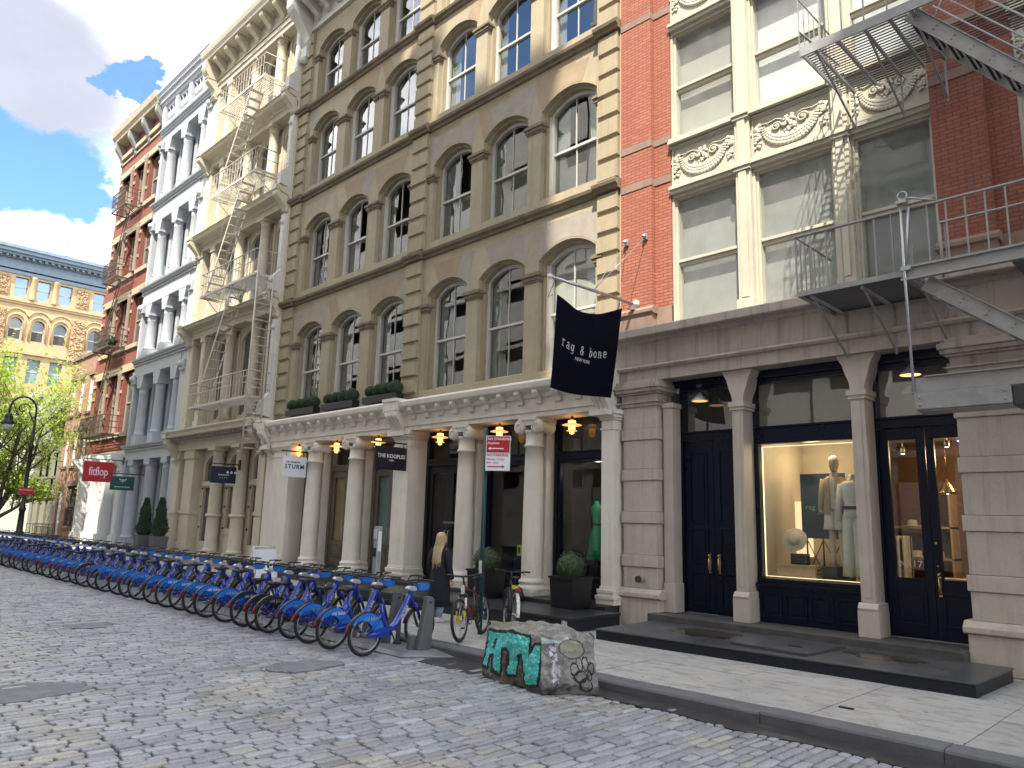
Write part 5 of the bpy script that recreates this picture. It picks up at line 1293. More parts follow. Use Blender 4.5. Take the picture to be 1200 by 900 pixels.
for i, (z0, z1) in enumerate(CF):
    nxt = CF[i+1][0] if i < 3 else 21.6
    m = MB()                                              # beam and projecting cornice at the top of this storey
    m.box(CX0+.02, CX1-.02, 12.42, 13.35, z1, z1+.22)
    if i < 3:
        m.prism([(12.42,z1+.22),(12.36,z1+.25),(12.34,z1+.34),(12.05,z1+.40),(12.03,z1+.46),(11.98,z1+.54),(11.95,nxt-.03),(12.3,nxt+.02),(13.35,nxt+.02),(13.35,z1+.22)], 'yz', CX0+.02, CX1-.02)
    m.build('string_cornice', CCR, Cb)
    m = MB()
    for x in (CX0+.2, CX1-.22): m.cut().prism(scroll_prof(12.42, z1+.45, .52, .75), 'yz', x-.15, x+.15); m.box(x-.17, x+.17, 11.86, 12.42, z1+.45, nxt+.03)
    m.each('scroll_bracket', CCR, Cb)
    m = MB()
    for x in (-28.75, -26.55): ctube(m.cut(), x, 12.62, z0+.02, z1, .21)
    m.each('column', CCR, Cb)
    m = MB()
    for x, w_ in ((-32.25, .22), (-31.0, .18), (CX1-.30, .14)): m.cut().box(x-w_, x+w_, 12.45, 13.3, z0+.02, z1); m.box(x-w_-.04, x+w_+.04, 12.41, 13.3, z0+.02, z0+.4); m.box(x-w_-.05, x+w_+.05, 12.40, 13.3, z1-.25, z1-.02); m.box(x-w_+.06, x+w_-.06, 12.435, 12.45, z0+.6, z1-.5)
    m.each('pilaster', CCR, Cb)
    # arched windows set back in moulded frames
    xs = [(-32.02, -31.2), (-30.75, -29.0), (-28.45, -26.8), (-26.25, -24.75)]
    m = MB(); wall_open(m, CX0+.02, CX1-.02, z0+.02, z1, 12.86, [(a+.22, b_-.22, z0+.35, z1-.55, z1-.22) for a, b_ in xs[1:]], .2)
    for a, b_ in xs[1:]:
        m.box(a+.06, a+.14, 12.78, 12.86, z0+.1, z1-.3); m.box(b_-.14, b_-.06, 12.78, 12.86, z0+.1, z1-.3); m.box(a+.06, b_-.06, 12.80, 12.86, z0+.12, z0+.3)
    m.build('window_wall', CCR, Cb)
    for a, b_ in xs[1:]:
        m = MB(); x0, x1 = a+.22, b_-.22
        m.box(x0, x0+.07, 12.92, 13.0, z0+.35, z1-.3); m.box(x1-.07, x1, 12.92, 13.0, z0+.35, z1-.3); m.box(x0+.07, x1-.07, 12.92, 13.0, (z0+z1)/2-.03, (z0+z1)/2+.03); m.box(x0+.07, x1-.07, 12.92, 13.0, z0+.35, z0+.42)
        wf = m.build('window', CCR, Cb)
        m = MB(); m.quad((x0, 12.97, z0+.35), (x1, 12.97, z0+.35), (x1, 12.97, z1-.2), (x0, 12.97, z1-.2)); m.build('pane', DKGLASS, wf)
m = MB()
m.box(CX0, CX1, 12.36, 13.4, 21.44, 21.60); m.box(CX0, CX1, 12.42, 13.4, 21.60, 22.35); m.box(CX0, CX1, 12.36, 13.4, 21.72, 21.79)
m.prism([(12.42,22.35),(12.3,22.37),(12.27,22.43),(11.80,22.47),(11.78,22.55),(11.70,22.66),(11.64,22.84),(11.64,22.92),(13.4,23.1),(13.4,22.35)], 'yz', CX0-.15, CX1)
m.build('main_cornice', CCR, Cb)
m = MB(); x = CX0+.95
while x < CX1-.5:
    m.cut().prism(scroll_prof(12.42, 22.45, .55, .70), 'yz', x-.13, x+.13)
    for s in (.35, .55, .75): m.box(x+s-.05, x+s+.05, 12.2, 12.42, 22.36, 22.44)
    x += 1.1
for x in (CX0+.15, CX1-.2): m.cut().prism(scroll_prof(12.42, 22.45, .68, 1.7), 'yz', x-.213, x+.187)
m.each('cornice_bracket', CCR, Cb)
# strip of ornament at the party wall
m = MB()
for i, (z0, z1) in enumerate(CF): m.cut().box(CX1-.32, CX1-.03, 12.30, 12.42, z0+.9, z1-.4); m.box(CX1-.27, CX1-.08, 12.28, 12.30, z0+1.0, z1-1.0); m.ball((CX1-.175, 12.28, z1-.7), .09, 8, 6); m.prism([(12.42,z0),(12.0,z0+.1),(12.0,z0+.55),(12.3,z0+.9),(12.42,z0+.9)], 'yz', CX1-.33, CX1-.02)
m.each('party_strip', CORN, Cb)
# ground floor
m = MB(); m.box(CX0+.02, CX1-.02, 12.32, 13.35, 4.55, 4.9)
m.prism([(12.32,4.9),(12.2,4.95),(12.18,5.02),(11.82,5.08),(11.8,5.2),(11.72,5.28),(11.72,5.34),(13.35,5.38),(13.35,4.9)], 'yz', CX0+.02, CX1-.02)
m.build('entablature', CCR, Cb)
m = MB(); x = CX0+.5
while x < CX1-.2: m.box(x, x+.11, 11.95, 12.25, 4.94, 5.06); x += .22
m.build('dentil', M('dirty_ivory', (.33,.30,.25), .7, var=.2), Cb)
m = MB()
for x in (CX0+.25, CX1-.3): m.cut().prism(scroll_prof(12.32, 5.05, .5, .95), 'yz', x-.16, x+.16); m.box(x-.2, x+.2, 11.74, 12.32, 5.05, 5.36)
m.each('scroll_bracket', CCR, Cb)
m = MB()
for x in (-28.5, -26.5):
    ctube(m.cut(), x, 12.5, .35, 4.55, .25); m.lathe([(.27,1.9),(.31,1.93),(.31,2.0),(.27,2.03)], x, 12.5, 18)
m.each('column', CCR, Cb)
m = MB()
for x, w_ in ((-32.25, .27), (-30.95, .45), (CX1-.3, .24)): m.cut().box(x-w_, x+w_, 12.36, 13.3, .9, 4.55); m.box(x-w_-.08, x+w_+.08, 12.28, 13.3, .2, .55); m.box(x-w_-.05, x+w_+.05, 12.31, 13.3, .55, .9); m.box(x-w_-.05, x+w_+.05, 12.31, 13.3, 4.2, 4.5); m.box(x-w_-.04, x+w_+.04, 12.33, 13.3, 2.0, 2.12)
m.each('pilaster', CCR, Cb)
for (a, b_, door) in ((-30.4, -28.75, 1), (-28.2, -26.75, 0), (-26.25, -24.95, 1)):
    m = MB(); wall_open(m, a-.3, b_+.3, .2, 4.55, 12.74, [(a+.18, b_-.18, .95 if door else 1.5, 3.05, None), (a+.18, b_-.18, 3.3, 4.0, 4.3)], .15); m.box(a+.02, b_-.02, 12.68, 12.74, 3.1, 3.24)
    if not door: panel(m, a+.15, b_-.15, .5, 1.3, 12.74, .03)
    so_ = m.build('shop_front', CCR, Cb)
    m = MB(); m.quad((a,12.85,.4),(b_,12.85,.4),(b_,12.85,4.35),(a,12.85,4.35)); m.build('pane', DKGLASS if door else M('dim_blind_glass', (.17,.155,.12), .15, var=.1, vs=1), so_)
    for xx in (a+.10,):
        m = MB()
        for zz_ in (1.5, 2.3, 3.0): m.cut().ball((xx, 12.72, zz_), .04, 6, 5)
        m.each('hinge', IROND, so_)
m = MB(); m.box(-27.3, -27.0, 12.83, 12.84, 2.4, 3.0); m.build('notice', WHITE, so_)
m = MB(); m.box(CX0, CX1, 12.1, 13.3, SZ, .34); m.build('step', M('pale_worn_step', (.3,.28,.25), .8, var=.2), Cb)

# zigzag fire escape
F2 = thing('fire_escape', (-27, 12.4, 6), 'pale cream zigzag fire escape with drop ladder on the ivory building', 'fire escape')
FEP = M('cream_iron', (.55,.51,.43), .55, var=.08, streak=.2)
plats = [(6.05, -29.45, -24.55), (10.52, -29.45, -24.75), (14.75, -29.45, -25.45), (18.65, -29.45, -25.5)]
PY0, PY1 = 11.5, 12.38
for i, (z, x0, x1) in enumerate(plats):
    m = MB(); y = PY0+.03
    while y < PY1: m.box(x0, x1 if (y > 12.0 or i == 0) else x1, y, y+.02, z-.02, z+.01); y += .075
    m.build('platform_grating', FEP, F2)
    m = MB(); m.box(x0, x1, PY0-.015, PY0+.015, z-.06, z+.03); m.box(x0-.015, x0+.015, PY0, PY1, z-.05, z+.03); m.box(x1-.015, x1+.015, PY0, PY1, z-.05, z+.03)
    for xx in (x0+.25, (x0+x1)/2, x1-.25): m.tube([(xx, PY0+.1, z-.04), (xx, PY1, z-.75)], .018, 5); m.box(xx-.015, xx+.015, PY0, PY1, z-.06, z-.025)
    m.build('platform_frame', FEP, F2)
    m = MB()
    for h_i in (.5, .92): m.tube([(x0, PY1, z+h_i), (x0, PY0, z+h_i), (x1, PY0, z+h_i), (x1, PY1, z+h_i)], .024 if h_i > .6 else .014, 5)
    x = x0+.2
    while x < x1: m.tube([(x, PY0, z), (x, PY0, z+.92)], .013, 4); x += .24
    m.build('railing', FEP, F2)
    if i < 3:
        zt = plats[i+1][0]; m = MB(); xa, xb = x0+.45, -26.6
        for y in (PY0+.06, PY0+.56):
            m.prism([(xa, z), (xb, zt), (xb, zt+.12), (xa-.06, z+.1)], 'xz', y-.012, y+.012); m.tube([(xa-.1, y, z+.9), (xb-.1, y, zt+.85)], .013, 5)
        m.build('stair_stringer', FEP, F2)
        m = MB()
        for k in range(14): t = (k+.5)/14; m.cut().box(xa+(xb-xa)*t-.09, xa+(xb-xa)*t+.09, PY0+.073, PY0+.547, z+(zt-z)*t, z+(zt-z)*t+.02)
        m.each('stair_tread', FEP, F2)
m = MB()
for y in (11.45, 12.05): m.tube([(-24.42, y, 10.5), (-24.42, y, 4.2)], .034, 5)
z = 4.25
while z < 10.4: m.tube([(-24.42, 11.45, z), (-24.42, 12.05, z)], .018, 5); z += .3
for a, b_ in ((5.0,5.9),(9.6,10.4)): m.tube([(-24.42,11.47,a),(-24.42,12.03,b_)], .01, 4); m.tube([(-24.42,12.03,a),(-24.42,11.47,b_)], .01, 4)
m.build('ladder', FEP, F2)

# ================================================================ grey cast iron building (fourth)
DX0, DX1 = -39.05, CX0-.005
D = thing('grey_building', (DX0, FY, SZ), 'pale blue grey cast iron building with deep column loggias', 'building')
DCOL = [-38.1, -36.0, -33.95]
DZ = [(5.05, 8.5), (9.25, 12.1), (12.95, 16.45), (17.4, 20.9)]
m = MB(); m.box(DX0, DX1, 13.45, 26, 4.3, 23.6); m.box(DX0, DX0+.22, 12.45, 13.45, SZ, 23.2); m.box(DX1-.62, DX1, 12.45, 13.45, SZ, 23.2); m.build('wall', GREY, D)
for i, (z0, z1) in enumerate([(SZ, 4.42)]+DZ):
    nz = ([q[0] for q in DZ]+[21.5])[i]
    m = MB(); m.box(DX0+.22, DX1-.62, 12.42, 13.45, z1, nz-.12)
    m.prism([(12.42,nz-.12),(12.34,nz-.10),(12.30,nz-.02),(12.22,nz+.0),(12.20,nz+.07),(12.42,nz+.10),(13.45,nz+.10),(13.45,nz-.12)], 'yz', DX0, DX1)
    m.box(DX0, DX1, 12.36, 12.46, nz-.22, nz-.16)
    m.build('beam', GREY, D)
    m = MB(); b0 = z0+.12 if i else .35
    for x in DCOL:
        r = .235 if i else .28
        m.cut().box(x-r*1.3, x+r*1.3, 12.44, 13.0, b0, b0+.45); zc = z1-.75 if i else z1-.4
        m.lathe([(r*1.2,b0+.45),(r*1.22,b0+.52),(r*1.03,b0+.56),(r,b0+.62),(r*.92,zc-.1),(r*1.02,zc-.06),(r*.92,zc-.02),(r*.95,zc+.1),(r*1.2,zc+.16)], x, 12.70, 18)
        if i: m.prism([(x-r*1.25,zc+.16),(x-r*1.25,zc+.28),(x-r*1.9,z1),(x+r*1.9,z1),(x+r*1.25,zc+.28),(x+r*1.25,zc+.16)], 'xz', 12.43, 13.0)
        else: m.box(x-r*1.25, x+r*1.25, 12.43, 13.0, zc+.16, z1)
    m.each('column', GREY, D)
    edges_ = [-37.85, -36.25, -35.75, -34.2, -33.7, -33.2]
    m = MB(); xs = [(-37.8,-36.3),(-35.7,-34.25),(-33.65,-33.22+.0)]
    xs = [(-37.75,-36.3),(-35.7,-34.25),(-33.65,DX1-.64)]
    for a, b_ in xs:
        m.cut()
        for q0, q1, yy in ((a-.15, a+.16, 12.95), (b_-.12, b_+.12, 12.95), (a+.16, a+.30, 13.1), (b_-.26, b_-.12, 13.1)): m.box(q0, q1, yy, 13.45, z0+.1, z1)
        m.box(a, b_, 13.0, 13.45, z0+.1, z0+.5); m.box(a, b_, 13.05, 13.45, z1-.35, z1)
    m.each('window_surround', GREY, D)
    for a, b_ in xs:
        m = MB(); zm = (z0+z1)/2
        for q in (a+.30, b_-.32): m.box(q, q+.06, 13.28, 13.36, z0+.5, z1-.35)
        m.box(a+.3, b_-.26, 13.28, 13.36, zm-.03, zm+.03); m.box((a+b_)/2-.02, (a+b_)/2+.02, 13.30, 13.36, z0+.5, z1-.35)
        wf = m.build('window', GREY, D)
        m = MB(); m.quad((a+.2,13.35,z0+.4),(b_-.2,13.35,z0+.4),(b_-.2,13.35,z1-.2),(a+.2,13.35,z1-.2)); m.build('pane', DKGLASS, wf)
    if i:
        m = MB()
        for x in (DX0+.2, DX1-.3): m.cut().ball((x, 12.34, z1-.1), .16, 8, 6); m.box(x-.2, x+.2, 12.34, 12.5, z1-.35, z1+.1)
        m.each('boss', GREY, D)
m = MB(); m.box(DX0, DX1, 12.40, 13.45, 21.6, 22.0); m.box(DX0, DX1, 12.5, 13.45, 22.0, 22.75); m.box(DX0, DX1, 12.36, 13.45, 22.75, 22.9)
m.prism([(12.36,22.9),(12.27,22.94),(12.22,23.06),(12.14,23.1),(12.12,23.3),(12.02,23.36),(12.0,23.46),(11.92,23.56),(11.92,23.68),(13.45,23.85),(13.45,22.9)], 'yz', DX0-.05, DX1+.0)
m.build('main_cornice', GREY, D)
m = MB(); x = DX0+.35; k = 0
while x < DX1-.2:
    m.cut()
    if k % 4 == 0: m.prism([(12.5,22.85),(12.25,22.85),(12.25,22.25),(12.3,21.95),(12.32,21.7),(12.5,21.62)], 'yz', x-.17, x+.17)
    else: m.lathe([(.05,22.02),(.10,22.15),(.12,22.35),(.06,22.5),(.05,22.6),(.10,22.73)], x, 12.45, 8)
    x += .42; k += 1
m.each('frieze_ornament', GREY, D)
m = MB(); m.box(DX0, DX1, 12.0, 13.4, SZ, .34); m.build('step', M('grey_step', (.22,.23,.25), .8), D)

# ================================================================ red brick and tan stone building (fifth) with fire balconies
EX0, EX1 = -45.75, DX0-.005
E_ = thing('red_building', (EX0, FY, SZ), 'narrow red brick building with tan stone trim above a white shop front', 'building')
EBR = M_brick('deep_red_brick', (.31,.095,.065), (.25,.075,.05), (.2,.1,.08), streak=.25)
EZ = [(5.9, 9.0), (10.4, 13.1), (14.5, 16.95), (18.3, 20.9)]
EC = [(-45.15, -43.55), (-42.95, -41.4), (-40.85, -39.4)]
m = MB(); ops = [(a, b_, z0, z1, None) for a, b_ in EC for z0, z1 in EZ]
wall_open(m, EX0, EX1, 4.9, 23.2, FY-.05, ops, .32); m.box(EX0, EX1, 13.2, 26, SZ, 23.8); m.quad((EX0,FY-.05,SZ),(EX0,13.2,SZ),(EX0,13.2,23.5),(EX0,FY-.05,23.5)); m.build('wall', EBR, E_)
m = MB()
for z0, z1 in EZ:
    for a, b_ in EC:
        m.cut().box(a-.12, b_+.12, FY-.14, FY+.2, z1, z1+.30); m.cut().box(a-.1, b_+.1, FY-.16, FY+.2, z0-.22, z0)
    m.cut().box(EX0, EX1, FY-.09, FY-.05, z1+.3, z1+.42)
    for a, b_ in ((EX0+.1, EC[0][0]), (EC[0][1], EC[1][0]), (EC[1][1], EC[2][0]), (EC[2][1], EX1-.05)):
        for zz_ in (z0+(z1-z0)*.30, z0+(z1-z0)*.66, z1-.35): m.cut().box(a+.03, b_-.03, FY-.11, FY+.1, zz_, zz_+.16)
m.each('stone_trim', TAN, E_)
m = MB()
for z0, z1 in EZ:
    for a, b_ in ((EC[0][1]+.12, EC[1][0]-.12), (EC[1][1]+.12, EC[2][0]-.12)): m.cut().lathe([(.14,z0),(.14,z0+.001),(.12,z0+.05),(.12,z1-.3),(.16,z1-.05),(.16,z1)], (a+b_)/2, FY-.12, 10)
m.each('colonnette', BROWN, E_)
for z0, z1 in EZ:
    for a, b_ in EC:
        m = MB(); zm = (z0+z1)/2
        m.box(a, a+.1, FY+.18, FY+.26, z0, z1); m.box(b_-.1, b_, FY+.18, FY+.26, z0, z1); m.box(a+.1, b_-.1, FY+.18, FY+.26, zm-.04, zm+.04); m.box(a+.1, b_-.1, FY+.18, FY+.26, z1-.12, z1)
        wf = m.build('window', M('dull_tan_frame', (.30,.27,.21), .6), E_)
        m = MB(); m.quad((a,FY+.23,z0),(b_,FY+.23,z0),(b_,FY+.23,z1),(a,FY+.23,z1)); m.build('pane', DKGLASS, wf)
m = MB(); m.box(EX0, EX1, FY-.2, FY, 22.2, 22.45); m.box(EX0, EX1, FY-.12, FY, 21.9, 22.0)
m.prism([(FY,23.1),(FY-.58,23.2),(FY-.62,23.35),(FY-.72,23.5),(FY-.78,23.85),(FY+.3,24.1),(FY+.3,23.1)], 'yz', EX0-.12, EX1-.02)
m.build('main_cornice', TAN, E_)
m = MB()
for x in (EX0+.2, EX0+2.4, EX0+4.5, EX1-.2): m.cut().prism(scroll_prof(FY-.04, 23.16, .55, 1.3), 'yz', x-.14, x+.14)
m.each('cornice_bracket', M('lead_grey', (.30,.30,.29), .6), E_)
m = MB(); m.box(EX0, EX1, FY-.12, 13.2, 4.3, 4.95)
for x in (EX0+.25, EX0+2.3, EX0+4.4, EX1-.25): m.box(x-.22, x+.22, FY-.22, 13.2, .9, 4.3); m.box(x-.32, x+.32, FY-.32, 13.2, SZ, .9); m.prism(scroll_prof(FY-.2, 4.75, .45, .8), 'yz', x-.16, x+.16)
so_ = m.build('white_shop_front', WHITE, E_)
m = MB()
for a, b_ in ((EX0+.5, EX0+2.05), (EX0+2.55, EX0+4.15), (EX0+4.65, EX1-.5)): m.box(a, b_, FY+.2, FY+.3, SZ, 4.3)
m.build('white_infill', M('pale_grey_infill', (.55,.55,.55), .5), so_)
m = MB()
for a in (EX0+1.2, EX0+3.4): m.box(a, a+.5, FY+.17, FY+.2, .5, 3.2)
m.build('dark_opening', ROOM, so_)
F3 = thing('fire_escape', (-42.1, 12.5, 6), 'rusty dark fire balconies with ladders on the narrow red brick building', 'fire escape')
RUST = M('rusty_iron', (.085,.068,.05), .7, .1, var=.35, vs=5)
for z, x0, x1 in ((18.05, -43.2, -41.1), (14.05, -43.2, -41.1), (10.3, -43.3, -40.9), (5.75, -43.8, -40.1)):
    m = MB(); y = 11.65
    while y < 12.5: m.box(x0, x1, y, y+.025, z-.02, z); y += .08
    m.box(x0, x1, 11.6, 11.63, z-.06, z+.03); m.box(x0, x0+.03, 11.63, 12.5, z-.06, z+.02); m.box(x1-.03, x1, 11.63, 12.5, z-.06, z+.02)
    for hh in (.35, .65, .95): m.tube([(x0,12.5,z+hh),(x0,11.61,z+hh),(x1,11.61,z+hh),(x1,12.5,z+hh)], .026, 4)
    x = x0
    while x <= x1+.01: m.tube([(x,11.61,z),(x,11.61,z+.95)], .018, 4); x += .17
    for xx in (x0+.1, x1-.1): m.tube([(xx,11.65,z-.03),(xx,12.5,z-.6)], .02, 4)
    m.build('balcony', RUST, F3)
m = MB()
for za, zb in ((5.8,10.3),(10.4,14.05),(14.1,18.05)):
    for xx in (-42.75, -42.35): m.tube([(xx,11.8,za),(xx+.25,12.2,zb)], .03, 4)
    k = za+.3
    while k < zb: t = (k-za)/(zb-za); m.tube([(-42.75+.25*t,11.8+.4*t,k),(-42.35+.25*t,11.8+.4*t,k)], .012, 4); k += .32
for xx in (-42.9,-42.3): m.tube([(xx,11.75,5.7),(xx,11.75,4.4)], .018, 4)
for z in (4.4,4.8,5.2): m.tube([(-42.9,11.75,z),(-42.3,11.75,z)], .012, 4)
m.build('ladder', RUST, F3)
POTG = M('balcony_leaf', (.035,.055,.025), .8, var=.5, vs=10)
for k in range(5):
    m = MB(); x = -43.0+k*.42; rr = random.Random(k); leafy_ball(m, (x, 11.95, 10.65), .26, 90, .07, rr); m.ball((x,11.95,10.6), .19, 8, 6)
    m.lathe([(.09,10.305),(.12,10.45)], x, 11.95, 8)
    tag(m.build('potted_plant', POTG), 'dark leafy plant in a pot on the third highest balcony of the red building', 'plant', 'plants on the red building balcony')
# ================================================================ small pink brick house, green render house, pale wall, and the terracotta block across the side street
FX0, FX1 = -50.55, EX0-.005
F = thing('pink_house', (FX0, FY, SZ), 'low old pink brick house with white sash windows and an arched door', 'building')
FZ = [(4.5, 6.55), (7.5, 9.6)]; FC = [(-50.1, -49.25), (-48.5, -47.7), (-46.85, -46.05)]
m = MB(); ops = [(a, b_, z0, z1, None) for a, b_ in FC for z0, z1 in FZ]
wall_open(m, FX0, FX1, 4.0, 10.9, FY, ops, .15); wall_open(m, FX0, FX1, SZ, 4.0, FY, [(-50.2, -49.2, .6, 2.75, 3.25), (-48.3, -46.55, 1.15, 3.35, None)], .18)
m.box(FX0, FX1, 12.8, 24, SZ, 10.9); m.build('wall', PINKBR, F)
m = MB()
for a, b_ in FC:
    for z0, z1 in FZ: m.cut().box(a-.12, b_+.12, FY-.04, FY+.1, z1, z1+.22); m.cut().box(a-.1, b_+.1, FY-.08, FY+.1, z0-.14, z0)
m.cut().box(-48.42, -46.43, FY-.05, FY+.1, 3.35, 3.6); m.cut().box(-48.4, -46.45, FY-.08, FY+.1, 1.0, 1.15); m.cut().box(FX0, FX1, FY-.1, FY+.1, 10.8, 10.98)
m.each('stone_trim', BROWN, F)
for a, b_ in FC:
    for z0, z1 in FZ:
        m = MB(); m.box(a, a+.08, FY+.08, FY+.14, z0, z1); m.box(b_-.08, b_, FY+.08, FY+.14, z0, z1); m.box(a+.08, b_-.08, FY+.08, FY+.14, (z0+z1)/2-.03, (z0+z1)/2+.03)
        wf = m.build('window', WHITE, F); m = MB(); m.quad((a,FY+.13,z0),(b_,FY+.13,z0),(b_,FY+.13,z1),(a,FY+.13,z1)); m.build('pane', BLIND, wf)
m = MB(); m.prism([(-50.2,.6)]+arch_pts(-50.2,-49.2,2.75,3.25)+[(-49.2,.6)], 'xz', FY+.12, FY+.17); panel(m, -50.1, -49.75, .8, 2.4, FY+.12, .02); panel(m, -49.65, -49.3, .8, 2.4, FY+.12, .02); m.build('door', WHITE, F)
m = MB()
for k in range(5): m.box(-48.3+k*.42, -48.25+k*.42, FY+.08, FY+.14, 1.15, 3.35)
m.box(-48.3,-46.57,FY+.08,FY+.14,2.2,2.26); wf = m.build('window', TAUPE, F); m = MB(); m.quad((-48.3,FY+.13,1.15),(-46.55,FY+.13,1.15),(-46.55,FY+.13,3.35),(-48.3,FY+.13,3.35)); m.build('pane', DKGLASS, wf)
m = MB(); m.box(-50.4,-49.0,11.9,12.59,SZ,.58); m.box(-50.4,-49.0,11.5,11.9,SZ,.36); m.build('stoop', BROWN, F)
m = MB()
for y in (11.3, 12.4):
    for xx in (-50.4, -49.0): m.tube([(xx,y,.13),(xx,y,1.2)], .02, 4)
for xx in (-50.4,-49.0):
    for z in (.5,1.2): m.tube([(xx,11.3,z),(xx,12.4,z)], .018, 4)
    for k in range(6): m.tube([(xx,11.3+k*.2,.3),(xx,11.3+k*.2,1.2)], .01, 4)
for k in range(14): m.tube([(-48.9+k*.22,11.4,.13),(-48.9+k*.22,11.4,1.1)], .012, 4)
for z in (.3,1.1): m.tube([(-48.9,11.4,z),(-45.9,11.4,z)], .018, 4)
tag(m.build('stoop_railing', IROND), 'dark iron area railing in front of the pink brick house', 'railing')
G = thing('green_house', (-56.2, FY, SZ), 'low moss green rendered house with a roof terrace', 'building')
m = MB(); wall_open(m, -56.2, FX0-.005, SZ, 6.25, FY, [(-55.6,-54.8,.3,2.6,None),(-54.2,-53.4,.3,2.6,None),(-52.6,-51.5,.3,2.6,None),(-55.2,-54.3,4.0,5.4,None),(-53.6,-52.7,4.0,5.4,None),(-52.0,-51.1,4.0,5.4,None)], .2); m.box(-56.2,FX0-.005,12.85,24,SZ,6.25); m.box(-56.2,FX0-.005,FY-.1,FY,2.7,2.85); m.build('wall', GREEN_W, G)
for k, a in enumerate((-55.2,-53.6,-52.0)):
    m = MB(); m.box(a-.08,a+.98,FY-.05,FY+.1,5.4,5.55); m.box(a-.08,a+.98,FY-.05,FY+.1,3.88,4.0); wf = m.build('window', GREEN_W, G); m = MB(); m.quad((a,FY+.15,4.0),(a+.9,FY+.15,4.0),(a+.9,FY+.15,5.4),(a,FY+.15,5.4)); m.build('pane', DKGLASS, wf)
m = MB()
for a in (-55.6,-54.2,-52.6): m.box(a, a+(1.1 if a>-53 else .8), FY+.15, FY+.19, .3, 2.6)
m.build('door', ROOM, G)
m = MB()
for k in range(26): m.tube([(-56+k*.21,12.5,6.25),(-56+k*.21,12.5,7.2)], .012, 4)
m.tube([(-56,12.5,7.2),(-50.7,12.5,7.2)], .025, 4); m.build('terrace_railing', IROND, G)
for k, x in enumerate((-51.3,-52.4,-53.6)):
    m = MB(); rr = random.Random(k+40); leafy_ball(m, (x,13.1,7.5+.3*(k==0)), .75, 500, .14, rr); m.ball((x,13.1,7.4), .5, 8, 6)
    m.lathe([(.25,6.26),(.3,6.8)], x, 13.1, 8); tag(m.build('terrace_shrub', POTG), 'dark shrub in a pot on the roof terrace of the green house', 'plant', 'shrubs on the green house terrace')
G2 = thing('pale_house', (-69, FY, SZ), 'plain pale green rendered house behind the street lamp', 'building')
m = MB(); m.box(-69,-56.21,FY-.02,24,SZ,9.6); m.box(-69.1,-56.21,FY-.2,FY-.02,9.3,9.75); m.build('wall', PALE_G, G2)
for k in range(4):
    for z in (3.9, 6.8):
        a = -68+k*3.0; m = MB(); m.box(a,a+1.1,FY-.06,FY-.021,z,z+1.7); wf = m.build('window', WHITE, G2); m = MB(); m.quad((a+.08,FY-.065,z+.08),(a+1.02,FY-.065,z+.08),(a+1.02,FY-.065,z+1.62),(a+.08,FY-.065,z+1.62)); m.build('pane', DKGLASS, wf)
m = MB(); m.box(-66,-64.6,FY-.05,FY-.021,.3,2.5); m.build('door', BROWN, G2)
HX = -76.0
H = thing('terracotta_building', (HX, 20, SZ), 'large ochre terracotta building with blue grey cornice, facing down the street', 'building')
def hw(y): return y*HX/-75
kx = HX/-75
def Hz(z): return 2+(z-2)*kx
wy = []; base = 13.9*kx; st = 1.72*kx
for g_ in (-2, -1, 0, 1, 2):
    for k in range(3): wy.append(base+g_*6.22*kx+k*st)
wh = .5*kx
m = MB()
ops = []
for y in wy: ops += [(y-wh, y+wh, Hz(20.12), Hz(21.9), None), (y-wh, y+wh, Hz(16.4), Hz(17.75), Hz(18.3)), (y-wh, y+wh, Hz(12.7), Hz(14.85), None), (y-wh, y+wh, Hz(8.7), Hz(10.85), None), (y-wh, y+wh, Hz(4.7), Hz(6.85), None)]
q = MB(); wall_open(q, 0, 36, SZ, Hz(22.2), 0, ops, .35)
m.v = [(HX-y_, x_, z_) for x_, y_, z_ in q.v]; m.f = q.f; m.s = q.s
m.box(HX-20, HX-.5, 0, 36, SZ, Hz(24)); m.build('wall', OCHRE, H)
m = MB()
for lo, hi, o in ((22.1,22.4,.1),(22.55,23.4,.06),(23.4,23.6,.3),(23.6,23.8,.7),(23.8,24.1,.95),(24.1,24.4,1.1)): m.box(HX-2, HX+o, -.5, 36.5, Hz(lo), Hz(hi)-.002)
y = 0
while y < 36: m.box(HX, HX+.62, y, y+.2, Hz(23.42), Hz(23.6)); y += .5
m.build('cornice', SLATE, H)
m = MB()
for z, o in ((19.7,.22),(19.5,.12),(15.2,.2),(11.2,.2),(7.2,.2)): m.box(HX-.1, HX+o, 0, 36, Hz(z), Hz(z)+.22)
for g_ in (-2,-1,0,1,2):
    for k in (0,1): yc = base+g_*6.22*kx+(k+.5)*st; m.lathe([(.28,Hz(19.95)),(.24,Hz(20.1)),(.22,Hz(21.7)),(.3,Hz(21.9)),(.3,Hz(22.05))], HX+.05, yc, 10)
for y in wy:
    ap = arch_pts(y-wh*1.3, y+wh*1.3, Hz(17.75), Hz(18.6), 10)
    m.tube([(HX+.03, y-wh*1.3, Hz(16.4))]+[(HX+.03, a, b_) for a, b_ in ap]+[(HX+.03, y+wh*1.3, Hz(16.4))], .09, 5)
    ap = arch_pts(y-st/2, y+st/2, Hz(18.4), Hz(19.1), 8); m.tube([(HX+.03, a, b_) for a, b_ in ap], .08, 5)
m.build('moulding', OCHRE, H)
rr = random.Random(6); m = MB()
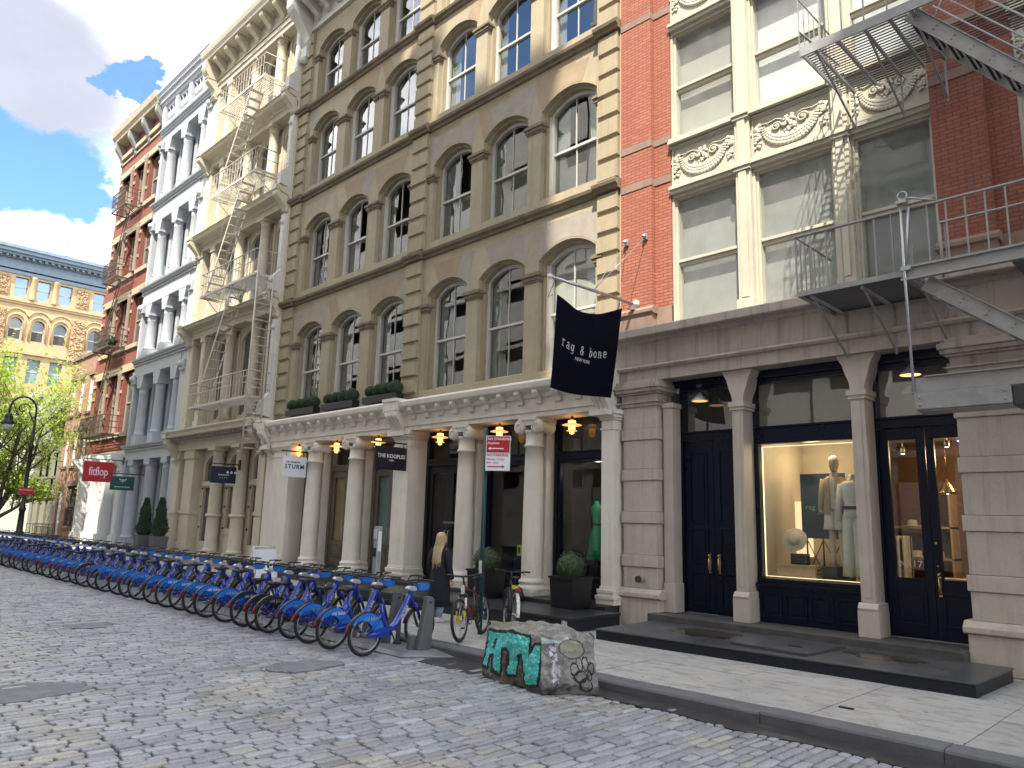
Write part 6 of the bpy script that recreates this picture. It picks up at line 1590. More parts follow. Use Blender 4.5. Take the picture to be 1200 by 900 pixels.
for g_ in (-2,-1,0,1):
    yc = base+g_*6.22*kx+4.83*kx
    for (za, zb, w_) in ((20.15,21.9,.5),(14.9,19.0,.62)):
        m.box(HX, HX+.08, yc-w_, yc+w_, Hz(za), Hz(zb))
        for k in range(int(70*(zb-za)/1.7)): m.ball((HX+.09, yc+rr.uniform(-w_+.1,w_-.1), rr.uniform(Hz(za)+.1,Hz(zb)-.1)), rr.uniform(.06,.13), 6, 4)
m.build('relief_panel', OCHRED, H)
SKYG = M('sky_reflection_glass', (.17,.25,.42), .03, .75, var=0, spec=1.0)  # blue of the reflected sky is put into the pane colour
i = 0
for y in wy:
    if y < 6: continue
    for (z0, z1) in ((20.12,21.9),(16.4,18.3),(12.7,14.85)):
        m = MB(); zm = Hz((z0+z1)/2); w_ = wh
        m.box(HX-.3,HX-.24,y-w_,y+w_,zm-.06,zm+.06); m.box(HX-.3,HX-.24,y-w_,y-w_+.07,Hz(z0),Hz(z1)); m.box(HX-.3,HX-.24,y+w_-.07,y+w_,Hz(z0),Hz(z1)); m.box(HX-.3,HX-.24,y-w_,y+w_,Hz(z0),Hz(z0)+.07)
        wf = m.build('window', M_FR if i else (lambda: globals().setdefault('M_FR', M('pale_frame', (.45,.45,.44), .6)))(), H); i += 1
        m = MB(); m.quad((HX-.27,y-w_,Hz(z0)),(HX-.27,y+w_,Hz(z0)),(HX-.27,y+w_,Hz(z1)),(HX-.27,y-w_,Hz(z1))); m.build('pane', SKYG if z0 > 20 else (DKGLASS if z0 > 15 else M_TEAL if 'M_TEAL' in globals() else globals().setdefault('M_TEAL', M('teal_blind_glass', (.22,.33,.35), .1, var=.1))), wf)
m = MB(); m.tube([(HX-1,17.5,Hz(24.2)),(HX-1,17.4,Hz(26.8))], [.06,.03], 5)
for z in (25,25.6,26.2): m.box(HX-1.05,HX-.95,17.2,17.7,Hz(z),Hz(z)+.05)
tag(m.build('antenna', M('rust_mast', (.25,.14,.1), .6)), 'thin antenna mast on the roof of the terracotta building', 'antenna')
# the other side of the street, behind the viewer: seen only in the glass, its rooflines shaped to shade the facades
OPW = [M('opposite_limestone', (.60,.57,.51), .8, var=.12, streak=.3), M('opposite_brick', (.34,.22,.17), .85, var=.12), M('opposite_white_iron', (.74,.73,.70), .6, var=.08, streak=.2)]
OP = [(-125, -78, 26, 1), (-78, -57, 28, 0), (-57, -36.5, 29, 2), (-36.5, -26.6, 30.5, 0), (-26.6, -11.0, 42.5, 0), (-11.0, -5.4, 56, 2), (-5.4, -3.8, 49.5, 0), (-3.8, 1.1, 47, 0), (1.1, 10.8, 38.5, 2), (10.8, 20, 49.5, 0), (20, 42, 30, 2)]
nm = ['farthest', 'second farthest', 'third farthest, white iron', 'low limestone', 'broad limestone', 'tallest white iron', 'slim limestone', 'narrow limestone', 'lower white iron', 'tall limestone', 'corner white iron']
for (x0, x1, hgt, mi), q in zip(OP, nm):
    t = thing('building', (x0, -7, .13), q+' building across the street, unseen but for its shade and reflection', 'building')
    m = MB(); ops = []
    n = max(2, int((x1-x0)/2.4)); s_ = (x1-x0)/n; z = 5.6
    while z+3 < hgt-1.5:
        ops += [(x0+k*s_+.45, x0+(k+1)*s_-.45, z, z+2.5, None) for k in range(n)]; z += 3.9
    ops += [(x0+k*s_+.3, x0+(k+1)*s_-.3, .6, 4.0, None) for k in range(n)]
    q2 = MB(); wall_open(q2, x0, x1, .1, hgt, 0, ops, .3); m.v = [(a, -6.8-b_, c_) for a, b_, c_ in q2.v]; m.f = q2.f; m.s = q2.s
    m.box(x0+.02, x1-.02, -24, -7.1, .1, hgt); m.box(x0, x1, -7.1, -6.2, hgt-.6, hgt+.02); z = 5.0
    while z < hgt-2: m.box(x0, x1, -6.8, -6.55, z, z+.25); z += 3.9
    m.build('wall', OPW[mi], t)
    m = MB()
    for o in ops: m.quad((o[0], -7.08, o[2]), (o[1], -7.08, o[2]), (o[1], -7.08, o[3]), (o[0], -7.08, o[3]))
    m.build('window_glass', DKGLASS, t)
# ================================================================ share bikes in their docks
BLUE = M('bike_blue', (.012,.045,.33), .3, var=.06, spec=.6, coat=.3); BLUEL = M('bike_light_blue', (.02,.17,.62), .35, var=.05, spec=.5)
BNAVY = M('bike_navy', (.012,.02,.09), .35, var=.05)
TYRE = M('tyre_rubber', (.014,.014,.015), .75, var=.15); RIM = M('rim_metal', (.33,.33,.34), .35, .8, var=.1); BLK = M('black_plastic', (.015,.015,.017), .5, var=.1)
RED = M('red_reflector', (.30,.012,.012), .25, var=0); SILV = M('silver_plastic', (.55,.56,.58), .35, .3, var=.05); WLET = M('white_print', (.75,.78,.8), .5, var=0)
WR = .305; WB = 1.03; FH = (WB, WR+.055)
def wheel(p, y, z, steer=None):
    m = MB(); m.torus((0,0,0), WR-.024, .024, 'x', 32, 8); w_ = m.build('wheel', TYRE, p, at=(0, y, z))
    OFF[w_] = V(0,0,0)
    m = MB(); m.torus((0,0,0), WR-.054, .012, 'x', 32, 6)
    for k in range(14):
        a = 2*math.pi*k/14; s = .02 if k % 2 else -.02
        m.tube([(s, .025*math.cos(a+.5), .025*math.sin(a+.5)), (0, (WR-.06)*math.cos(a), (WR-.06)*math.sin(a))], .0028, 3, False)
    m.tube([(-.05,0,0),(.05,0,0)], .03, 10); m.build('rim', RIM, w_); return w_
def pol(r, a): return (r*math.cos(R(a)), WR+r*math.sin(R(a)))
def make_bike(label, skirt_mat, full=True):
    t = thing('share_bike', (0,0,0), label, 'bicycle', 'blue share bikes docked in a long row', local=True)
    wheel(t, 0, WR); wheel(t, *FH)
    # rear fender strip and skirt guard
    m = MB(); fr = []
    for a in range(12, 176, 8):
        y, z = pol(WR+.022, a); y2, z2 = pol(WR+.030, a); fr.append([(-.036,y,z),(.036,y,z),(.030,y2,z2),(-.030,y2,z2)])
    m.loft(fr); m.tube([(-.05,0,WR),(-.05,*pol(WR+.02,150))], .008, 4); m.tube([(.05,0,WR),(.05,*pol(WR+.02,150))], .008, 4)
    m.build('fender', BLK, t)
    m = MB()
    n = 18; oa = [6+k*(150-6)/n for k in range(n+1)]
    outer = [pol(WR+.012, a) for a in oa]
    inner = [pol(.135+.17*max(0, min(1, (a-45)/105))**1.3, a) for a in [10+k*(146-10)/n for k in range(n+1)]]
    for s in (-1, 1): m.prism(outer+inner[::-1], 'yz', s*.040, s*.047)
    sk = m.build('skirt_guard', skirt_mat, t)
    if full:
        q = text_mb('citi bike', .078, (0, .055, WR+.235), (0,1,0), (0,0,1), bold=.0015, depth=.001)
        m = MB(); m.v = [(.049, y, z) for x, y, z in q.v]; m.f = q.f; m.s = q.s; m.build('lettering', WLET, sk)
    m = MB(); rr_ = []
    for a in range(150, 169, 6):
        y, z = pol(WR+.034, a); y2, z2 = pol(WR+.05, a); rr_.append([(-.014,y,z),(.014,y,z),(.012,y2,z2),(-.012,y2,z2)])
    m.loft(rr_, False); m.build('tail_light', RED, t)
    # frame
    m = MB()
    hd = (.80, .93); hb = (.86, .70)
    m.tube([(0,.30,.36),(0,.43,.345),(0,.55,.42),(0,.66,.58),(0,.76,.78),(0,hd[0],hd[1]-.05)], [.045,.055,.055,.052,.05,.045], 10)
    m.tube([(0,.37,.33),(0,.30,.56),(0,.255,.74)], [.042,.036,.03], 9)
    m.tube([(0,hd[0],hd[1]),(0,hb[0],hb[1])], .036, 9)
    for s in (-1, 1):
        m.tube([(s*.058,0,WR),(s*.06,.2,.32),(s*.045,.40,.33)], .02, 6); m.tube([(s*.058,0,WR),(s*.055,.18,.50),(s*.02,.29,.62)], .018, 6)
        m.tube([(s*.0,hb[0],hb[1]+.02),(s*.065,hb[0]+.02,hb[1]-.0),(s*.06,FH[0],FH[1])], [.034,.028,.018], 7)
    m.prism([(.02,.27),(.40,.255),(.47,.30),(.46,.40),(.38,.42),(.02,.345)], 'yz', .050, .066)
    fo = m.build('frame', BLUE, t)
    if full:
        q = text_mb('citi bike', .07, (.054, .665, .60), (0,.47,.88), (0,-.88,.47), depth=.001); q.build('lettering', WLET, fo)
    m = MB(); m.tube([(0,.262,.72),(0,.205,.98)], .015, 7); m.build('seat_post', BLK, t)
    m = MB(); m.loft([[(-w_,y,z-h),(w_,y,z-h),(w_*1.0,y,z),(w_*.5,y,z+.015),(-w_*.5,y,z+.015),(-w_,y,z)] for y, w_, z, h in ((.06,.06,1.005,.03),(.10,.09,1.01,.045),(.18,.085,1.0,.05),(.26,.035,.995,.03),(.335,.018,.985,.02))]); m.build('saddle', BLK, t)
    m = MB(); m.tube([(0,.80,.93),(0,.775,1.03)], .022, 7); m.tube([(-.30,.67,1.055),(-.22,.74,1.06),(-.08,.80,1.04),(.08,.80,1.04),(.22,.74,1.06),(.30,.67,1.055)], .014, 7)
    for s in (-1, 1): m.tube([(s*.20,.755,1.06),(s*.31,.66,1.055)], .02, 7)
    m.build('handlebar', BLK, t)
    m = MB(); m.loft([[(-.05,y,z0),(.05,y,z0),(.042,y,z1),(-.042,y,z1)] for y, z0, z1 in ((.72,.93,.955),(.78,.91,.985),(.86,.90,.975),(.90,.91,.94))], False); m.build('headset_box', SILV, t, bevel=.01)
    m = MB(); m.loft([[(-w_,y,z0),(w_,y,z0),(w_,y,z1),(-w_,y,z1)] for y, w_, z0, z1 in ((.92,.08,.915,1.02),(.97,.105,.905,1.025),(1.07,.11,.915,1.025),(1.11,.10,.945,1.02))], False); m.build('front_basket', BLUEL, t, bevel=.018)
    m = MB(); m.tube([(-.14,.84,1.045),(-.16,1.15,1.05),(.16,1.15,1.05),(.14,.84,1.045)], .012, 6); m.tube([(-.10,.86,1.12),(-.10,1.0,1.13),(.10,1.0,1.13),(.10,.86,1.12)], .012, 5)
    m.tube([(-.1,.80,1.04),(-.1,.88,1.12)], .01, 4); m.tube([(.1,.80,1.04),(.1,.88,1.12)], .01, 4); m.build('basket_rack', BLK, t)
    m = MB(); m.tube([(-.07,.42,.325),(.075,.42,.325)], .03, 9); m.tube([(.078,.42,.325),(.085,.50,.17)], .014, 6); m.tube([(-.078,.42,.325),(-.085,.34,.48)], .014, 6)
    m.box(.088,.17,.455,.55,.155,.185); m.box(-.17,-.088,.29,.385,.465,.495); m.build('crank', SILV if False else BLK, t)
    m = MB(); m.box(.05,.085,.43,.50,.16,.34); m.build('kickstand', SILV, t)
    m = MB(); fr = []
    for a in range(40, 171, 10): y, z = FH[0]+(WR+.015)*math.cos(R(a)), FH[1]+(WR+.015)*math.sin(R(a)); y2, z2 = FH[0]+(WR+.022)*math.cos(R(a)), FH[1]+(WR+.022)*math.sin(R(a)); fr.append([(-.03,y,z),(.03,y,z),(.026,y2,z2),(-.026,y2,z2)])
    m.loft(fr); m.build('front_fender', BLK, t)
    return t
bike0 = make_bike('blue share bike nearest the graffiti stone, with its saddle raised highest', BLUEL)
bikeD = make_bike('share bike with a black skirt guard docked between the blue ones', BLK); bikeN = make_bike('share bike with a dark navy skirt guard docked between the blue ones', BNAVY)
PXS = [-9.67,-10.51,-11.17,-11.80,-12.50]
# rear wheel positions measured along the kerb
xs = [-9.68,-10.48,-11.13,-11.72,-12.50,-12.86,-13.45,-14.16,-15.0,-15.64,-16.33,-17.0,-17.75,-18.7,-19.35,-20.1,-21.0,-21.75,-22.6,-23.4,-24.3,-25.1,-25.9,-26.75,-27.6,-28.45,-29.3,-30.1,-31.0,-31.8,-32.6,-33.5,-34.3,-35.1,-36.0,-36.8,-37.6,-38.5,-39.3,-40.1,-41.0,-41.8]
kinds = {4: 'D', 5: 'D', 6: 'N', 18: 'D'}
BY = 6.66
ORD = 'first second third fourth fifth sixth seventh eighth ninth tenth eleventh twelfth thirteenth fourteenth fifteenth sixteenth seventeenth eighteenth nineteenth twentieth'.split()+['twenty '+q for q in 'first second third fourth fifth sixth seventh eighth ninth'.split()]+['thirtieth']+['thirty '+q for q in 'first second third fourth fifth sixth seventh eighth ninth'.split()]+['fortieth','forty first','forty second']
special = {1: 'second blue share bike of the row counted from the graffiti stone, lowered saddle', 2: 'third blue share bike of the row counted from the graffiti stone', 3: 'fourth blue share bike from the graffiti stone, just before the two black fendered ones',
           4: 'nearer of the two adjacent share bikes with black skirt guards', 5: 'farther of the two adjacent share bikes with black skirt guards', 6: 'share bike with a dark navy skirt guard, next to the two black ones', 18: 'lone share bike with a black skirt guard in the far half of the row'}
bikes = []; usedk = {}
rb = random.Random(2)
for i, x in enumerate(xs):
    src = {'D': bikeD, 'N': bikeN}.get(kinds.get(i), bike0)
    if src in usedk or src.location.length > 0: o = copy_tree(src)
    else: o = src
    usedk[src] = 1
    if i == 0: o = bike0
    o.location = (x, BY+rb.uniform(-.03,.03), .004); o.rotation_euler = (0, R(rb.uniform(-1.5,1.5)), R(2.5+rb.uniform(-1.2,1.2)))
    if i: o['label'] = special.get(i, ORD[i]+' blue share bike of the docked row, counted from the graffiti stone')
    if i:                                                   # saddles stand at different heights
        dz = rb.choice((-.16,-.13,-.10,-.18,-.05))
        for c in o.children:
            if c.name.startswith(('saddle', 'seat_post')): c.location = (0, -dz*.22, dz)
            if i > 1 and c.name.startswith('front_basket') and rb.random() < .3: c.material_slots[0].link = 'OBJECT'; c.material_slots[0].material = BNAVY
    bikes.append(o)
# docks
PLT = M('dock_base_plate', (.20,.205,.21), .55, .2, var=.12, vs=4, bump=.1, bs=60)
dock0 = None
for i, x in enumerate(xs):
    if dock0 is None:
        t = thing('bike_dock', (0,0,0), 'dark grey docking post holding the blue bike nearest the graffiti stone', 'bike dock', 'docking posts along the kerb', local=True)
        m = MB(); m.prism([(.78,.06),(1.04,.06),(1.06,.80),(1.0,.84),(.93,.84)], 'yz', .22, .33); m.build('post', DGREY, t, bevel=.012)
        m = MB(); m.box(.20,.219,.93,1.0,.70,.78); m.box(.05,.22,.93,.99,.62,.67); m.build('latch', BLK, t)
        m = MB(); m.prism([(.70,.06),(1.0,.06),(1.0,.09),(.95,.24),(.72,.27)], 'yz', .12, .2199); m.build('wheel_guide', DGREY, t, bevel=.01)
        m = MB(); m.box(.331,.333,.95,1.0,.74,.77); m.build('status_light', BLK, t)
        dock0 = t; o = t
    else:
        o = copy_tree(dock0); o['label'] = 'dark grey docking post beside the '+ORD[i]+' share bike counted from the graffiti stone'
    o.location = (x, BY, 0)
m = MB(); x = -8.92; k = 0
while x > -43:
    m.prism([(7.08,.011),(7.16,.06),(7.735,.065),(7.735,.011)], 'yz', max(x-2.9, -43), x-.012 if k else x-.35); x -= 2.9; k += 1
m.add([(-9.27,7.08,.0115),(-9.27,7.16,.06),(-9.27,7.735,.065),(-8.85,7.735,.0115),(-8.86,7.65,.0115)], [(0,1,4),(1,2,3,4)])
tag(m.build('dock_plate', PLT), 'long grey steel base plate under the bike docks beside the kerb', 'base plate')
t = thing('dock_kiosk', (-13.0, 9.2, SZ), 'slim grey pay kiosk post standing on the pavement behind the blue bikes', 'kiosk')
m = MB(); m.box(-13.06,-12.93,9.1,9.22,SZ,1.85); m.build('post', M('kiosk_grey', (.33,.34,.35), .45, .2), t, bevel=.015)
m = MB(); m.box(-13.04,-12.95,9.08,9.099,1.6,1.8); m.build('screen', M('kiosk_screen', (.5,.55,.6), .3), t)
m = MB(); m.box(-13.04,-12.95,9.075,9.099,1.25,1.42); m.build('keypad', BLK, t)
m = MB(); m.box(-12.929,-12.927,9.12,9.20,1.35,1.75); m.build('label_plate', WLET, t)

# ================================================================ two private bikes chained to the sign pole
def own_bike(loc, rz, label, fcol, extra):
    t = thing('city_bike', loc, label, 'bicycle', local=True); t.rotation_euler = (R(0), R(4), rz)
    r = .335
    for y in (0, 1.04):
        m = MB(); m.torus((0,0,0), r-.024, .025, 'x', 30, 8); w_ = m.build('wheel', TYRE, t, at=(0, y, r)); OFF[w_] = V(0,0,0)
        m = MB(); m.torus((0,0,0), r-.055, .011, 'x', 30, 6)
        for k in range(16): a = 2*math.pi*k/16; m.tube([((.02 if k%2 else -.02),0,0),(0,(r-.06)*math.cos(a),(r-.06)*math.sin(a))], .0025, 3, False)
        m.tube([(-.05,0,0),(.05,0,0)], .025, 8); m.build('rim', RIM, w_)
    m = MB(); hd = (.80,.86); hb = (.84,.70); bb = (.44,.29)
    m.tube([(0,*hd),(0,*hb)], .022, 8); m.tube([(0,.81,.82),(0,.33,.72)], .017, 8); m.tube([(0,.83,.73),(0,*bb)], .021, 8); m.tube([(0,*bb),(0,.31,.80)], .017, 8)
    for s in (-1, 1):
        m.tube([(s*.05,0,r),(s*.03,*bb)], .010, 5); m.tube([(s*.05,0,r),(s*.015,.33,.70)], .009, 5)
    m.build('frame', fcol, t)
    m = MB()
    for s in (-1, 1): m.tube([(s*.05,.85,.70),(s*.055,.92,.52),(s*.05,1.04,r)], [.02,.018,.012], 6)
    m.box(-.06,.06,.82,.88,.68,.71); m.build('fork', BLK, t)
    m = MB(); m.tube([(0,*hd),(0,.83,.98)], .016, 6); m.tube([(-.31,.72,1.02),(-.15,.80,1.0),(0,.84,.99),(.15,.80,1.0),(.31,.72,1.02)], .013, 7)
    for s in (-1, 1): m.tube([(s*.2,.775,1.01),(s*.32,.71,1.02)], .018, 6); m.tube([(s*.2,.80,.99),(s*.27,.84,.95)], .006, 4)
    m.build('handlebar', BLK, t)
    m = MB(); m.tube([(0,.31,.78),(0,.285,.93)], .013, 6); m.loft([[(-w_,y,z-h),(w_,y,z-h),(w_*.6,y,z),(-w_*.6,y,z)] for y, w_, z, h in ((.14,.07,.95,.03),(.22,.075,.955,.04),(.30,.03,.95,.03),(.40,.016,.945,.02))]); m.build('saddle', BLK, t)
    m = MB(); m.tube([(-.06,*bb),(.065,*bb)], .02, 8); m.torus((.05,*bb), .085, .006, 'x', 20, 4); m.tube([(.07,*bb),(.08,bb[0]+.10,bb[1]-.13)], .01, 5); m.tube([(-.07,*bb),(-.08,bb[0]-.10,bb[1]+.13)], .01, 5)
    m.box(.08,.16,bb[0]+.06,bb[0]+.15,bb[1]-.145,bb[1]-.12); m.box(-.16,-.08,bb[0]-.15,bb[0]-.06,bb[1]+.12,bb[1]+.145); m.build('crank', BLK, t)
    extra(t, r); return t
YEL = M('yellow_tape', (.62,.52,.03), .5, var=.1); DKRED = M('maroon_frame', (.075,.016,.02), .35, var=.1, coat=.3); STICK = M('sticker_white', (.6,.6,.6), .5, var=.5, vs=30)
def ex1_(t, r):
    m = MB(); m.cut().box(-.03,.03,1.09,1.10,.28,.40); m.cut().box(.056,.066,.93,1.02,.38,.47); m.cut().box(-.066,-.056,.93,1.02,.38,.47); m.each('yellow_strap', YEL, t)
    m = MB(); m.tube([(.058,.88,.66),(.062,.93,.50)], .021, 6); m.tube([(-.058,.88,.66),(-.062,.93,.50)], .021, 6); m.box(-.03,.03,.86,.87,.72,.86); m.build('sticker', STICK, t)
    m = MB(); m.tube([(0,.78,.62),(0,.6,.43)], .025, 7); m.build('red_sleeve', M('red_tape', (.22,.03,.045), .5), t)
def ex2_(t, r):
    m = MB(); rr_ = []
    for a in range(30, 186, 10): y, z = (r+.02)*math.cos(R(a)), r+(r+.02)*math.sin(R(a)); y2, z2 = (r+.028)*math.cos(R(a)), r+(r+.028)*math.sin(R(a)); rr_.append([(-.03,y,z),(.03,y,z),(.026,y2,z2),(-.026,y2,z2)])
    m.loft(rr_); m.build('fender', STICK, t)
    m = MB(); m.box(-.04,.04,-.10,-.06,.72,.78); m.build('tail_light', RED, t)
    m = MB(); m.tube([(-.05,-.08,.71),(-.05,.32,.72)], .008, 5); m.tube([(.05,-.08,.71),(.05,.32,.72)], .008, 5); m.tube([(.05,-.08,.71),(-.05,-.08,.71)], .008, 5); m.tube([(.05,0,.70),(.05,0,r)], .006, 4); m.build('rack', BLK, t)
    m = MB(); m.box(-.05,.05,.22,.30,.74,.80); m.build('saddle_bag', YEL, t)
own_bike((-9.71, 9.10, SZ), R(207), 'maroon city bike with yellow straps, front wheel towards the kerb, locked to the sign pole', DKRED, ex1_)
own_bike((-9.27, 9.38, SZ), R(53), 'black city bike with white rear fender and red tail light behind the maroon one', BLK, ex2_)
# sign pole with parking signs
px, py = -9.68, 9.0
t = thing('sign_pole', (px, py, SZ), 'dark green steel pole carrying the red and white parking sign', 'pole')
m = MB(); m.tube([(px,py,SZ),(px,py,3.62)], .032, 8); m.box(px-.045,px+.045,py-.01,py+.01,SZ,3.6); m.build('post', M('dark_green_steel', (.02,.06,.06), .45, .2), t)
m = MB(); m.box(px-.035,px+.035,py-.04,py-.036,1.1,1.35); m.build('sticker', STICK, t)
rt = V(.80,.60,0).normalized(); up = V(0,0,1); nrm = rt.cross(up)
sg = thing('parking_sign', (px, py, 3.2), 'red and white no standing and no parking sign plate on the dark green pole', 'sign')
SRED = M('sign_red', (.42,.012,.02), .4, var=.05); SWH = M('sign_white', (.75,.76,.80), .4, var=.04)
C0 = V(px+.22, py+.10, 3.18)+nrm*.05
def plate(m, x0, x1, z0, z1, d0, d1):
    P = lambda x, z, d: C0+rt*x+up*z+nrm*d
    vs_ = [P(x, z, d) for d in (d0, d1) for x, z in ((x0,z0),(x1,z0),(x1,z1),(x0,z1))]
    m.add(vs_, [(3,2,1,0),(4,5,6,7),(0,1,5,4),(1,2,6,5),(2,3,7,6),(3,0,4,7)]); return m
W2, H2 = .215, .305
plate(MB(), -W2, W2, -H2, H2, 0, .006).build('panel', SWH, sg)
plate(MB(), -W2+.012, W2-.012, .012, H2-.012, .0065, .009).build('red_field', SRED, sg)
tx = lambda s, sz, x, z, mt_, b_=.0: text_mb(s, sz, C0+rt*x+up*z+nrm*.010, rt, up, depth=.0008, bold=b_, align='LEFT').build('lettering', mt_, sg)
tx('NO STANDING', .062, -W2+.025, .245, SWH, .001); tx('Anytime', .062, -W2+.025, .175, SWH, .001); tx('NO PARKING', .062, -W2+.02, -.035, SRED, .001); tx('Monday - Friday', .048, -W2+.02, -.105, SRED); tx('8am - 6pm', .048, -W2+.02, -.165, SRED)
def arrow(x0, x1, z, mt_):
    m = plate(MB(), min(x0,x1), max(x0,x1), z-.010, z+.010, .0095, .0105); s = 1 if x1 > x0 else -1
    P = lambda x, z_, d: C0+rt*x+up*z_+nrm*d
    m.add([P(x1+s*.045, z, .0105), P(x1, z+.028, .0105), P(x1, z-.028, .0105)], [(0,1,2)]); m.build('arrow', mt_, sg)
arrow(.10, -.13, .08, SWH); arrow(-.18, .08, -.235, SRED)
plate(MB(), -W2+.0, W2, -.003, .003, .0065, .0085).build('seam', M('seam_grey', (.2,.2,.2), .5), sg)

# ================================================================ graffiti stone
def make_stone():
    t = thing('graffiti_block', (-6.95, 7.35, 0), 'rough grey stone block with turquoise graffiti lettering standing in the gutter by the kerb', 'stone block')
    # footprint corners: front-left, front corner, right, back
    P0, P1, P2, P3 = V(-7.62,7.13,0), V(-6.36,6.93,0), V(-5.92,7.50,0), V(-7.18,7.76,0)
    H = .69
    verts, faces, uv = [], [], []
    def surf(fn, nu, nv, tagid):
        b = len(verts)
        for j in range(nv+1):
            for i in range(nu+1):
                u, v_ = i/nu, j/nv; p_ = fn(u, v_); verts.append(p_); uv.append((tagid, u, v_))
        for j in range(nv):
            for i in range(nu): faces.append((b+j*(nu+1)+i, b+j*(nu+1)+i+1, b+(j+1)*(nu+1)+i+1, b+(j+1)*(nu+1)+i))
    ctr = (P0+P1+P2+P3)/4+V(0,0,H/2)
    def rough(p_):
        d = (p_-ctr); q = p_.copy()
        e = noise.fractal(p_*2.6, 1.0, 2.0, 4)*.05+noise.noise(p_*1.3+V(4,0,0))*.045+noise.fractal(p_*9, 1, 2, 4)*.018
        hx = max(abs(d.x)/.85, abs(d.y)/.45, abs(d.z)/.42)
        ez = max(0, (p_.z-H+.14)/.14)
        q += d.normalized()*e
        q.z = max(q.z, .0)
        return q
    def side(A_, B_):
        def fn(u, v_):
            ur = .5-.5*math.cos(math.pi*u) if False else u
            p_ = A_.lerp(B_, u); top = H+.035*math.sin(u*2.4+A_.x)-.03*u
            p_ = V(p_.x, p_.y, top*v_)
            c_ = V(ctr.x, ctr.y, p_.z)
            k = 1-.07*v_**2-.08*(max(0, v_-.88)/.12)**2-.02*(1-v_)**4; ed = (abs(u-.5)*2)**10*.025
            p_ = c_+(p_-c_)*(k-ed)
            return rough(p_)
        return fn
    surf(side(P0, P1), 170, 100, 0); surf(side(P1, P2), 110, 100, 1); surf(side(P2, P3), 60, 40, 2); surf(side(P3, P0), 40, 40, 3)
    sides = [side(P0, P1), side(P1, P2), side(P2, P3), side(P3, P0)]
    def topf(u, v_):
        a = sides[0](u, 1).lerp(sides[2](1-u, 1), v_); b_ = sides[3](1-v_, 1).lerp(sides[1](v_, 1), u)
        w_u = min(v_, 1-v_); w_v = min(u, 1-u)
        p_ = a if w_u < w_v else b_
        if w_u+w_v > 0: p_ = (a*(w_v)+b_*(w_u))/(w_u+w_v+1e-9)
        if v_ in (0,1): p_ = a
        if u in (0,1): p_ = b_
        k = min(u,1-u,v_,1-v_)
        p_ = p_.copy(); p_.z += .055*math.sin(math.pi*u)*math.sin(math.pi*v_)*.7+.02*min(1,k*8)+noise.fractal(p_*6, 1, 2, 4)*.03*min(1,k*6)
        return p_
    surf(topf, 110, 60, 4)
    # paint: colour per vertex
    LETT = [[(.075,.90),(.80,.90),(.80,.56),(.845,.66),(.90,.80),(.985,.80),(.985,.66),(.93,.16),(.76,.10),(.715,.54),(.69,.60),(.64,.58),(.60,.22),(.475,.20),(.49,.60),(.44,.66),(.375,.64),(.345,.17),(.23,.22),(.235,.46),(.19,.50),(.14,.46),(.14,.24),(.025,.25)]]
    HOLES = [[(.155,.76),(.185,.80),(.215,.79),(.235,.72),(.23,.60),(.19,.57),(.15,.59)]]
    def inside(poly, x, y):
        c_ = False; n = len(poly); j = n-1
        for i in range(n):
            xi, yi = poly[i]; xj, yj = poly[j]
            if (yi > y) != (yj > y) and x < (xj-xi)*(y-yi)/(yj-yi)+xi: c_ = not c_
            j = i
        return c_
    def dist(poly, x, y):
        best = 9; n = len(poly)
        for i in range(n):
            ax, ay = poly[i]; bx_, by_ = poly[(i+1)%n]; dx, dy = (bx_-ax)*1.75, by_-ay; q = (x-ax)*1.75; r_ = y-ay
            t_ = max(0, min(1, (q*dx+r_*dy)/(dx*dx+dy*dy+1e-12))); best = min(best, math.hypot(q-dx*t_, r_-dy*t_))
        return best
    loops = [(.55,.42,.07,.10),(.66,.50,.055,.11),(.78,.50,.055,.11),(.89,.42,.05,.10),(.66,.30,.10,.09),(.76,.17,.10,.10),(.84,.30,.06,.07)]
    cols = []
    for (tg, u, v_), p_ in zip(uv, verts):
        n1 = noise.fractal(p_*6, 1, 2, 5); n2 = noise.noise(p_*2.2+V(7,3,1)); n3 = noise.fractal(p_*25, 1, 2, 3)
        g = .20+.14*n1+.07*n2+.08*n3
        c_ = np.array((g*1.0, g*.97, g*.92)) if tg != 4 else np.array(((.21+.13*n1+.08*n3), (.20+.125*n1+.08*n3), (.185+.11*n1+.08*n3)))
        if tg == 4 and n2+.4*n1 > .1 and v_ < .35: c_ = np.array((.17,.165,.09))*(1+.3*n1)
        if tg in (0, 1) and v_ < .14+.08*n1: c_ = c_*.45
        j = .012*n3; uu, vv = u+j, v_+j
        if tg == 0:
            ins = inside(LETT[0], uu, vv) and not inside(HOLES[0], uu, vv)
            d = min(dist(LETT[0], uu, vv), dist(HOLES[0], uu, vv))
            sp = noise.fractal(p_*34, 1, 2, 3)
            if ins: c_ = np.array((.07,.56,.53))*(1+.30*sp) if sp < .38 else np.array((.35,.68,.66))
            elif d < .055+.03*n2: c_ = np.array((.012,.012,.014))
            elif vv < .55 and .4 < uu < .78: c_ = np.array((.10,.085,.05))+.1*max(0, n1)
            if vv > .955: c_ = np.array((.27,.255,.23))*(1+.3*n1)
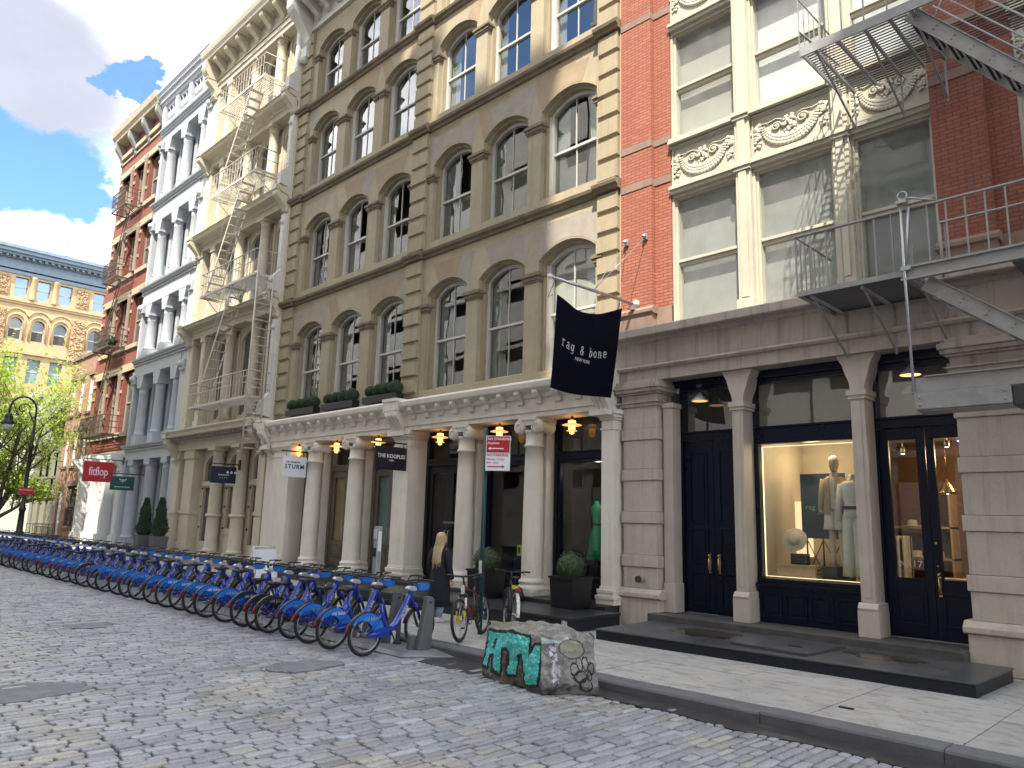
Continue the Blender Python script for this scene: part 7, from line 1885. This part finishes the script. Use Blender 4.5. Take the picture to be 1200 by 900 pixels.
        if tg == 1:
            if n2 > .05 and v_ > .84 and u < .5: c_ = np.array((.42,.50,.50))*(1+.2*n1)
            if abs(uu-.17-.10*(1-vv)) < .06+.05*n1 and .12 < vv < .8 and n3+n1*.6 > -.12: c_ = np.array((.55,.55,.62))
            for a, b_, rx, rz_ in loops:
                q = math.hypot((uu-a)/rx, (vv-b_)/rz_)
                if abs(q-1) < .17: c_ = np.array((.014,.014,.016))
            q = math.hypot((uu-.55)/.23, (vv-.74)/.15)
            if q < 1: c_ = np.array((.26,.25,.185))*(1+.3*n1)
            elif q < 1.12: c_ = c_*.3
            if abs(uu-.18-.04*math.sin(vv*40)) < .012 and .6 < vv < .84: c_ = c_*.15
        cols.append((max(.01,c_[0]), max(.01,c_[1]), max(.01,c_[2]), 1))
    me = bpy.data.meshes.new('stone'); off = OFF[t]
    me.from_pydata([tuple(p_-off) for p_ in verts], [], faces); me.polygons.foreach_set('use_smooth', [True]*len(faces))
    ca = me.color_attributes.new('paint', 'FLOAT_COLOR', 'POINT'); ca.data.foreach_set('color', np.array(cols).ravel())
    bm = bmesh.new(); bm.from_mesh(me); bmesh.ops.remove_doubles(bm, verts=bm.verts, dist=.004); bmesh.ops.recalc_face_normals(bm, faces=bm.faces); bm.to_mesh(me); bm.free()
    mt, nt, p = nt_of('graffiti_stone'); L = nt.links.new
    L(nd(nt, 'ShaderNodeVertexColor', layer_name='paint').outputs[0], p.inputs['Base Color']); p.inputs['Roughness'].default_value = .75
    b_ = nd(nt, 'ShaderNodeBump', Strength=.7, Distance=.012); L(noise_n(nt, nt.nodes.new('ShaderNodeTexCoord').outputs['Object'], 45, 5, .7), b_.inputs['Height']); L(b_.outputs[0], p.inputs['Normal'])
    me.materials.append(mt); o = bpy.data.objects.new('stone', me); col.objects.link(o); o.parent = t
make_stone()
# ================================================================ hanging shop signs (in planes across the pavement)
def blade(x, y0, y1, z0, z1, mat, label, arm_y, texts, thick=.05, skew=0, arm_z=None, extra=None):
    t = thing('hanging_sign', (x, (y0+y1)/2, (z0+z1)/2), label, 'sign')
    m = MB(); m.box(x-thick/2, x+thick/2, y0, y1, z0, z1); m.build('board', mat, t, bevel=.006)
    az = arm_z or z1+.12
    m = MB(); m.tube([(x, y0-.05, az), (x, arm_y, az)], .022, 6); m.box(x-.06, x+.06, arm_y-.02, arm_y+.03, az-.18, az+.18)
    for y in (y0+.12, y1-.12): m.tube([(x, y, z1-.01), (x, y, az)], .008, 5)
    m.build('bracket_arm', BLACK, t)
    for body, size, dy, dz, mt_, bold, sp in texts:
        text_mb(body, size, (x+thick/2+.003, (y0+y1)/2+dy, (z0+z1)/2+dz), (0,1,0), (0,0,1), bold=bold, space=sp, squash=.7 if body == 'fitflop' else 1).build('lettering', mt_, t)
    if extra: extra(t, x+thick/2+.004, (y0+y1)/2, (z0+z1)/2)
    return t
WPR = M('sign_white_print', (.78,.78,.78), .5, var=0); DPR = M('sign_dark_print', (.02,.025,.05), .5, var=0); GPR = M('sign_pale_print', (.45,.55,.52), .5, var=0)
blade(-39.0, 10.72, 12.02, 3.36, 4.30, M('sign_red_board', (.50,.02,.03), .45, var=.05), 'red hanging sign with white lettering on the white shop front of the red building', 12.45, [('fitflop', .56, 0, 0, WPR, .004, .95)], .08)
def dashes(t, x, y, z, ws, h, gap=.018):
    m = MB(); q = y-(sum(ws)+gap*(len(ws)-1))/2
    for k, w_ in enumerate(ws): m.box(x-.002, x+.002, q, q+w_*.55, z-h*.4, z+h*(.4 if k % 3 else .6)); m.box(x-.002, x+.002, q+w_*.62, q+w_, z-h*.4, z+h*.35); q += w_+gap
    m.build('lettering', GPR, t)
def bee(t, x, y, z):
    m = MB(); m.tube([(x, y, z+.18),(x, y, z+.03)], [.035,.02], 6)
    for s in (-1, 1): m.tube([(x,y+s*.03,z+.13),(x,y+s*.16,z+.19)], [.02,.03], 5); m.tube([(x,y+s*.03,z+.10),(x,y+s*.12,z+.08)], .015, 5)
    m.build('emblem', GPR, t)
def bee_dashes(t, x, y, z):
    bee(t, x, y, z); dashes(t, x, y, z-.16, (.07,.05,.08,.04,.09,.06,.05,.07), .05)
blade(-36.3, 11.12, 12.12, 2.95, 3.56, M('sign_green_board', (.01,.07,.065), .5, var=.05), 'small dark green hanging sign with a pale winged emblem next to the red sign', 12.6, [], .05, extra=bee_dashes)
def stars(t, x, y, z):
    for k in range(3):
        m = MB(); m.ball((x, y+.14+.14*k, z+.10), .045, 12, 8, (.15,1,1)); m.build('dot', WPR, t)
    dashes(t, x, y, z, (.06,.05,.07,.06,.05,.06), .05, .008); dashes(t, x, y, z-.10, (.03,.03,.03,.03), .035, .05)
blade(-26.3, 11.28, 12.2, 3.10, 3.68, M('sign_navy_board', (.010,.013,.035), .5, var=.05), 'dark navy hanging sign with three white dots on the ivory building', 12.3, [], .05, arm_z=3.78, extra=stars)
blade(-21.2, 11.27, 12.08, 3.19, 3.82, M('sign_white_board', (.72,.74,.80), .45, var=.04), 'white hanging sign with dark lettering below the cream cornice', 12.9, [('STURM', .185, .0, .0, DPR, .004, 1.2), ('DR. BARBARA', .075, -.05, .14, DPR, .001, 1)], .04, arm_z=3.98)
blade(-16.1, 11.10, 12.12, 3.26, 3.86, M('sign_black_board', (.010,.010,.018), .5, var=.05), 'black hanging sign with bold white lettering on the square central pier', 12.35, [('THE KOOPLES', .138, 0, .05, WPR, .003, 1), ('PARIS', .055, 0, -.06, WPR, .001, 1)], .04, arm_z=3.97)

# ================================================================ bishop's crook street lamp
lx, ly = -38.3, 8.35
t = thing('street_lamp', (lx, ly, SZ), 'tall black street lamp with a curled crook top and small red sign', 'street lamp')
m = MB(); m.lathe([(.30,SZ),(.30,.3),(.24,.36),(.27,.5),(.19,.62),(.17,.95),(.20,1.0),(.13,1.08),(.11,1.9),(.14,1.95),(.14,2.05),(.085,2.12),(.075,4.6),(.11,4.66),(.11,4.75),(.065,4.85),(.05,5.9)], lx, ly, 16); m.build('post', BLACK, t)
m = MB(); ck = [(lx, ly, 5.8), (lx, ly, 6.2)]
for k in range(13): a = math.pi*k/12; ck.append((lx, ly-.50+.50*math.cos(a), 6.3+.56*math.sin(a)))
ck.append((lx, ly-1.0, 6.05)); m.tube(ck, .045, 7)
m.tube([(lx, ly-.5+(.30-.025*k)*math.cos(.5*k+.4), 6.3+(.30-.025*k)*math.sin(.5*k+.4)) for k in range(12)], .025, 5); m.tube([(lx,ly,5.7),(lx,ly-.28,6.25)], .022, 5)
m.build('crook', BLACK, t)
m = MB(); m.lathe([(.05,6.1),(.12,6.05),(.16,5.92),(.17,5.78),(.27,5.68),(.28,5.62),(.2,5.62)], lx, ly-1.0, 14); m.build('lamp_hood', BLACK, t)
m = MB(); m.lathe([(.2,5.62),(.19,5.5),(.12,5.4),(.03,5.36)], lx, ly-1.0, 14); m.build('lamp_glass', M('milky_lamp_glass', (.6,.6,.58), .3, var=0), t)
m = MB(); m.box(lx+.09, lx+.11, ly-.28, ly+.30, 2.62, 2.92); m.build('street_sign', SRED, t)
text_mb('NO STANDING', .075, (lx+.113, ly, 2.82), (0,1,0), (0,0,1)).build('lettering', SWH, t)

# ================================================================ street tree
TR = (-46.0, 8.85)
t = thing('street_tree', (TR[0], TR[1], SZ), 'bright green leafy street tree beside the black lamp', 'tree')
BARK = M('bark', (.09,.075,.06), .9, var=.3, vs=6, bump=.6, bs=20)
rt_ = random.Random(21)
tr = MB(); br = MB(); tips = []
def limb(mb, p, d, L_, r, depth):
    n = 5; pts = [p]; q = p.copy(); dd = d.copy()
    for k in range(n):
        dd = (dd+V(rt_.gauss(0,.13), rt_.gauss(0,.13), rt_.gauss(0,.08)+.05)).normalized(); q = q+dd*L_/n; pts.append(q.copy())
    mb.tube(pts, [max(.006, r*(1-.65*k/n)) for k in range(n+1)], 6 if r > .03 else 4)
    if depth == 0: tips.extend(pts[1:]); return
    for k in range(2, n+1):
        for _ in range(2 if depth > 1 else 2):
            a = rt_.uniform(0, 6.28); s = V(math.cos(a), math.sin(a), rt_.uniform(-.1,.6)); nd_ = (dd*.7+s*.9).normalized()
            limb(br, pts[k], nd_, L_*rt_.uniform(.45,.7), r*(1-.65*k/n)*.6, depth-1)
base = V(TR[0], TR[1], SZ); tp = [base+V(.02*k, .01*k, .36*k) for k in range(7)]
tr.tube(tp, [.19-.012*k for k in range(7)], 10)
for a, e in ((.3,2.2),(1.6,2.2),(2.8,1.9),(4.1,2.0),(5.3,2.0),(0.9,.7),(3.5,.6),(2.2,3.0)):
    limb(tr, tp[-1]-V(0,0,rt_.uniform(0,.8)), V(math.cos(a), math.sin(a), e).normalized(), rt_.uniform(3.4,4.6)*(1.12 if e > 1.2 else .45), .11, 2)
tr.build('trunk', BARK, t); br.build('limbs', BARK, t)
def M_leaf(name, c, tr_c):
    m, nt, p = nt_of(name); L = nt.links.new
    at = nd(nt, 'ShaderNodeVertexColor', layer_name='leaf')
    L(mixc(nt, 1, c, at.outputs[0], 'MULTIPLY'), p.inputs['Base Color']); p.inputs['Roughness'].default_value = .55
    tl = nt.nodes.new('ShaderNodeBsdfTranslucent'); tl.inputs[0].default_value = c4(tr_c)
    ad = nt.nodes.new('ShaderNodeMixShader'); ad.inputs[0].default_value = .45; L(p.outputs[0], ad.inputs[1]); L(tl.outputs[0], ad.inputs[2])
    L(ad.outputs[0], nt.nodes['Material Output'].inputs[0]); return m
LEAF = M_leaf('spring_leaf', (.30,.44,.06), (.52,.64,.10))
def foliage(tips, n, size, spread, rr, cull=None):
    vs_, fs_, cs_ = [], [], []
    for _ in range(n):
        c_ = rr.choice(tips); p_ = c_+V(rr.gauss(0,spread), rr.gauss(0,spread), rr.gauss(0,spread*.8))
        if cull and cull(p_): continue
        u = V(rr.gauss(0,1), rr.gauss(0,1), rr.gauss(-.3,.6)).normalized(); v_ = u.cross(V(rr.gauss(0,.5),rr.gauss(0,.5),1)).normalized()
        a = size*rr.uniform(.6,1.25); b = len(vs_)
        vs_ += [p_-u*a*.5, p_+v_*a*.32, p_+u*a*.6, p_-v_*a*.32]; fs_.append((b,b+1,b+2,b+3)); g = rr.uniform(.7,1.25); cs_ += [(g*rr.uniform(.9,1.15), g, g*.9, 1)]*4
    me = bpy.data.meshes.new('crown'); me.from_pydata([tuple(q) for q in vs_], [], fs_)
    ca = me.color_attributes.new('leaf', 'FLOAT_COLOR', 'POINT'); ca.data.foreach_set('color', np.array(cs_).ravel()); return me
me = foliage(tips, 13000, .18, .22, rt_); me.transform(Matrix.Translation(-OFF[t])); me.materials.append(LEAF)
o = bpy.data.objects.new('crown', me); col.objects.link(o); o.parent = t

# ================================================================ planters with clipped shrubs by the navy shop windows
def tub_shrub(x, y, z, label, s=1.0):
    t = thing('potted_shrub', (x, y, z), label, 'potted shrub', 'square black tubs with round shrubs')
    m = MB(); w_ = .30*s
    m.loft([[(x-q,y-q,zz_),(x+q,y-q,zz_),(x+q,y+q,zz_),(x-q,y+q,zz_)] for q, zz_ in ((w_*.9,z),(w_,z+.55*s),(w_+.02,z+.56*s),(w_+.02,z+.60*s))], False); m.build('tub', BLACK, t)
    m = MB(); rr = random.Random(int(x*-10)); m.ball((x,y,z+.78*s), .27*s, 14, 10, (1,1,.92), .06); leafy_ball(m, (x,y,z+.78*s), .29*s, 1500, .030, rr); m.build('foliage', M('box_leaf', (.045,.075,.025), .7, var=.4, vs=20), t)
tub_shrub(-9.95, 11.66, .386, 'square black tub with a round clipped shrub beside the granite pier')
tub_shrub(-12.35, 11.62, .386, 'square black tub with a round clipped shrub behind the dark green sign pole')
# ================================================================ two conical evergreens in grey pots before the grey building
CYP = M('dark_conifer', (.04,.065,.035), .85, var=.4, vs=6)
for x, q in ((-33.4, 'dark conical evergreen in a grey pot before the grey loggia, farther from the ivory building'), (-31.7, 'dark conical evergreen in a grey pot before the grey loggia, nearer the ivory building')):
    t = thing('potted_evergreen', (x, 11.75, SZ), q, 'potted tree', 'evergreens in grey pots')
    m = MB(); m.lathe([(.30,SZ),(.40,1.0),(.41,1.08),(.36,1.08)], x, 11.75, 4, False, math.pi/4); m.build('pot', M('slate_pot', (.10,.105,.11), .6), t)
    m = MB(); rr = random.Random(int(-x*7))
    for k in range(5200):
        h = rr.random()**1.2; R_ = (.36*(1-h)**.75+.05)*min(1, .6+h*3)*(.7+.55*noise.noise(V(x*3+3*h, 5*h, 2)+V(math.floor(rr.random()*7),0,0))); a = rr.uniform(0,6.28); q_ = R_*math.sqrt(rr.uniform(.3,1)); p_ = V(x+q_*math.cos(a), 11.75+q_*math.sin(a), 1.05+h*1.5)
        d = V(math.cos(a)*.5, math.sin(a)*.5, 1).normalized(); d = (d+V(rr.gauss(0,.3),rr.gauss(0,.3),0)).normalized(); s = d.orthogonal().normalized()*.018; L_ = rr.uniform(.06,.13)
        m.add([p_-s, p_+s, p_+d*L_], [(0,1,2)])
    m.loft([ell(x,11.75,z,r,r,8) for z, r in ((1.05,.1),(1.4,.14),(1.9,.07),(2.3,.01))]); m.build('foliage', CYP, t, recalc=False)
# ================================================================ white A frame board
t = thing('a_frame_board', (-19.6, 10.1, SZ), 'white A frame board with a square printed panel standing on the pavement behind the bikes', 'board')
t.rotation_euler = (0,0,R(0))
m = MB(); x0, y0 = -19.6, 10.1
for s in (-1,1):
    for y in (y0-.32, y0+.32): m.tube([(x0+s*.24,y,SZ),(x0+s*.02,y,1.18)], .022, 5)
    m.tube([(x0+s*.02,y0-.32,1.17),(x0+s*.02,y0+.32,1.17)], .022, 5); m.tube([(x0+s*.2,y0-.32,.33),(x0+s*.2,y0+.32,.33)], .02, 5)
m.build('frame', WHITE, t)
m = MB(); m.add([(x0+.055,y0-.29,1.10),(x0+.055,y0+.29,1.10),(x0+.215,y0+.29,.36),(x0+.215,y0-.29,.36),(x0+.045,y0-.29,1.10),(x0+.045,y0+.29,1.10),(x0+.205,y0+.29,.36),(x0+.205,y0-.29,.36)], [(0,1,2,3),(7,6,5,4),(0,4,5,1),(1,5,6,2),(2,6,7,3),(3,7,4,0)]); m.build('panel', SWH, t)

# ================================================================ woman in a long dark coat, seen from behind
PX, PY = -11.38, 9.50
t = thing('person', (PX, PY, SZ), 'woman with long blonde hair and a long dark coat, walking away phone in hand', 'person', rz=R(100), local=True)
t.scale = (.95,)*3
# local: she faces +x ; y to her left
SK = {}
def skin_body(verts, edges, radii, mat, name, parent, sub=1):
    me = bpy.data.meshes.new(name); me.from_pydata(verts, edges, [])
    o = bpy.data.objects.new(name, me); col.objects.link(o); o.parent = parent
    md = o.modifiers.new('skin', 'SKIN'); sv = me.skin_vertices[0].data if me.skin_vertices else None
    return o
SKIN = M('skin', (.55,.34,.25), .55, var=.05)
def hum_rings(spec, n=16):
    return [[(cx+a*math.cos(2*math.pi*k/n), cy+b*math.sin(2*math.pi*k/n), z) for k in range(n)] for cx, cy, z, a, b in spec]
bd = bmesh.new()
vl = [(0,0,.86),(0.01,0,1.05),(0,0,1.24),(-.01,0,1.36),(.0,0,1.44),(.015,0,1.50),(.02,0,1.585),
      (0,.09,.82),(.03,.10,.48),(-.02,.10,.09),(.10,.11,.035),
      (0,-.09,.82),(-.01,-.10,.47),(-.12,-.10,.10),(-.01,-.10,.04),
      (-.01,.17,1.36),(-.03,.25,1.10),(.16,.27,1.02),(.235,.265,1.035),
      (-.01,-.17,1.36),(-.03,-.235,1.08),(.03,-.25,.86),(.045,-.25,.79)]
el = [(0,1),(1,2),(2,3),(3,4),(4,5),(5,6),(0,7),(7,8),(8,9),(9,10),(0,11),(11,12),(12,13),(13,14),(3,15),(15,16),(16,17),(17,18),(3,19),(19,20),(20,21),(21,22)]
rad = [(.12,.15),(.10,.125),(.10,.14),(.09,.13),(.05,.05),(.05,.05),(.075,.09),(.085,.085),(.058,.058),(.042,.042),(.04,.04),(.085,.085),(.058,.058),(.042,.042),(.04,.04),(.058,.058),(.042,.042),(.033,.033),(.03,.03),(.058,.058),(.042,.042),(.033,.033),(.03,.03)]
me = bpy.data.meshes.new('body'); me.from_pydata(vl, el, [])
ob = bpy.data.objects.new('body', me); col.objects.link(ob); ob.parent = t
ob.modifiers.new('skin', 'SKIN')
bm = bmesh.new(); bm.from_mesh(me); ly_ = bm.verts.layers.skin.verify()
for v_, r_ in zip(bm.verts, rad): v_[ly_].radius = r_
bm.verts.ensure_lookup_table(); bm.verts[0][ly_].use_root = True
bm.to_mesh(me); bm.free()
sb = ob.modifiers.new('sub', 'SUBSURF'); sb.levels = 2; sb.render_levels = 2
dg = bpy.context.evaluated_depsgraph_get(); me2 = bpy.data.meshes.new_from_object(ob.evaluated_get(dg))
# face and hands are added to the same mesh
extra = MB()
extra.loft(hum_rings([(.03,0,1.49,.05,.045),(.045,0,1.52,.075,.058),(.03,0,1.58,.098,.072),(.025,0,1.64,.097,.074),(.015,0,1.69,.08,.065),(.01,0,1.715,.04,.035)]))
extra.loft([[(.125,-.012,1.60),(.125,.012,1.60),(.118,.010,1.625),(.118,-.010,1.625)],[(.148,-.011,1.575),(.148,.011,1.575),(.125,.004,1.62),(.125,-.004,1.62)],[(.128,-.014,1.565),(.128,.014,1.565),(.12,.006,1.60),(.12,-.006,1.60)]])
for s in (-1,1): extra.ball((.108, s*.03, 1.622), .012, 8, 6); extra.ball((.02, s*.075, 1.605), .022, 8, 6, (.8,.4,1.3))
extra.tube([(.125,-.022,1.545),(.13,0,1.543),(.125,.022,1.545)], .006, 5)
def hand(c, fwd, up_, side, curl):
    f = V(*fwd).normalized(); u = V(*up_).normalized(); s = f.cross(u)*side; c_ = V(*c)
    for w0, w1 in ((0, .07),): extra.loft([[tuple(c_+f*q+s*a*.037*k+u*b_*.013) for a, b_ in ((-1,-1),(1,-1),(1,1),(-1,1))] for q, k in ((-.01,.8),(.03,1.05),(.075,1.0))])
    for k, L_ in enumerate((.062,.075,.07,.055)):
        o_ = c_+f*.07+s*(-.028+.019*k); p1 = o_+f*L_*.5+u*-.2*curl*L_; p2 = o_+f*L_*(.85-.25*curl)-u*L_*.55*curl
        extra.tube([o_, p1, p2], [.0095,.009,.007], 6)
    o_ = c_+f*.015-s*.034; extra.tube([o_, o_+f*.03-s*.022-u*.01*curl, o_+f*.058-s*.018-u*.03*curl], [.011,.010,.008], 6)
hand((.245,.265,1.04), (1,-.1,.15), (0,.2,1), 1, 1.0); hand((.05,-.25,.775), (.2,0,-1), (0,1,0), -1, .5)
base = MB(); base.v = [tuple(v_.co) for v_ in me2.vertices]; base.f = [tuple(p_.vertices) for p_ in me2.polygons]; base.s = [True]*len(base.f)
base.join(extra); bpy.data.objects.remove(ob)
bo = base.build('body', SKIN, t)
COAT = M('black_wool', (.010,.011,.018), .9, var=.25, vs=12, bump=.3, bs=60)
n = 30
def coat_ring(z, a, b, cx=0, fold=0):
    return [(cx+a*math.cos(2*math.pi*k/n)*(1+fold*math.sin(7*2*math.pi*k/n)), b*math.sin(2*math.pi*k/n)*(1+fold*math.sin(5*2*math.pi*k/n+1)), z) for k in range(n)]
m = MB(); m.loft([coat_ring(.30,.20,.245,-.02,.06), coat_ring(.45,.195,.24,-.02,.055), coat_ring(.7,.18,.225,-.01,.035), coat_ring(.92,.165,.205,0,.02), coat_ring(1.08,.145,.18,0,.01), coat_ring(1.22,.15,.19), coat_ring(1.34,.14,.20), coat_ring(1.41,.115,.165), coat_ring(1.455,.085,.09), coat_ring(1.475,.075,.075)])
m.tube([(-.005,.165,1.385),(-.03,.235,1.22),(-.035,.265,1.08),(.06,.28,1.03),(.19,.272,1.03)], [.075,.07,.062,.058,.055], 10)
m.tube([(-.005,-.165,1.385),(-.03,-.225,1.22),(-.03,-.25,1.06),(.02,-.262,.92),(.04,-.262,.83)], [.075,.07,.062,.056,.055], 10)
m.build('coat', COAT, t)
HAIR = M('blonde_hair', (.50,.37,.21), .45, var=.3, vs=40)
m = MB()
def hr(z, cx, a, b): return [(cx+a*math.cos(2*math.pi*k/24)*(1+.09*math.sin(7*2*math.pi*k/24+z*3)), b*math.sin(2*math.pi*k/24)*(1+.04*math.sin(9*2*math.pi*k/24)), z) for k in range(24)]
m.loft([hr(1.10,-.125,.02,.05), hr(1.16,-.125,.035,.09), hr(1.28,-.115,.05,.115), hr(1.40,-.09,.062,.118), hr(1.50,-.045,.085,.108), hr(1.58,-.015,.105,.098), hr(1.65,-.012,.108,.095), hr(1.71,-.008,.088,.078), hr(1.74,0,.04,.04)])
rr = random.Random(4)
for k in range(150):
    a = math.pi+rr.uniform(-1.25,1.25); y = .10*math.sin(a); x = -.02+.10*math.cos(a)
    m.tube([(x*.9,y*.9,1.66),(x-.01,y*1.02,1.5),(-.09+.5*x*.6,y*1.12,1.32),(-.12+rr.uniform(-.03,.02),y*1.0+rr.uniform(-.02,.02),1.06+rr.uniform(-.05,.12))], [.007,.009,.010,.002], 4)
m.build('hair', HAIR, t)
DENIM = M('pale_denim', (.28,.37,.47), .85, var=.15, vs=15)
m = MB(); m.tube([(0.02,.10,.6),(.0,.10,.3),(-.02,.10,.10)], [.085,.072,.066], 10); m.tube([(-.01,-.10,.6),(-.06,-.10,.3),(-.12,-.10,.12)], [.085,.072,.066], 10); m.build('jeans', DENIM, t)
SHOE = M('white_leather', (.62,.63,.65), .5, var=.08)
for sx_, sy, tilt in ((-.03,.10,0),(-.13,-.10,.0)):
    m = MB(); m.loft([[(sx_+x,sy-w_,0.003),(sx_+x,sy+w_,0.003),(sx_+x,sy+w_*.9,h),(sx_+x,sy-w_*.9,h)] for x, w_, h in ((-.085,.034,.09),(-.03,.04,.10),(.06,.046,.07),(.13,.045,.05),(.175,.028,.03))]); m.build('shoe', SHOE, t, bevel=.008)
m = MB(); m.box(.27,.345,.235,.243,1.02,1.13)
m2_ = MB(); M4 = Matrix.Translation((PX,PY,SZ)) @ Matrix.Rotation(R(100), 4, 'Z') @ Matrix.Scale(.95, 4)
m2_.v = [tuple(M4 @ V(*p_)) for p_ in m.v]; m2_.f = m.f; m2_.s = m.s
tag(m2_.build('phone', BLACK), 'black phone held in the hand of the woman in the dark coat', 'phone')
